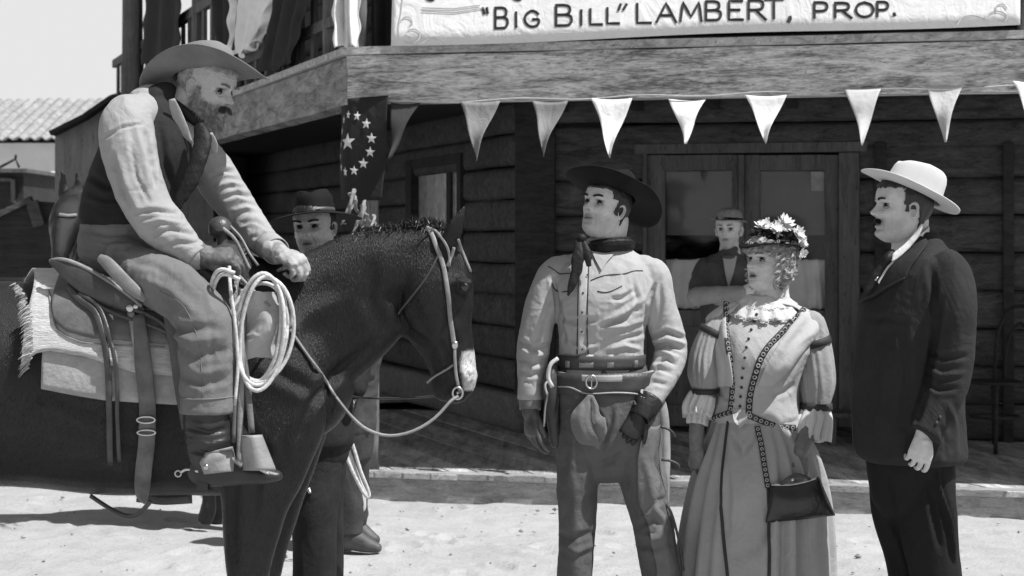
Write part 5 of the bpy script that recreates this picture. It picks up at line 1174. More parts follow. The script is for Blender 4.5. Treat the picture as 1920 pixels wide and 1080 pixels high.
# pale chaps panel along the outside of his left leg
TT = bvh(tr_o); M['chap'] = cloth("pale_chaps", .15, var=.2)
def chapf(u, v):
    out = []
    for a, b in zip(u, v):
        y = 800 + 400 * b; xl = np.interp(y, [800, 830, 900, 980, 1080, 1200], [1215, 1196, 1194, 1212, 1232, 1246]) + 3 * math.sin(b * 14); xr = np.interp(y, [800, 900, 1000, 1080, 1200], [1240, 1250, 1266, 1280, 1300])
        x = xl + (xr - xl) * a; p = cast(TT, min(x, np.interp(y, [800, 900, 1000, 1080, 1200], [1228, 1238, 1252, 1266, 1285])), y, .006, Yh - .02); q = P(x, y, p[1]); k = np.clip((a - .5) * 2, 0, 1); q = q + V(0, .07 * k * k, 0); out.append(q + V(.004 * math.sin(b * 31), 0, 0))
    return np.array(out)
g = G(); sheet(g, chapf, 26, 60, .003); obj("chaps", g, M['chap'], hero)
# belts
TT = bvh([tr_o, shirt]); M['web'] = simple("striped_belt", .05, .6, .3, bmp=.3); M['belt'] = simple("gun_belt_leather", .045, .45, .4, scale=9, bmp=.5, bscale=90)
def beltband(nm, ytop, ybot, xl, xr, mt, off, sag=0, th=.004, ythk=.125):
    vs = []; n_ = 60
    for i in range(4):
        k = i / 3
        for j in range(n_):
            t = 2 * math.pi * j / n_; x = (xl + xr) / 2 + (xr - xl) / 2 * math.cos(t) * (1 + off / .17); y = ytop + (ybot - ytop) * k + sag * (math.sin(t) < 0) * abs(math.sin(t)); vs.append(P(x, y, Yh) + V(0, (ythk + off) * math.sin(t), 0) - P(x, HY, Yh) * V(0, 0, 0))
    g = G(); g.add(vs, ringfaces(4, n_)); return obj(nm, g, mt, hero, solid=th)
beltband("belt", 664, 690, 1047, 1207, M['web'], .006); 
TB = bvh([tr_o, shirt] + [o for o in hero.children if o.name.startswith("belt")])
for x, w in ((1066, 8), (1100, 26), (1144, 12), (1190, 8)):
    g = G(); vs = []
    for yy in (665, 689):
        for xx in (x - w / 2, x, x + w / 2): vs.append(cast(TB, xx, yy, .006, Yh - .13))
    vs = np.array(vs); g.add(np.vstack([vs, vs + V(0, .004, 0)]), [(0, 1, 4, 3), (1, 2, 5, 4), (6, 9, 10, 7), (7, 10, 11, 8), (0, 6, 7, 1), (1, 7, 8, 2), (3, 4, 10, 9), (4, 5, 11, 10), (0, 3, 9, 6), (2, 8, 11, 5)]); obj("belt_panel", g, simple("belt_panel", .26, .5, .3), hero)
beltband("gun_belt", 695, 735, 1035, 1226, M['belt'], .014, 0, .006, .13)
beltband("gun_belt_edge", 688, 700, 1040, 1220, simple("belt_roll", .33, .6), .016, 10, .008, .128)
TB = bvh([o for o in hero.children if o.type == 'MESH' and o.name.split('.')[0] in ('gun_belt', 'trousers')])
tubes_on("belt_stitching", TB, [[(1040, 725), (1070, 726), (1100, 738), (1150, 736), (1190, 738), (1215, 745)]], .003, simple("belt_thong", .36, .6), hero, .003)
p = cast(TB, 1110, 716, .012, Yh - .15); g = G(); torus(g, p, .02, .004, Matrix.Rotation(math.radians(90), 4, 'X'), 20, 8, ry=.024); g2 = G(); tube(g2, [p - V(0, 0, .02), p + V(0, -.004, 0), p + V(0, 0, .02)], .0025); g.merge(g2); obj("buckle", g, M['steel'], hero)
# tongue of folded gloves tucked in the belt
M['suede'] = cloth("pale_suede", .15, var=.2)
g = G(); limb(g, [(1106, 744, Yh - .150, 14, .5), (1104, 760, Yh - .158, 36, .25), (1100, 785, Yh - .166, 62, .16), (1106, 806, Yh - .168, 64, .15), (1116, 822, Yh - .165, 44, .2), (1122, 834, Yh - .158, 16, .4)], n=30, power=2.6)
me = mkmesh("t", g); fix(me); folds(me, [([(1108, 750), (1112, 790), (1128, 828)], 3, -.012), ([(1092, 760), (1086, 790), (1096, 815)], 6, .006), ([(1128, 775), (1132, 800), (1134, 815)], 4, .005)]); wrinkle(me, .003, .03, seed=8); link("glove_tongue", me, M['suede'], hero)
# holster and pistol on his right hip
g = G(); limb(g, [(1036, 690, Yh - .06, 20, 1.2), (1032, 720, Yh - .07, 30, 1.2), (1036, 770, Yh - .06, 28, 1.1), (1042, 830, Yh - .04, 20, 1)], n=16); hs2 = obj("holster", g, M['belt'], hero)
g = G(); tube(g, [P(1046, 672, Yh - .12), P(1032, 684, Yh - .13), P(1028, 708, Yh - .13), P(1036, 726, Yh - .13)], .008); tube(g, [P(1030, 712, Yh - .13), P(1022, 722, Yh - .135), P(1026, 740, Yh - .13)], .004); obj("pistol_grip", g, simple("ivory_grip", .5, .35), hs2)
g = G(); tube(g, [P(1028, 735, Yh - .12), P(1022, 765, Yh - .12), P(1020, 800, Yh - .12)], .0035); obj("thong", g, M['leather_l'], hs2)
g = G(); limb(g, [(1212, 715, Yh + .02, 24, 1.2), (1236, 760, Yh + .02, 28, 1.2), (1244, 830, Yh + .04, 26, 1.1), (1246, 900, Yh + .04, 20, 1), (1250, 940, Yh + .04, 10, 1)], n=16); h3 = obj("holster", g, simple("pale_holster_leather", .32, .5, .3), hero)
for pts in ([(1238, 800), (1252, 804), (1262, 812), (1266, 820)], [(1240, 862), (1256, 864), (1270, 870), (1274, 878)], [(1244, 940), (1258, 960), (1272, 1010), (1282, 1070)]):
    g = G(); tube(g, [P(a, b, Yh - .05) for a, b in pts], .005); obj("tie_string", g, M['belt'], hero)
# boots
for bx, yw in ((1070, -14), (1262, 6)):
    g = G(); limb(g, [(bx, 1170, Yh + .02, 56, 1), (bx, 1210, Yh + .02, 48, 1.1)], n=18)
    b0 = P(bx, 1208, Yh); loft(g, [(b0[0], b0[1] + .07, .05, .035, .045), (b0[0], b0[1] - .02, .055, .045, .05), (b0[0] + yw * .001, b0[1] - .12, .04, .05, .036), (b0[0] + yw * .002, b0[1] - .20, .03, .036, .024)], ref=(0, 0, 1), n=18)
    mesh_cloth("boot", g, M['belt'], hero, .008, 3)
# gloves
M['glove'] = simple("black_glove", .016, .45, .4, scale=20, bmp=.6, bscale=80, spec=.5); M['glove_m'] = simple("brown_glove", .085, .5, .4, scale=20, bmp=.6, bscale=80, spec=.4)
g = G(); hand(g, P(994, 768, Yh - .03), (.07, -.10, -1), (-.75, -.55, 0), side=-1, curls=(.25, .32, .42, .5), spread=.10, thumb=(.35, .25)); limb(g, [(994, 742, Yh - .02, 34, 1), (994, 775, Yh - .03, 30, .9)], n=18)
mesh_cloth("glove", g, M['glove_m'], hero, .0032, 1)
g = G(); hand(g, P(1200, 772, Yh - .12), (-.42, -.2, -.85), (.25, -.95, .1), side=-1, curls=(.75, .8, .85, .9), spread=.04, thumb=(.75, .1), fat=1.08); 
mesh_cloth("glove", g, M['glove'], hero, .0032, 1)
g = G(); limb(g, [(1218, 748, Yh - .09, 54, 1), (1208, 766, Yh - .11, 50, 1), (1198, 784, Yh - .13, 40, .9)], n=28, cap=False); me = mkmesh("t", g); fix(me); wrinkle(me, .003, .014, stretch=(1, 1, 3)); o = link("glove_cuff", me, M['glove'], hero); s = o.modifiers.new("s", 'SOLIDIFY'); s.thickness = .004
g = G(); limb(g, [(994, 740, Yh - .02, 44, 1), (994, 768, Yh - .03, 38, 1)], n=28, cap=False); o = obj("glove_cuff", g, simple("pale_cuff", .16, .6), hero, solid=.004)
# hat
M['felt_b'] = simple("black_felt", .010, .8, .3, scale=12, bmp=.3, bscale=120, spec=.15)
HH = headM(P(1139, 385, Yh), -48, 19, 5, 1.0) @ Matrix.Translation((0, -.018, .047))
o = hat("hat", HH, M['felt_b'], .018, brim=(.088, .105), curl=.030, droop=.050, droopf=-.038, crown=.098, top=.74, crease=.022, par=hero, taper=.80, front=1.0, back=1.2, lift=(0, .0))
# ================================================================ WOMAN IN THE PALE DRESS
Yw = 6.53
wo = person("person", P(1420, 1215, Yw) * V(1, 1, 0), 'blond woman in a pale braid-trimmed dress and flowered hat, holding a dark handbag', 'skin_w')
WM = headM(P(1442, 492, Yw), -55, 4, 0, .97); K = dict(fat=1.3, nose=.9, nosew=1.15, mouth=.017, open=1, crease=.8)
g = G(); addhead(g, WM, K); limb(g, [(1450, 520, Yw + .02, 58, 1), (1448, 548, Yw + .02, 64, .95), (1444, 575, Yw + .02, 90, .8), (1440, 610, Yw + .02, 130, .7)], n=24)
bd = fuse(g, .0026, 1, .3); facedetail(bd, WM, .3, .7); tone(bd, WM, lips=.35)
g = G(); stack(g, [(600, 1385, 1500, Yw + .02, .07), (700, 1370, 1480, Yw, .09), (790, 1370, 1480, Yw, .1), (900, 1370, 1480, Yw, .1)], n=24)
for l in ([(1350, 620, Yw, 40, 1), (1325, 700, Yw, 34, 1), (1308, 790, Yw, 26, 1), (1307, 840, Yw, 24, 1)], [(1520, 630, Yw, 40, 1), (1530, 720, Yw, 36, 1), (1515, 800, Yw - .05, 28, 1)], [(1400, 880, Yw, 60, 1), (1395, 1190, Yw, 44, 1)], [(1450, 880, Yw, 60, 1), (1455, 1190, Yw, 44, 1)]): limb(g, l, n=14)
mb = fuse(g, .012, 2); colattr(mb, "tone", np.ones(len(mb.vertices))); fix(bd); joinme(bd, mb); fix(bd); link("body", bd, M['skin_w'], wo)
faceparts(wo, WM, brow=.5, browmat='hair_g', look=(-.05, .05), lid=.5, seed=5)
# bodice
M['dress'] = cloth("pale_dress", .42, var=.05); M['skirt'] = cloth("skirt_cloth", .34, var=.10); M['braid'] = simple("dark_braid", .03, .7, .3); M['lace'] = cloth("white_lace", .60)
g = G(); stack(g, [(570, 1404, 1478, Yw + .02, .06), (582, 1378, 1504, Yw + .02, .08), (594, 1360, 1522, Yw + .02, .10), (615, 1346, 1534, Yw + .01, .125), (655, 1344, 1524, Yw - .01, .155), (690, 1344, 1508, Yw - .01, .16), (725, 1347, 1498, Yw, .145), (750, 1342, 1498, Yw, .145), (778, 1334, 1502, Yw, .155), (792, 1336, 1500, Yw, .15)], n=50, rnd=False)
bf_ = [([(1500, 650), (1480, 680), (1460, 700)], 6, .006), ([(1500, 665), (1484, 695), (1470, 720)], 4, -.006), ([(1350, 640), (1356, 690), (1352, 730)], 5, .005), ([(1490, 720), (1470, 735), (1450, 740)], 5, -.004), ([(1345, 735), (1365, 748), (1380, 750)], 4, -.004)]
bod = mesh_cloth("bodice", g, M['dress'], wo, .006, 3, wr=[dict(amp=.0016, scale=.05, seed=22)], fl=bf_)
# shoulder cape / bertha: wide folds from the shoulders to the waist
WT = bvh(bod)
def revers(side):
    g = G()
    if side > 0: O = [(1478, 566), (1520, 582), (1549, 610), (1546, 626), (1520, 640), (1480, 690), (1450, 722)]; I_ = [(1458, 572), (1486, 580), (1496, 592), (1478, 616), (1455, 650), (1432, 690), (1420, 722)]
    else: O = [(1378, 566), (1352, 576), (1326, 596), (1330, 612), (1338, 650), (1346, 690), (1352, 722)]; I_ = [(1386, 572), (1372, 584), (1364, 600), (1366, 640), (1372, 670), (1376, 700), (1376, 722)]
    O, I_ = crom(np.array(O, float), 8), crom(np.array(I_, float), 8)
    def f(u, v):
        out = []
        for a, b in zip(u, v):
            i = a * (len(O) - 1); k = min(int(i), len(O) - 2); t = i - k; p = (I_[k] * (1 - t) + I_[k + 1] * t) * (1 - b) + (O[k] * (1 - t) + O[k + 1] * t) * b
            q = cast(WT, p[0], p[1], .012, None)
            if q is None: q = P(p[0], p[1], Yw - .02 + .03 * b)
            q = q + V(0, -(.010 * math.sin(b * 12) * math.sin(min(1, a * 1.2) * 3.1) + .014 * (b < .97)), 0); out.append(q)
        out = np.array(out).reshape(49, 22, 3)
        for _ in range(3): out[:, 1:-1] = (out[:, :-2] + 2 * out[:, 1:-1] + out[:, 2:]) / 4; out[1:-1] = (out[:-2] + 2 * out[1:-1] + out[2:]) / 4
        return out.reshape(-1, 3)
    sheet(g, f, 49, 22, .006); return obj("shoulder_drape", g, M['dress'], wo)
R1, R2 = revers(1), revers(-1)
# lace collar
g = G(); rr = rng.normal(size=400)
def lace(u, v):
    t = u * 2 * math.pi; r = .052 + .070 * v + .006 * np.sin(t * 17) * v; c = P(1436, 560, Yw + .015); z = .012 - .062 * v ** 1.3 - .016 * np.cos(t + .2) * 0 + .006 * np.sin(t * 11 + v * 5) * v
    return np.stack([c[0] + r * 1.18 * np.cos(t), c[1] + r * .98 * np.sin(t), c[2] + z - .03 * (np.sin(t) < 0) * np.abs(np.sin(t)) * v], 1)
sheet(g, lace, 120, 12, .003); me = mkmesh("lace", g); fix(me); wrinkle(me, .003, .012, seed=31); lc = link("lace_collar", me, M['lace'], wo)
g = G()
for i in range(60):
    a = i / 60 * 2 * math.pi; p = lace(np.array([i / 60]), np.array([1.0]))[0]; torus(g, p, .007, .0022, Matrix.Rotation(random.uniform(0, 3), 3, 'X') @ Matrix.Rotation(a, 3, 'Z'), 10, 5)
    p = lace(np.array([(i + .5) / 60]), np.array([.62]))[0]; torus(g, p + V(0, -.003, .003), .005, .0016, Matrix.Rotation(random.uniform(1, 2), 3, 'X'), 8, 5)
obj("lace_edge", g, M['lace'], lc)
WT2 = bvh([bod, R1, R2, lc])
# braid: flat dark ribbon carrying a chain of small pale loops
def braid(pts, w=9, loops=True, tree=None, Yfb=None, off=.004):
    p = trail(tree or WT2, pts, off, 5, Yfb)
    for _ in range(3): p[1:-1] = (p[:-2] + 2 * p[1:-1] + p[2:]) / 4
    r = W(w, Yw) / 2; g = G(); loft(g, np.column_stack([p, np.full(len(p), r), np.full(len(p), .0022)]), seg=1, n=8, rnd=False, power=3); b = obj("braid", g, M['braid'], wo)
    if loops:
        g = G(); L = np.concatenate([[0], np.cumsum(np.linalg.norm(np.diff(p, axis=0), axis=1))]); k = int(L[-1] / (r * 1.9))
        for i in range(k):
            s = (i + .5) / k * L[-1]; q = np.array([np.interp(s, L, p[:, j]) for j in range(3)]); torus(g, q + V(0, -.0032, 0), r * .52, r * .17, Matrix.Rotation(math.radians(90), 4, 'X'), 10, 5)
        tag(obj("braid_loops", g, M['dress'], b), kind=None)
braid([(1362, 566), (1362, 600), (1365, 650), (1374, 700), (1374, 740), (1370, 772)], 11)
braid([(1508, 580), (1490, 600), (1462, 628), (1430, 665), (1414, 710), (1406, 745), (1404, 780)], 12)
braid([(1336, 786), (1350, 780), (1372, 773)], 10); braid([(1402, 778), (1430, 790), (1465, 800), (1492, 802)], 11)
dots_on("button", WT2, [(1418, 590), (1414, 604), (1409, 619), (1404, 636), (1400, 652), (1397, 671), (1394, 690), (1392, 708), (1391, 726), (1389, 744), (1388, 762), (1388, 780)], .0058, M['ink'], wo, .004)
# pointed basque front
g = G(); v = [cast(WT2, x, y, .006, Yw - .15) for x, y in ((1374, 768), (1388, 768), (1403, 768))] + [P(1401, 790, Yw - .165), P(1386, 804, Yw - .17), P(1376, 788, Yw - .165)]; v = np.array(v)
g.add(np.vstack([v, v + V(0, .006, 0)]), [(0, 1, 4, 5), (1, 2, 3, 4), (11, 10, 7, 6), (10, 9, 8, 7), (5, 4, 10, 11), (4, 3, 9, 10), (2, 8, 9, 3), (0, 5, 11, 6), (0, 6, 7, 1), (1, 7, 8, 2)]); obj("basque_point", g, M['dress'], wo, False)
# skirt
g = G(); TH = 180; rows = []
lv = [(778, 1340, 1498, .15), (800, 1334, 1508, .165), (840, 1322, 1528, .20), (890, 1306, 1542, .235), (950, 1292, 1552, .26), (1010, 1282, 1556, .28), (1080, 1274, 1558, .30), (1150, 1266, 1562, .315), (1208, 1260, 1566, .33)]
lv = crom(np.array(lv, float), 6); th = np.linspace(0, 2 * math.pi, TH, endpoint=False)
for y, l, r, t_ in lv:
    k = np.clip((y - 775) / 120, 0, 1); x = (l + r) / 2 + (r - l) / 2 * np.cos(th); s = np.sin(th)
    panel = np.exp(-((th - 4.42) / .42) ** 4)      # the smooth apron panel, turned toward her facing
    fold = (np.sin(th * 19 + 1.3 * np.sin(th * 5)) * .55 + np.sin(th * 31 + 2) * .25) * (1 - panel) + .25 * np.sin(th * 3 + y * .03) * panel
    rad = 1 + (.075 * k + .012) * fold * (1 + .3 * np.sin(th * 4 + 1)); c = P((l + r) / 2, y, Yw); hw = W(r - l, Yw) / 2
    rows.append(np.stack([c[0] + hw * np.cos(th) * rad, Yw + t_ * s * rad, np.full(TH, c[2])], 1))
g.add(np.vstack(rows), ringfaces(len(rows), TH)); skm = mkmesh("skirt", g); fix(skm)
wrinkle(skm, .004, .10, stretch=(1, 1, .25), seed=40, ridge=False); folds(skm, [([(1372, 815), (1385, 840), (1392, 850)], 4, -.008), ([(1420, 810), (1405, 835), (1396, 848)], 4, -.008), ([(1370, 850), (1378, 930), (1374, 1000)], 6, .006), ([(1420, 1040), (1438, 1000), (1444, 960)], 7, -.010), ([(1380, 1060), (1410, 1050), (1436, 1020)], 7, .008)])
sk = link("skirt", skm, M['skirt'], wo); s = sk.modifiers.new("s", 'SOLIDIFY'); s.thickness = .003
ST2 = bvh(sk)
braid([(1366, 790), (1360, 840), (1354, 900), (1352, 950)], 5, False, ST2); braid([(1352, 950), (1356, 1000), (1364, 1070), (1368, 1130)], 6, False, ST2)
braid([(1420, 800), (1428, 840), (1434, 880), (1440, 915)], 10, True, ST2, off=.006); braid([(1440, 915), (1443, 980), (1442, 1080), (1440, 1130)], 6, False, ST2)
# sleeves
def puff(nm, rows, fr=14, amp=.055, mt='skirt', cap=True, seedp=0):
    g = G(); limb(g, rows, n=96, seg=7, mod=lambda u, t: 1 + amp * np.sin(u * math.pi) ** .5 * (np.sin(t * fr + seedp + 2.2 * np.sin(t * 3) + 1.2 * np.sin(u * 5)) * .6 + .4 * np.sin(t * 7 + seedp + 2 * u)), cap=cap); return obj(nm, g, M[mt], wo)
M['sleeve'] = cloth("sleeve_cloth", .30, var=.08)
puff("sleeve", [(1348, 612, Yw, 46, 1.1), (1332, 636, Yw - .01, 52, 1.1), (1325, 670, Yw - .01, 66, 1.1), (1322, 705, Yw - .02, 66, 1.1), (1320, 730, Yw - .02, 46, 1.1)], mt='sleeve')
puff("sleeve", [(1520, 610, Yw, 56, 1.1), (1526, 640, Yw - .01, 60, 1.1), (1530, 680, Yw - .02, 66, 1.15), (1532, 720, Yw - .03, 66, 1.1), (1530, 758, Yw - .04, 50, 1.1)], seedp=2, mt='sleeve')
def band(rows, mt='braid', nm="sleeve_band", solid=.004):
    g = G(); limb(g, rows, n=40, cap=False, seg=2); return obj(nm, g, M[mt], wo, solid=solid)
band([(1341, 618, Yw, 54, 1.16), (1335, 630, Yw, 57, 1.16)]); band([(1320, 728, Yw - .02, 52, 1.1), (1320, 738, Yw - .02, 52, 1.1)])
band([(1523, 636, Yw - .01, 66, 1.18), (1527, 649, Yw - .01, 67, 1.18)]); band([(1530, 755, Yw - .04, 58, 1.1), (1530, 768, Yw - .04, 60, 1.1)])
def frill(rows, fr, amp, seed=0):
    g = G(); limb(g, rows, n=110, seg=6, cap=False, mod=lambda u, t: 1 + amp * (u * .9 + .1) * (np.sin(t * fr + seed) * .7 + np.sin(t * fr * .43 + 1) * .5)); o = obj("cuff_frill", g, M['lace'], wo, solid=.003)
frill([(1320, 736, Yw - .02, 46, 1.1), (1314, 750, Yw - .02, 52, 1.1), (1308, 766, Yw - .02, 52, 1.1), (1306, 782, Yw - .03, 44, 1.2)], 13, .30)
frill([(1320, 742, Yw - .02, 40, 1.1), (1310, 770, Yw - .02, 38, 1.1), (1306, 796, Yw - .03, 34, 1.2)], 9, .22, 2)
frill([(1529, 766, Yw - .04, 52, 1.1), (1528, 784, Yw - .05, 60, 1.1), (1524, 802, Yw - .06, 62, 1.1), (1520, 818, Yw - .06, 62, 1.2)], 13, .26, 1)
frill([(1527, 770, Yw - .05, 44, 1.1), (1518, 800, Yw - .07, 46, 1.1), (1514, 824, Yw - .07, 50, 1.2)], 8, .22, 3)
# gloves and hands
M['wglove'] = simple("grey_glove", .17, .6, .25, scale=30, bmp=.5, bscale=120)
g = G(); limb(g, [(1308, 776, Yw - .03, 28, 1), (1306, 815, Yw - .03, 28, 1), (1306, 838, Yw - .03, 26, 1)], n=18); hand(g, P(1306, 836, Yw - .03), (.02, -.05, -1), (-.5, -.85, 0), side=-1, s=.86, curls=(.5, .55, .6, .65), thumb=(.4, .3))
mesh_cloth("glove", g, M['wglove'], wo, .0032, 1, wr=[dict(amp=.0012, scale=.015, stretch=(1, 1, 2.5))])
g = G(); limb(g, [(1520, 800, Yw - .08, 32, 1), (1506, 832, Yw - .13, 34, 1), (1500, 846, Yw - .15, 34, 1)], n=18); hand(g, P(1500, 846, Yw - .155), (-.14, -.25, -1), (.15, -1, .1), side=-1, s=.92, curls=(.85, .9, .95, 1.0), thumb=(.3, .5), spread=.05)
wg_ = mesh_cloth("glove", g, M['wglove'], wo, .0032, 1, wr=[dict(amp=.0012, scale=.015, stretch=(1, 1, 2.5))])
# handbag: a thing of its own, held by its frame
bagc = P(1500, 940, Yw - .24); bag = thing("handbag", bagc, 'dark clasp handbag with a pale metal frame in the gloved hand of the woman', 'handbag'); Yb = Yw - .26
def bagp(u, v, sgn):
    xl = 1446 - 10 * v; xr = 1536 + 30 * v; x = xl + (xr - xl) * u; yt = 910 - 14 * u + 6 * math.sin(math.pi * u); yb = 980 - 14 * u; y = yt + (yb - yt) * v
    bul = .008 + .035 * math.sin(math.pi * min(1, v * .85 + .1)) * (math.sin(math.pi * u) ** .4); return P(x, y, Yb) + V(0, sgn * bul + .004 * math.sin(9 * u) * v, 0)
g = G(); nu, nv = 26, 14; A_ = np.array([[bagp(i / (nu - 1), j / (nv - 1), -1) for j in range(nv)] for i in range(nu)]); B_ = np.array([[bagp(i / (nu - 1), j / (nv - 1), 1) for j in range(nv)] for i in range(nu)])
k = nu * nv; idx = np.arange(k).reshape(nu, nv); f = ringfaces(nu, nv, False); ff = f + [tuple(a + k for a in q[::-1]) for q in f]; rim = list(idx[0, :]) + list(idx[1:, -1]) + list(idx[-1, ::-1][1:]) + list(idx[::-1, 0][1:-1])
ff += [(rim[i], rim[(i + 1) % len(rim)], rim[(i + 1) % len(rim)] + k, rim[i] + k) for i in range(len(rim))]
g.add(np.vstack([A_.reshape(-1, 3), B_.reshape(-1, 3)]), ff); obj("bag_body", g, simple("bag_leather", .016, .3, .3, scale=14, bmp=.4, bscale=60, spec=.6), bag)
g = G(); tube(g, [bagp(u, -.01, 0) for u in np.linspace(0, 1, 12)], .0065, seg=1); obj("frame", g, M['steel'], bag)
g = G(); tube(g, [bagp(u, -.05, 0) + V(0, -.004, .03 * math.sin(math.pi * (u - .2) / .62)) for u in np.linspace(.2, .82, 12)], .006, seg=1); obj("handle", g, M['leather'], bag)
g = G(); sphere(g, bagp(.44, -.08, 0) + V(0, -.014, .012), .008); obj("clasp", g, M['steel'], bag)
# hair: tight curls over a cap
haircap(wo, WM, lambda x, y, z: (z > .035) | ((y < .02) & (z > -.05)), .008, M['hair_b'], K=K, rough=.004)
hv = headgrid(K).reshape(-1, 3); hv = hv[np.abs(hv[:, 2]) < .1]
g = G(); ok = ((hv[:, 2] > .035) & (hv[:, 2] < .07) & (hv[:, 1] > .02)) | ((hv[:, 1] < .035) & (hv[:, 2] > -.095) & (hv[:, 2] < .07) & (np.abs(hv[:, 0]) > .03)) | ((hv[:, 1] < -.02) & (hv[:, 2] > -.10) & (hv[:, 2] < .07))
cand = hv[ok]; sel = []
for i in rng.permutation(len(cand)):
    p = cand[i]
    if all(np.linalg.norm(p - q) > .020 for q in sel): sel.append(p)
    if len(sel) > 120: break
for p in sel:      # each lock is a loose spiral of fine strands with its own random axis
    n = nz(p * np.array([1.3, 1, .5])); ax_ = nz(np.array([0, 0, -1]) + rng.normal(size=3) * .75); e1 = nz(np.cross(ax_, n + .01)); e2 = np.cross(ax_, e1); R = random.uniform(.007, .015); ph = random.uniform(0, 6); L = random.uniform(.012, .030); turns = random.uniform(.9, 1.9)
    for st_ in range(9):
        pts = []; rr_ = R * random.uniform(.6, 1.15); o_ = random.uniform(-.5, .5); sh_ = rng.normal(size=3) * .0025
        for k in range(int(turns * 9) + 1):
            q = k / (turns * 9); t = ph + o_ + q * turns * 2 * math.pi; pts.append(p + n * .012 + sh_ + e1 * rr_ * math.cos(t) + e2 * rr_ * math.sin(t) + ax_ * L * (q - .4))
        tube(g, np.array(pts), np.linspace(.0015, .0009, len(pts)), n=4, seg=2)
g.xf(WM); obj("curls", g, M['hair_b'], wo)
g = G(); R0, D0 = [], []
for i in range(500):
    p = cand[rng.integers(len(cand))]; n = nz(p * np.array([1.3, 1, .5])); R0.append(p + n * .008); D0.append(n * .6 + rng.normal(size=3) * .8)
strands(g, R0, D0, .022, .0009, n=5, wave=.35, dr=.4); g.xf(WM); obj("loose_hair", g, M['hair_b'], wo)
# hat with white flowers
WH = headM(P(1443, 486, Yw), -62, 4, -4, .97) @ Matrix.Translation((0, -.012, .066))
h_ = hat("hat", WH, simple("straw_dark", .010, .9, .4, scale=60, bmp=.8, bscale=150, spec=.1), .016, brim=(.036, .058), curl=.004, droop=.030, crown=.050, top=.9, crease=.0, hx=.072, hy=.084, par=wo, taper=.9, dome=True, bandmat=M['silk'], front=1.1, back=.5)
M['petal'] = cloth("white_petal", .66); M['leaf'] = simple("dark_leaf", .02, .6, .3)
def flower(c, nrm, R, np_=9, seed=0):
    nrm = nz(np.array(nrm, float)); a = nz(np.cross(nrm, (.1, .2, 1))); b = np.cross(nrm, a); g = G(); r_ = random.Random(seed)
    for layer in (0, 1):
        for i in range(np_):
            t = 2 * math.pi * (i + .5 * layer) / np_ + r_.uniform(-.12, .12); d = a * math.cos(t) + b * math.sin(t); s = np.cross(nrm, d); RR = R * (1 - .3 * layer) * r_.uniform(.8, 1.15); vs = []; lift = r_.uniform(.15, .6)
            for k in range(6):
                q = k / 5; w = .21 * R * math.sin(math.pi * min(.93, .15 + q * .78)); cc = np.array(c) + d * RR * q + nrm * (.012 * layer + R * lift * q * q + .004); vs += [cc - s * w + nrm * .25 * w, cc, cc + s * w + nrm * .25 * w]
            g.add(vs, ringfaces(6, 3, False))
    sphere(g, np.array(c) + nrm * .012, R * .16, 10, 6); return g
fl_ = [((.0, .055, .052), .036), ((-.045, .030, .048), .034), ((.040, .015, .060), .030), ((-.030, -.020, .070), .044), ((.02, -.045, .062), .034), ((-.068, -.055, .040), .036), ((-.05, -.085, .012), .032), ((-.070, -.080, -.030), .024), ((.05, -.075, .03), .03)]
for i, (c, R) in enumerate(fl_):
    n = np.array(c) * np.array([1.5, .5, 1]) + np.array([-.025, 0, .02]); g = flower(c, n, R, 10, i); g.xf(WH); o = obj("flower", g, M['petal'], h_, False); s = o.modifiers.new("s", 'SOLIDIFY'); s.thickness = .001
g = G(); R0 = []; D0 = []
for i in range(120):
    t = rng.uniform(0, 2 * math.pi); R0.append(np.array([.066 * math.cos(t), .078 * math.sin(t), rng.uniform(.02, .05)])); D0.append(np.array([math.cos(t), math.sin(t), rng.uniform(-.2, .9)]))
strands(g, R0, D0, .034, .006, n=3); g.xf(WH); obj("leaves", g, M['leaf'], h_)
for sx in (-1, 1):
    g = G(); c = P(1400 + sx * 30 + 20, 1205, Yw - .05); loft(g, [(c[0], c[1] + .06, .04, .03, .03), (c[0], c[1] - .05, .04, .038, .03), (c[0], c[1] - .14, .025, .03, .018)], ref=(0, 0, 1)); obj("shoe", g, M['leather'], wo)
# ================================================================ MAN IN THE DARK SUIT (right)
Ys = 6.04
su = person("person", P(1715, 1270, Ys) * V(1, 1, 0), 'tall moustached man in a dark suit and white hat at the right of the woman', 'skin')
SM = headM(P(1690, 392, Ys), -80, 3, 0, 1.03); K = dict(jaw=1.2, fat=.5, nose=1.1)
g = G(); addhead(g, SM, K); limb(g, [(1706, 415, Ys + .01, 70, .9), (1706, 450, Ys + .01, 68, .85), (1712, 490, Ys, 90, .8), (1720, 530, Ys, 130, .7)], n=24)
bd = fuse(g, .0026, 1, .3); facedetail(bd, SM, .6, 1.2); tone(bd, SM, lips=.75, stub=.2)
g = G(); stack(g, [(520, 1660, 1780, Ys, .11), (650, 1640, 1790, Ys, .13), (860, 1650, 1780, Ys, .12), (900, 1660, 1770, Ys, .1)], n=24)
for l in ([(1690, 880, Ys + .07, 54, .8), (1708, 1080, Ys + .07, 44, .8), (1712, 1240, Ys + .08, 34, 1)], [(1740, 880, Ys - .06, 54, .8), (1756, 1080, Ys - .07, 44, .8), (1772, 1240, Ys - .06, 34, 1)], [(1785, 560, Ys - .19, 34, 1), (1784, 680, Ys - .21, 34, .9), (1760, 750, Ys - .22, 22, 1), (1754, 768, Ys - .23, 16, 1)]): limb(g, l, n=16)
mb = fuse(g, .012, 2); colattr(mb, "tone", np.ones(len(mb.vertices)))
hg = G(); limb(hg, [(1733, 818, Ys - .25, 16, 1), (1732, 824, Ys - .25, 26, 1)], n=16)
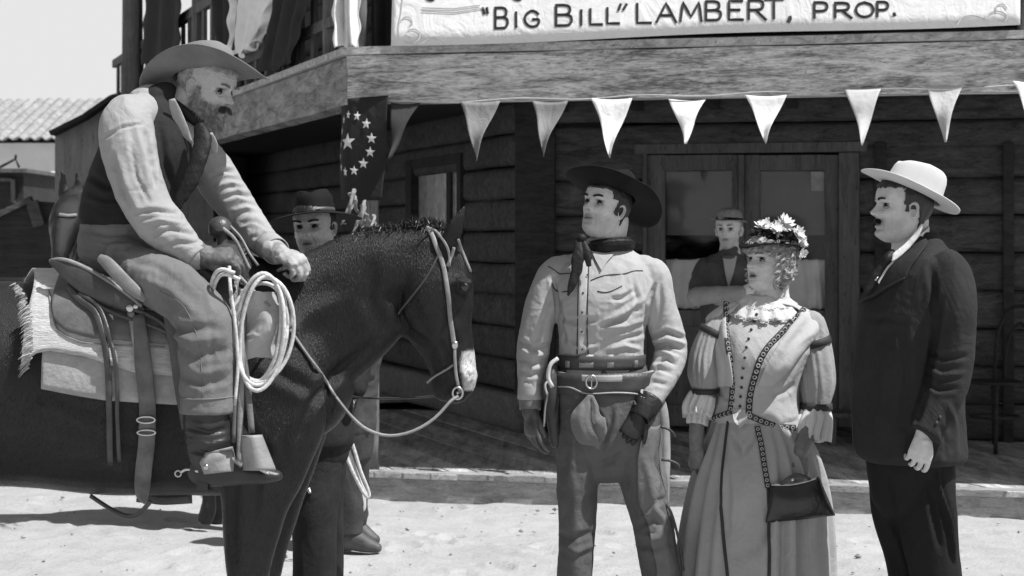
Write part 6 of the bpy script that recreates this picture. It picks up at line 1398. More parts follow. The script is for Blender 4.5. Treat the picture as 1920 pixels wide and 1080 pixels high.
hand(hg, P(1731, 812, Ys - .250), (-.16, 0, -1), (.05, -1, 0), side=-1, s=.96, curls=(.46, .66, .72, .8), spread=.05, thumb=(.15, .6), fat=1.15, wid=1.08)
hm_ = fuse(hg, .003, 1); colattr(hm_, "tone", np.ones(len(hm_.vertices)))
fix(bd); joinme(bd, mb, hm_); fix(bd); link("body", bd, M['skin'], su)
faceparts(su, SM, brow=1.8, look=(0, .02), lid=.8, seed=9)
haircap(su, SM, lambda x, y, z: ((y < .022) & (z > -.004) & ~((np.abs(x) > .05) & (y > -.004) & (z < .012))) | (z > .068) | ((y < -.035) & (z > -.075)) | ((np.abs(x) > .055) & (y > .0) & (y < .016) & (z > -.012)), .005, M['hair_d'], K=K)
g = G(); R0 = []; D0 = []
for i in range(850):
    x = rng.uniform(-.030, .030); R0.append(np.array([x, .0905 - abs(x) * .28 + rng.uniform(0, .003), -.040 + rng.uniform(-.004, .003) - abs(x) * .12])); D0.append(np.array([np.sign(x) * .7, .25, -.6]))
strands(g, R0, D0, .012, .0012, n=3); g.xf(SM); obj("moustache", g, M['hair_d'], su)
M['suit'] = cloth("dark_suit", .025, var=.25); M['suit2'] = cloth("suit_trousers", .013, var=.25); M['white'] = cloth("white_shirt", .72, var=.03)
# coat: trunk plus near sleeve
g = G(); stack(g, [(436, 1712, 1757, Ys + .01, .07), (450, 1702, 1762, Ys + .01, .09), (468, 1682, 1776, Ys + .01, .13), (492, 1660, 1800, Ys, .19), (530, 1634, 1816, Ys, .215), (580, 1612, 1822, Ys, .215), (640, 1602, 1818, Ys, .21), (700, 1601, 1808, Ys, .205), (760, 1600, 1804, Ys, .21), (820, 1603, 1808, Ys, .22), (850, 1608, 1810, Ys, .22), (862, 1622, 1806, Ys, .2)], n=60, rnd=False)
limb(g, [(1768, 492, Ys - .12, 60, 1.1), (1786, 520, Ys - .17, 76, 1.05), (1790, 570, Ys - .20, 84, 1), (1790, 630, Ys - .21, 80, .95), (1786, 680, Ys - .21, 80, .95), (1774, 730, Ys - .22, 76, .95), (1754, 775, Ys - .235, 66, .95), (1738, 806, Ys - .245, 62, .95), (1732, 816, Ys - .25, 62, .95)], n=40, rnd=False)
limb(g, [(1700, 500, Ys + .2, 70, 1), (1680, 600, Ys + .24, 76, 1), (1668, 700, Ys + .24, 66, 1), (1650, 790, Ys + .22, 54, 1)], n=24)
cf_ = [([(1762, 560), (1752, 640), (1738, 720), (1718, 790)], 6, -.012), ([(1740, 660), (1770, 672), (1815, 668)], 5, -.006), ([(1738, 690), (1765, 705), (1805, 700)], 5, .006), ([(1735, 715), (1760, 730), (1795, 728)], 5, -.006), ([(1745, 500), (1752, 540), (1750, 590)], 6, -.009), ([(1640, 620), (1660, 700), (1650, 790)], 10, .006), ([(1690, 600), (1700, 700), (1690, 800)], 8, -.005), ([(1625, 600), (1660, 596), (1700, 605)], 6, -.004), ([(1780, 760), (1790, 800), (1792, 850)], 6, .007), ([(1765, 800), (1775, 830), (1772, 858)], 5, -.006)]
coat_ = mesh_cloth("coat", g, M['suit'], su, .0065, 3, wr=[dict(amp=.003, scale=.12, stretch=(1, 1, .6), seed=52), dict(amp=.001, scale=.04, seed=53)], fl=cf_)
CT = bvh(coat_)
# lapel: raised panel
def panel(nm, pts, mt, tree, off=.008, par=None, th=.004, Yfb=None):
    """thin panel whose outline (pixels) is laid on the tree; fanned from an inner grid"""
    pts = np.array(pts, float); c = pts.mean(0); n = len(pts); rings = [1, .8, .6, .4, .2]; vs = []
    for r in rings:
        for p in pts: q = c + (p - c) * r; vs.append(cast(tree, q[0], q[1], off, Yfb))
    vs.append(cast(tree, c[0], c[1], off, Yfb)); vs = np.array([v if v is not None else vs[-1] for v in vs]); g = G(); f = ringfaces(len(rings), n) + [((len(rings) - 1) * n + j, (len(rings) - 1) * n + (j + 1) % n, len(rings) * n) for j in range(n)]
    g.add(vs, f); o = obj(nm, g, mt, par); s = o.modifiers.new("s", 'SOLIDIFY'); s.thickness = th; s.offset = 0; return o
lapel = crom(np.array([(1728, 446), (1706, 470), (1676, 500), (1648, 530), (1616, 566), (1640, 560), (1670, 540), (1700, 524), (1704, 514), (1712, 500), (1722, 486), (1740, 458), (1728, 446)], float), 3)[:-1]
panel("lapel", lapel, M['suit'], CT, .009, su, Yfb=Ys - .16)
tubes_on("seam", CT, [[(1612, 568), (1640, 556), (1672, 536), (1700, 522)], [(1602, 660), (1602, 760), (1606, 850)]], .0022, M['ink'], su, .010)
dots_on("cuff_button", CT, [(1762, 782), (1756, 792)], .0055, M['leather'], su, .003)
# white collar and tie
g = G(); rows = []
ax = [(1734, 425), (1722, 446), (1704, 466), (1686, 482), (1672, 490)]
for k, off in ((0, 0), (1, 1)):
    for (x, y) in ax: rows.append(P(x - 3 - 10 * k * 0, y - 14 + 19 * k, Ys - .10 + .0 * k - .012 * k))
rows = np.array(rows); g.add(rows, [(i, i + 1, i + 6, i + 5) for i in range(4)]); o = obj("shirt_collar", g, M['white'], su, sub=1, solid=.004)
vs = []; n_ = 36
for i in range(5):
    for j in range(n_):
        t = 2 * math.pi * j / n_; c = P(1708, 450, Ys + .0); k = i / 4; vs.append(c + V(.062 * math.cos(t), .066 * math.sin(t) * 1.0, (k - .5) * .030 + .040 * math.cos(t) - .006))
g = G(); g.add(vs, ringfaces(5, n_)); obj("collar_band", g, M['white'], su, solid=.003)
g = G(); v = [P(a, b, Ys - .03) for a, b in ((1676, 478), (1700, 462), (1690, 478), (1664, 510), (1640, 532), (1638, 524), (1655, 498))]; v2 = [p + V(0, -.07, 0) for p in v]; n_ = len(v); g.add(v + v2, [tuple(range(n_)), tuple(range(n_, 2 * n_))[::-1]] + [(i, (i + 1) % n_, (i + 1) % n_ + n_, i + n_) for i in range(n_)]); obj("shirt_front", g, M['white'], su, False)
g = G(); limb(g, [(1672, 474, Ys - .08, 14, 1), (1664, 486, Ys - .1, 18, 1), (1656, 498, Ys - .1, 14, .8), (1640, 520, Ys - .1, 18, .6), (1626, 545, Ys - .1, 16, .6)], n=14); obj("tie", g, M['silk'], su)
g = G(); tube(g, [P(1646, 520, Ys - .125), P(1641, 526, Ys - .13)], .004); obj("tie_pin", g, M['steel'], su)
# trousers, shoes
g = G(); limb(g, [(1708, 800, Ys, 160, 1.1), (1708, 860, Ys, 164, 1.05), (1710, 910, Ys, 156, 1)], n=36)
limb(g, [(1680, 880, Ys + .07, 106, .9), (1690, 960, Ys + .07, 108, .85), (1706, 1040, Ys + .07, 96, .85), (1712, 1120, Ys + .07, 86, .9), (1712, 1240, Ys + .08, 84, 1)], n=30)
limb(g, [(1736, 880, Ys - .06, 106, .9), (1738, 950, Ys - .07, 108, .85), (1746, 1020, Ys - .07, 104, .85), (1758, 1090, Ys - .07, 94, .85), (1768, 1160, Ys - .06, 88, .9), (1774, 1248, Ys - .06, 90, 1)], n=30)
mesh_cloth("trousers", g, M['suit2'], su, .008, 4, wr=[dict(amp=.003, scale=.1, stretch=(1, 1, .5), seed=61)], fl=[([(1756, 890), (1764, 930), (1780, 980), (1790, 1050)], 4, .014), ([(1740, 900), (1750, 960), (1764, 1030)], 6, -.008), ([(1680, 1000), (1690, 1040), (1700, 1090)], 8, .006), ([(1660, 890), (1672, 960), (1690, 1030)], 8, -.006)])
for bx, yy in ((1705, .08), (1770, -.06)):
    p = P(bx, 1262, Ys + yy); g = G(); loft(g, [(p[0] + .08, p[1], .05, .04, .045), (p[0] - .02, p[1], .06, .045, .055), (p[0] - .12, p[1], .04, .045, .038), (p[0] - .2, p[1], .028, .034, .024)], ref=(0, 0, 1)); obj("shoe", g, M['leather'], su)
# white hat
M['felt_w'] = simple("white_felt", .56, .85, .06, scale=8, bmp=.25, bscale=160)
SH_ = headM(P(1688, 390, Ys), -84, 25, 0, 1.04) @ Matrix.Translation((0, -.016, .064))
hat("hat", SH_, M['felt_w'], .020, brim=(.066, .088), curl=.016, droop=.0, crown=.104, top=.86, crease=.012, par=su, taper=.86, front=1.0, back=.80, bandmat=simple("grey_band", .45, .7), hx=.080, hy=.102)
# ================================================================ OLD RIDER
Yr = 5.93
rd = person("person", P(250, 540, Yr), 'grey-bearded old rider in a dark vest and broad hat, leaning forward in the saddle', 'skin_d')
RM = headM(P(389, 168, Yr + .02), 66, -16, -4, 1.05); K = dict(nose=1.15, fat=.4, crease=1.6)
g = G(); addhead(g, RM, K); limb(g, [(362, 185, Yr + .02, 74, .95), (345, 215, Yr + .02, 80, .9), (325, 245, Yr + .02, 110, .8), (300, 285, Yr, 130, .8)], n=24)
bd = fuse(g, .0026, 1, .3); facedetail(bd, RM, 1.3, 1.6); tone(bd, RM, lips=.75, stub=.2)
c = getco(bd); q = xfp(RM.inverted(), c); n = getno(bd)     # weathered creases round the eye and cheek
d = -.0016 * np.abs(np.sin(q[:, 2] * 520 + q[:, 0] * 200)) * np.exp(-((q[:, 1] - .045) / .03) ** 2) * (q[:, 2] > -.03) * (q[:, 2] < .06); setco(bd, c + n * d[:, None])
g = G(); stack(g, [(260, 215, 330, Yr, .10), (350, 185, 320, Yr, .12), (440, 175, 300, Yr, .12), (510, 190, 300, Yr, .12)], n=24)
for l in ([(250, 260, 5.77, 60, 1), (262, 340, 5.73, 56, 1), (290, 410, 5.72, 46, 1), (362, 480, 5.69, 32, 1)], [(395, 325, 6.12, 44, 1), (465, 420, 6.1, 38, 1), (500, 458, 5.97, 26, 1)], [(240, 520, 5.8, 70, 1), (340, 555, 5.62, 66, .8), (384, 640, 5.58, 56, .8), (388, 760, 5.57, 44, .8)], [(240, 520, 6.1, 70, 1), (340, 560, 6.26, 66, .8), (384, 640, 6.3, 56, .8), (388, 800, 6.3, 44, .8)]): limb(g, l, n=14)
mb = fuse(g, .012, 2); colattr(mb, "tone", np.ones(len(mb.vertices))); fix(bd); joinme(bd, mb); fix(bd); link("body", bd, M['skin_d'], rd)
faceparts(rd, RM, brow=1.0, browmat='hair_g', look=(0, -.15), lid=1.0, seed=12)
haircap(rd, RM, lambda x, y, z: ((y < -.02) & (z > -.05)) | (z > .065), .006, M['hair_g'], K=K)
# beard and moustache
hv = headgrid(K).reshape(-1, 3); g = G(); okb = (hv[:, 2] < -.028 - .25 * np.clip(hv[:, 1] - .02, 0, .05)) & (hv[:, 1] > -.012) & ~((np.abs(hv[:, 0]) < .019) & (hv[:, 2] > -.072) & (hv[:, 2] < -.046)); okb |= (np.abs(hv[:, 0]) > .055) & (hv[:, 1] > -.002) & (hv[:, 1] < .022) & (hv[:, 2] < .01)
cb_ = hv[okb]; R0, D0 = [], []
for i in range(4400):
    p = cb_[rng.integers(len(cb_))]; n = nz(p * np.array([1.1, 1, .6])); R0.append(p - n * .001); D0.append(n * .55 + np.array([0, .15, -.75]) + rng.normal(size=3) * .32)
strands(g, R0, D0, .028, .0010, n=4, wave=.10, dr=.2); g.xf(RM); obj("beard", g, simple("beard_hair", .36, .7, .7, scale=60, bmp=0), rd)
g = G(); R0, D0 = [], []
for i in range(500):
    x = rng.uniform(-.030, .030); R0.append(np.array([x, .092 - abs(x) * .30 + rng.uniform(0, .004), -.040 + rng.uniform(-.004, .004) - abs(x) * .1])); D0.append(np.array([np.sign(x) * .7, .35, -.6]) + rng.normal(size=3) * .1)
strands(g, R0, D0, .018, .0013, n=3); g.xf(RM); obj("moustache", g, simple("moustache_hair", .06, .6, .5, scale=80), rd)
# hat
RROLL = -13
M['felt_g'] = simple("grey_felt", .16, .85, .25, scale=7, bmp=.3, bscale=140)
RH = headM(P(386, 170, Yr + .02), 74, 6, RROLL, 1.05) @ Matrix.Translation((0, -.006, .052))
hat("hat", RH, M['felt_g'], .018, brim=(.098, .108), curl=.052, droop=.034, crown=.104, top=1.04, crease=.010, par=rd, taper=.80, bandmat=M['felt_g'], hx=.082, hy=.108, back=1.05, front=1.05)
# shirt
M['rshirt'] = cloth("work_shirt", .33, var=.10, stain=5)
g = G(); stack(g, [(206, 232, 330, Yr, .10), (250, 205, 350, Yr, .14), (320, 188, 350, Yr, .145), (400, 165, 325, Yr, .14), (450, 163, 315, Yr, .14)], n=40)
limb(g, [(262, 214, 5.84, 74, 1.1), (240, 228, 5.79, 98, 1.05), (241, 275, 5.75, 102, 1), (254, 330, 5.73, 94, 1), (276, 385, 5.72, 90, 1), (306, 425, 5.71, 86, .95), (340, 458, 5.70, 72, .95), (364, 480, 5.69, 52, 1)], n=40)
limb(g, [(360, 268, 6.08, 70, 1.1), (395, 318, 6.12, 80, 1), (430, 370, 6.12, 74, 1), (465, 418, 6.11, 64, 1), (494, 452, 5.98, 54, 1), (512, 468, 5.90, 46, 1)], n=36)
rf_ = [([(190, 262), (230, 238), (270, 232)], 3, -.005), ([(255, 235), (270, 300), (280, 350)], 6, .007), ([(275, 250), (285, 300), (292, 350)], 4, -.007), ([(225, 300), (240, 350), (262, 400)], 7, .006), ([(210, 290), (222, 340), (240, 390)], 5, -.006), ([(250, 400), (290, 395), (335, 400)], 4, -.007), ([(262, 420), (300, 412), (345, 420)], 4, .006), ([(280, 445), (320, 430), (365, 440)], 4, -.007), ([(300, 465), (335, 455), (372, 458)], 3.5, -.005), ([(245, 270), (255, 330), (280, 380)], 4, -.005),
       ([(395, 330), (420, 320), (440, 322)], 4, -.008), ([(405, 350), (432, 342), (456, 348)], 4, .006), ([(420, 372), (446, 362), (470, 370)], 4, -.008), ([(436, 396), (460, 388), (484, 396)], 4, .006), ([(452, 420), (474, 412), (500, 424)], 3.5, -.007), ([(475, 446), (492, 438), (514, 448)], 3.5, -.006), ([(375, 300), (395, 290), (412, 292)], 4, .005)]
rs = mesh_cloth("shirt", g, M['rshirt'], rd, .0065, 3, wr=[dict(amp=.0035, scale=.075, stretch=(1, 1, .7), seed=72), dict(amp=.0013, scale=.03, seed=73)], fl=rf_)
for pts in ([(356, 472, 5.70, 58, 1), (372, 486, 5.69, 54, 1)], [(503, 460, 5.93, 52, 1), (518, 471, 5.87, 50, 1)]): g = G(); limb(g, pts, n=28, cap=False); obj("cuff", g, M['rshirt'], rd, solid=.004)
# vest
M['vest'] = cloth("dark_vest", .024, var=.3); g = G()
stack(g, [(186, 262, 330, Yr, .09), (205, 232, 346, Yr, .12), (240, 205, 358, Yr, .150), (290, 182, 364, Yr, .165), (340, 164, 352, Yr, .165), (385, 152, 338, Yr, .160), (412, 150, 330, Yr, .155), (425, 158, 325, Yr, .14)], n=50)
vm = mesh_cloth("vest", g, M['vest'], rd, .007, 4, wr=[dict(amp=.004, scale=.09, seed=82)], fl=[([(170, 330), (200, 350), (240, 345)], 6, -.010), ([(160, 370), (200, 385), (240, 380)], 6, .008), ([(300, 240), (310, 310), (330, 370)], 6, -.006)])
g = G(); limb(g, [(262, 196, 5.83, 50, 1.1), (232, 222, 5.765, 104, 1.0), (226, 262, 5.745, 108, .95)], n=36)
VT = bvh([vm, rs])
# open collar and kerchief
for pts in ([(322, 186), (330, 210), (342, 240), (360, 268)], [(392, 250), (398, 270), (404, 288)]):
    g = G(); p = np.array([P(x, y, Yr - .125 + .02 * i) for i, (x, y) in enumerate(pts)]); loft(g, np.column_stack([p, [.011, .018, .019, .004], np.full(4, .004)]) if len(pts) == 4 else np.column_stack([p, [.012, .018, .006], np.full(3, .004)]), n=12, rnd=False); obj("collar", g, M['rshirt'], rd)
g = G(); vs = []
for i in range(9):
    for j in range(36):
        t = 2 * math.pi * j / 36; r = .070 + .012 * math.sin(i / 8 * math.pi); c_ = P(354, 214, Yr + .02); vs.append(c_ + V(r * 1.0 * math.cos(t), r * .95 * math.sin(t), (i / 8 - .5) * .045 - .050 * math.cos(t)))
g.add(vs, ringfaces(9, 36)); obj("neckerchief", g, M['silk'], rd, solid=.005)
for pts in ([(376, 240, Yr - .10, 24, .8), (380, 262, Yr - .13, 34, .5), (372, 300, Yr - .16, 30, .4), (356, 340, Yr - .17, 30, .35), (340, 372, Yr - .17, 20, .35), (330, 396, Yr - .17, 8, .5)], [(388, 245, Yr - .08, 20, .8), (396, 262, Yr - .10, 16, .4), (400, 276, Yr - .1, 6, .5)]):
    g = G(); limb(g, pts, n=16); me = mkmesh("t", g); fix(me); wrinkle(me, .003, .014, stretch=(2, 2, .5)); link("neckerchief_tail", me, M['silk'], rd)
# trousers
M['rtr'] = cloth("grey_wool_trousers", .16, var=.18); g = G()
stack(g, [(404, 156, 322, Yr, .135), (440, 150, 318, Yr, .15), (480, 152, 330, Yr, .17), (515, 175, 340, Yr, .19)], n=44)
for yy, s_ in ((0, -1), (0, 1)):
    Z_ = lambda d: Yr + s_ * d
    limb(g, [(235, 500, Z_(.12), 110, 1), (285, 522, Z_(.24), 104, .85), (340, 552, Z_(.32), 104, .8), (380, 600, Z_(.36), 108, .75), (386, 660, Z_(.365), 104, .75), (388, 720, Z_(.365), 102, .75), (388, 774, Z_(.365), 102, .75)], n=40, rnd=False)
rtf = [([(300, 600), (340, 618), (400, 612)], 6, -.012), ([(318, 625), (360, 640), (420, 630)], 6, .010), ([(330, 650), (370, 668), (425, 656)], 7, -.014), ([(335, 680), (375, 700), (430, 690)], 6, .008), ([(340, 705), (380, 722), (425, 712)], 5, -.009), ([(260, 520), (320, 545), (370, 590)], 7, .008), ([(280, 560), (310, 585), (330, 620)], 5, -.008), ([(420, 590), (425, 660), (425, 730)], 6, .006), ([(395, 600), (400, 680), (402, 735)], 6, -.006), ([(150, 430), (200, 440), (260, 436)], 4, -.012), ([(150, 448), (200, 462), (250, 458)], 4, .010), ([(155, 470), (200, 480), (240, 480)], 4, -.010), ([(240, 490), (290, 500), (340, 530)], 5, -.005)]
rt = mesh_cloth("trousers", g, M['rtr'], rd, .0065, 3, wr=[dict(amp=.004, scale=.09, stretch=(1, 1, .7), seed=92), dict(amp=.0012, scale=.03, seed=93)], fl=[(a, b * 1.2, c * .55) for a, b, c in rtf])
RT = bvh(rt); tubes_on("hem", RT, [[(338, 746), (360, 749), (400, 748), (437, 744)]], .0028, M['rtr'], rd, .001); tubes_on("seam", RT, [[(300, 545), (345, 575), (372, 640), (378, 700), (380, 744)]], .0016, M['rtr'], rd, .0005)
# boots, near and far
M['boot'] = simple("black_boot", .022, .4, .4, scale=14, bmp=.5, bscale=60, spec=.5)
for s_ in (-1, 1):
    Zb = Yr + s_ * .365; g = G()
    limb(g, [(386, 762, Zb, 84, .8), (388, 800, Zb, 88, .75), (392, 840, Zb, 84, .72), (398, 868, Zb, 74, .75)], n=30)
    loft(g, [list(P(372, 882, Zb)) + [.045, .036], list(P(400, 880, Zb)) + [.056, .042], list(P(440, 884, Zb)) + [.048, .045], list(P(484, 890, Zb)) + [.034, .042], list(P(520, 892, Zb)) + [.018, .028]], ref=(0, 1, 0), n=26)
    me = fuse(g, .006, 3); folds(me, [([(350, 800), (390, 812), (425, 804)], 5, -.007), ([(350, 822), (392, 834), (430, 824)], 5, .006), ([(356, 844), (396, 852), (430, 842)], 4, -.006)]); fix(me); link("boot", me, M['boot'], rd)
    g = G(); beambox(g, P(372, 908, Zb), P(392, 908, Zb), .05, .035); obj("boot_heel", g, M['boot'], rd, False)
bt_ = [o for o in rd.children if o.name.startswith("boot")][0]; BTt = bvh(bt_)
panel("spur_strap", [(376, 866), (386, 850), (410, 842), (436, 838), (440, 860), (438, 884), (410, 886), (384, 888)], M['leather_l'], BTt, .006, rd, .004, Yfb=5.52)
g = G(); sphere(g, P(386, 876, 5.50), (.009, .005, .009)); tube(g, [P(372, 884, 5.53), P(350, 880, 5.55), P(338, 886, 5.56)], .005); torus(g, P(334, 888, 5.56), .010, .003, Matrix.Rotation(math.radians(90), 4, 'X'), 12, 6); obj("spur", g, M['steel'], rd)
# gloves
g = G(); hand(g, P(378, 484, 5.69), (1, -.05, .10), (.1, -.55, .9), side=1, s=1.05, curls=(.75, .8, .85, .85), spread=.03, thumb=(.3, .5), fat=1.25); limb(g, [(356, 470, 5.70, 50, 1), (384, 482, 5.69, 46, .9)], n=20)
mesh_cloth("glove", g, simple("worn_glove", .11, .6, .35, scale=20, bmp=.6, bscale=70), rd, .0036, 1, wr=[dict(amp=.002, scale=.02)])
g = G(); limb(g, [(372, 500, 5.74, 50, 1), (392, 520, 5.74, 46, 1)], n=18); sphere(g, P(386, 522, 5.75), (.045, .04, .04)); mesh_cloth("glove", g, M['glove'], rd, .005, 2)
g = G(); hand(g, P(517, 473, 5.84), (.85, -.35, -.35), (.3, -.5, .85), side=-1, s=1.05, curls=(.9, .95, 1.0, 1.0), spread=.04, thumb=(.5, .6), fat=1.35); limb(g, [(506, 464, 5.9, 44, 1), (524, 476, 5.83, 40, .9)], n=18)
mesh_cloth("glove", g, simple("pale_glove", .34, .6, .3, scale=20, bmp=.6, bscale=70), rd, .0036, 1, wr=[dict(amp=.002, scale=.02)])
# ================================================================ MAN BEHIND THE HORSE
Ya = 6.75
ma = person("person", P(590, 1190, Ya) * V(1, 1, 0), 'frowning man in a wide black hat looking over the neck of the saddled horse', 'skin_d')
AM = headM(P(588, 428, Ya), -14, -2, 3, 1.02); K = dict(fat=.7, nose=.95, crease=1.5)
g = G(); addhead(g, AM, K); limb(g, [(594, 460, Ya + .03, 60, 1), (596, 500, Ya + .03, 80, .9), (598, 540, Ya + .02, 120, .8)], n=22)
bd = fuse(g, .0028, 1, .3); facedetail(bd, AM, 1.0, 1.5); tone(bd, AM, lips=.55, stub=.3)
g = G(); stack(g, [(540, 545, 650, Ya, .08), (700, 550, 645, Ya, .1), (860, 555, 640, Ya, .09)], n=20); limb(g, [(592, 880, Ya - .05, 40, 1), (592, 1150, Ya - .05, 34, 1)], n=12); limb(g, [(618, 880, Ya + .1, 40, 1), (622, 1140, Ya + .15, 34, 1)], n=12)
mb = fuse(g, .014, 2); colattr(mb, "tone", np.ones(len(mb.vertices))); fix(bd); joinme(bd, mb); fix(bd); link("body", bd, M['skin_d'], ma)
faceparts(ma, AM, brow=1.6, look=(-.1, .08), lid=.9, seed=21)
haircap(ma, AM, lambda x, y, z: ((y < .01) & (z > -.01)) | (z > .062) | ((y < -.03) & (z > -.07)), .005, M['hair_d'], K=K)
AH = headM(P(590, 425, Ya), -6, 4, 5, .98) @ Matrix.Translation((0, -.012, .052))
hat("hat", AH, M['felt_b'], .020, brim=(.098, .095), curl=-.03, droop=.012, crown=.098, top=.95, crease=.012, par=ma, taper=.78, hx=.082, hy=.102)
g = G(); stack(g, [(498, 570, 640, Ya + .02, .08), (515, 530, 668, Ya + .02, .11), (545, 512, 684, Ya, .13), (640, 520, 672, Ya, .13), (740, 530, 662, Ya, .13), (820, 528, 664, Ya, .14), (842, 535, 655, Ya, .12)], n=36)
limb(g, [(528, 540, Ya, 50, 1), (512, 640, Ya, 48, 1), (520, 740, Ya - .05, 38, 1)], n=20); limb(g, [(668, 540, Ya, 50, 1), (678, 640, Ya, 48, 1), (668, 730, Ya - .08, 38, 1)], n=20)
M['jack'] = cloth("black_jacket", .022, var=.3); mesh_cloth("jacket", g, M['jack'], ma, .009, 3, wr=[dict(amp=.004, scale=.08, seed=101)])
g = G(); limb(g, [(596, 800, Ya, 110, 1), (594, 880, Ya - .02, 92, 1), (592, 960, Ya - .05, 84, 1), (590, 1050, Ya - .05, 80, 1), (588, 1120, Ya - .05, 78, 1), (588, 1165, Ya - .05, 78, 1)], n=26); limb(g, [(604, 820, Ya + .08, 90, 1), (610, 960, Ya + .12, 70, 1), (612, 1140, Ya + .16, 62, 1)], n=22)
mesh_cloth("trousers", g, M['jack'], ma, .009, 3, wr=[dict(amp=.006, scale=.09, stretch=(1, 1, .6), seed=105)])
for bx, yy in ((590, -.05), (614, .16)):
    p = P(bx, 1180, Ya + yy); g = G(); loft(g, [(p[0] - .02, p[1] + .08, .05, .04, .045), (p[0] - .02, p[1], .06, .045, .055), (p[0] - .04, p[1] - .12, .04, .045, .036), (p[0] - .05, p[1] - .19, .028, .03, .022)], ref=(0, 0, 1)); obj("boot", g, M['boot'], ma)
g = G(); tube(g, [P(578, 915, Ya - .13), P(582, 925, Ya - .14)], .007); obj("spur_button", g, M['steel'], ma)
# ================================================================ MAN FURTHER BACK, HIDDEN ABOVE THE WAIST BY THE HORSE
Yk = 8.5
mk_ = person("person", P(655, 1030, Yk) * V(1, 1, 0), 'man mostly hidden behind the horse, his boots on the dirt and a rope in hand', 'skin')
KM = headM(P(655, 505, Yk), -40, -8, 0, .98); g = G(); addhead(g, KM); limb(g, [(655, 530, Yk, 44, 1), (655, 570, Yk, 70, .9), (655, 620, Yk, 90, .8), (655, 760, Yk, 80, 1)], n=20)
limb(g, [(650, 780, Yk, 34, 1), (640, 960, Yk, 30, 1)], n=12); limb(g, [(668, 780, Yk + .1, 34, 1), (672, 950, Yk + .15, 30, 1)], n=12)
hand(g, P(648, 768, Yk - .3), (-.25, -.2, -1), (-.5, -.8, 0), side=1, s=1.0, curls=(.9, .9, .95, 1))
bd = fuse(g, .006, 1); tone(bd, KM); fix(bd); link("body", bd, M['skin'], mk_)
haircap(mk_, KM, lambda x, y, z: (y < .0) & (z > -.03) | (z > .06), .006, M['hair_d'])
g = G(); stack(g, [(560, 628, 682, Yk, .09), (585, 600, 712, Yk, .12), (650, 600, 714, Yk, .14), (760, 612, 706, Yk, .13), (790, 612, 708, Yk, .13)], n=30); limb(g, [(700, 590, Yk - .1, 34, 1), (704, 650, Yk - .2, 34, 1), (690, 700, Yk - .24, 32, 1)], n=18)
mesh_cloth("jacket", g, cloth("brown_jacket", .06, var=.3), mk_, .009, 3, wr=[dict(amp=.005, scale=.07, seed=120)])
m, nt, b = nodes("striped_sleeve"); wv_ = N(nt, "ShaderNodeTexWave"); wv_.inputs['Scale'].default_value = 22; wv_.inputs['Distortion'].default_value = 1.5; nt.links.new(coords(nt, (1, 1, 1), (0, .5, 0)), wv_.inputs['Vector']); nt.links.new(ramp(nt, wv_.outputs['Fac'], [(.35, .10), (.6, .55)]), b.inputs['Base Color']); b.inputs['Roughness'].default_value = .8
g = G(); limb(g, [(686, 640, Yk - .22, 30, 1), (676, 680, Yk - .27, 36, 1), (664, 720, Yk - .29, 34, 1), (652, 756, Yk - .3, 26, 1)], n=24); mesh_cloth("sleeve", g, m, mk_, .006, 2, wr=[dict(amp=.004, scale=.04, seed=122)])
g = G(); limb(g, [(656, 780, Yk, 92, 1), (655, 840, Yk, 88, 1)], n=26); limb(g, [(650, 840, Yk - .04, 56, 1.1), (652, 920, Yk - .04, 54, 1), (655, 1000, Yk - .03, 54, 1)], n=24, rnd=False); limb(g, [(672, 840, Yk + .12, 44, 1), (668, 990, Yk + .2, 40, 1)], n=24)
mesh_cloth("trousers", g, cloth("brown_trousers", .05, var=.3), mk_, .008, 3, wr=[dict(amp=.007, scale=.08, stretch=(1, 1, .6), seed=125)])
for bx, dy, tx in ((655, -.03, .14), (668, .2, .1)):
    p = P(bx, 1010, Yk + dy); g = G(); loft(g, [(p[0] - .07, p[1], .06, .035, .055), (p[0], p[1] - .01, .07, .042, .06), (p[0] + tx * .6, p[1] - .03, .045, .042, .042), (p[0] + tx, p[1] - .04, .03, .03, .026)], ref=(0, 0, 1), n=20); loft(g, [(p[0] - .02, p[1], .06, .06, .05), (p[0] - .02, p[1], .2, .06, .05)], n=18)
    mesh_cloth("boot", g, simple("dusty_boot", .07, .6, .5), mk_, .008, 2)
g = G(); tube(g, [P(x, y, Yk - .34 - z) for x, y, z in ((632, 794, 0), (646, 830, 0), (662, 878, 0), (682, 918, 0), (690, 934, .01), (674, 900, .02), (658, 856, .03), (640, 806, .03), (644, 794, .03), (662, 836, .04), (676, 882, .04), (692, 924, .04), (686, 930, .05), (664, 890, .06), (648, 850, .06), (634, 802, .06))], .008, n=8)
tag(obj("hanging_rope", g, M['rope']), 'pale looped rope hanging from the hand of the man hidden behind the horse', 'rope')
# ================================================================ MAN IN THE ROUND HAT AT THE DOOR
Yd = 10.45
md = person("person", P(1360, 870, Yd) * V(1, 1, 0) + V(0, 0, .15), 'man in a round straw hat standing with folded arms before the saloon door', 'skin_d')
DM = headM(P(1366, 432, Yd), -22, 0, 0, 1.0); K = dict(fat=-.4)
g = G(); addhead(g, DM, K); limb(g, [(1368, 455, Yd + .02, 34, 1), (1368, 478, Yd + .02, 44, .9), (1368, 505, Yd + .02, 70, .8)], n=20)
limb(g, [(1352, 700, Yd, 40, 1), (1350, 850, Yd, 30, 1)], n=12); limb(g, [(1380, 700, Yd, 40, 1), (1384, 850, Yd, 30, 1)], n=12); stack(g, [(510, 1330, 1405, Yd, .08), (600, 1335, 1400, Yd, .09), (700, 1338, 1398, Yd, .09)], n=20)
bd = fuse(g, .0035, 1, .3); facedetail(bd, DM, 1, 1.3); tone(bd, DM, stub=.2)
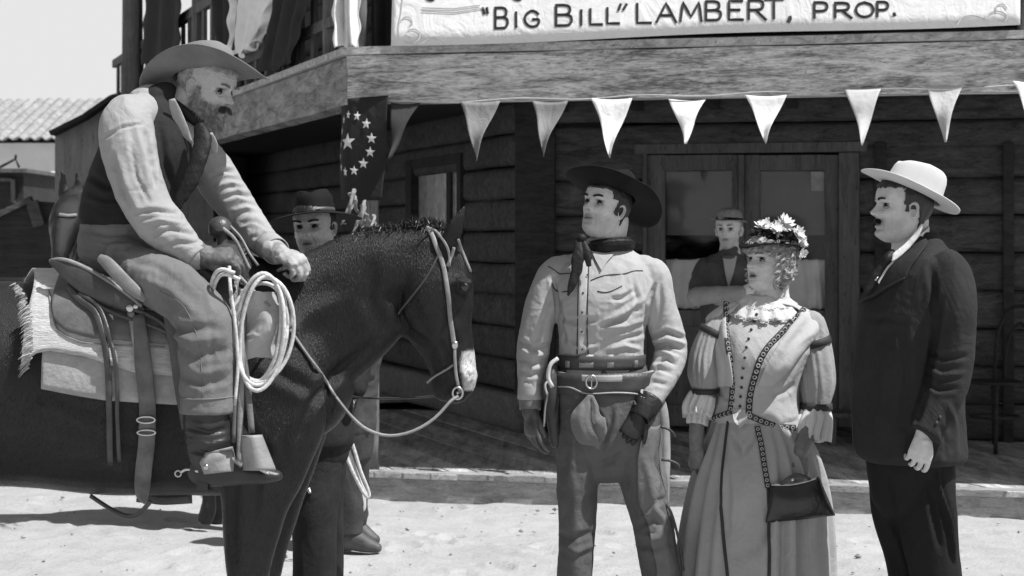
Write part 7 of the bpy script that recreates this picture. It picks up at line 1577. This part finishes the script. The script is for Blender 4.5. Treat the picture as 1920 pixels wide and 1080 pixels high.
hg = G(); hand(hg, P(1388, 547, Yd - .24), (1, -.05, .25), (.1, -1, .2), side=1, s=.95, curls=(.3, .35, .4, .45)); hm_ = fuse(hg, .004, 1); colattr(hm_, "tone", np.ones(len(hm_.vertices))); fix(bd); joinme(bd, hm_); fix(bd); link("body", bd, M['skin'], md)
faceparts(md, DM, brow=1.0, seed=33, browmat='hair_g', lid=.3)
haircap(md, DM, lambda x, y, z: ((y < .01) & (z > -.03)) | (z > .065), .005, M['hair_g'], K=K)
DH = headM(P(1366, 432, Yd), -15, 3, -3, 1.0) @ Matrix.Translation((0, -.008, .058))
hat("hat", DH, simple("straw_hat", .22, .8, .3, scale=50, bmp=.7, bscale=140), .02, brim=(.030, .036), curl=.002, droop=.004, crown=.078, par=md, dome=True, bandmat=M['felt_b'], hx=.080, hy=.098)
g = G(); stack(g, [(474, 1346, 1384, Yd + .02, .08), (484, 1324, 1396, Yd + .02, .10), (505, 1308, 1404, Yd, .12), (560, 1312, 1402, Yd, .135), (640, 1316, 1400, Yd, .13), (690, 1312, 1404, Yd, .135)], n=36)
limb(g, [(1322, 500, Yd, 34, 1), (1312, 525, Yd - .03, 36, 1), (1308, 552, Yd - .08, 36, 1)], n=20); limb(g, [(1396, 500, Yd, 32, 1), (1404, 525, Yd - .03, 34, 1), (1406, 550, Yd - .08, 34, 1)], n=20)
M['dj'] = cloth("dark_jacket", .07, var=.3); dj = mesh_cloth("jacket", g, M['dj'], md, .007, 3, wr=[dict(amp=.004, scale=.06, seed=140)])
g = G(); limb(g, [(1306, 556, Yd - .12, 36, 1), (1340, 552, Yd - .2, 32, 1), (1390, 548, Yd - .23, 24, 1)], n=22); limb(g, [(1404, 556, Yd - .1, 32, 1), (1380, 564, Yd - .19, 30, 1), (1345, 560, Yd - .17, 24, 1)], n=22)
mesh_cloth("sleeve", g, cloth("pale_sleeve", .26), md, .006, 3, wr=[dict(amp=.003, scale=.04, seed=142)])
g = G(); v = [P(x, y, Yd - .145) for x, y in ((1356, 480), (1382, 480), (1376, 510), (1366, 540), (1360, 512))]; n_ = 5; g.add(v + [p + V(0, .03, 0) for p in v], [tuple(range(n_)), tuple(range(n_, 2 * n_))[::-1]] + [(i, (i + 1) % n_, (i + 1) % n_ + n_, i + n_) for i in range(n_)]); obj("shirt_front", g, cloth("shirt_front_cloth", .30), md, False)
g = G(); sphere(g, P(1366, 481, Yd - .15), (.04, .012, .014)); obj("bow_tie", g, M['dj'], md)
g = G(); limb(g, [(1368, 680, Yd, 98, 1), (1368, 720, Yd, 96, 1)], n=24); limb(g, [(1350, 710, Yd, 52, 1), (1348, 860, Yd, 44, 1)], n=20); limb(g, [(1384, 710, Yd, 52, 1), (1388, 860, Yd, 44, 1)], n=20); mesh_cloth("trousers", g, M['dj'], md, .009, 3)
for bx in (1348, 1388):
    p = P(bx, 868, Yd); g = G(); loft(g, [(p[0], p[1] + .06, .2, .04, .04), (p[0], p[1] - .05, .2, .045, .045), (p[0], p[1] - .17, .18, .035, .022)], ref=(0, 0, 1)); obj("shoe", g, M['boot'], md)
# ---- withered vine tied to the porch post under the flag
vn = G()
for k_ in range(9):
    pts = []; x0, y0 = 655 + 5 * k_, 352 + 6 * k_; ph = k_ * 1.7
    for i in range(9): t = i / 8; pts.append(P(x0 + 18 * math.sin(ph + 4 * t) * (t + .2), y0 + 60 * t + 10 * math.cos(ph + 6 * t), 10.05 + .08 * math.sin(ph + 5 * t)))
    tube(vn, pts, np.linspace(.012, .004, 9), n=6, seg=3, flat=.004)
tag(obj("withered_vine", vn, simple("dry_vine", .24, .8, .5, scale=20)), 'curling withered vine tied to the post below the star flag', 'vine')
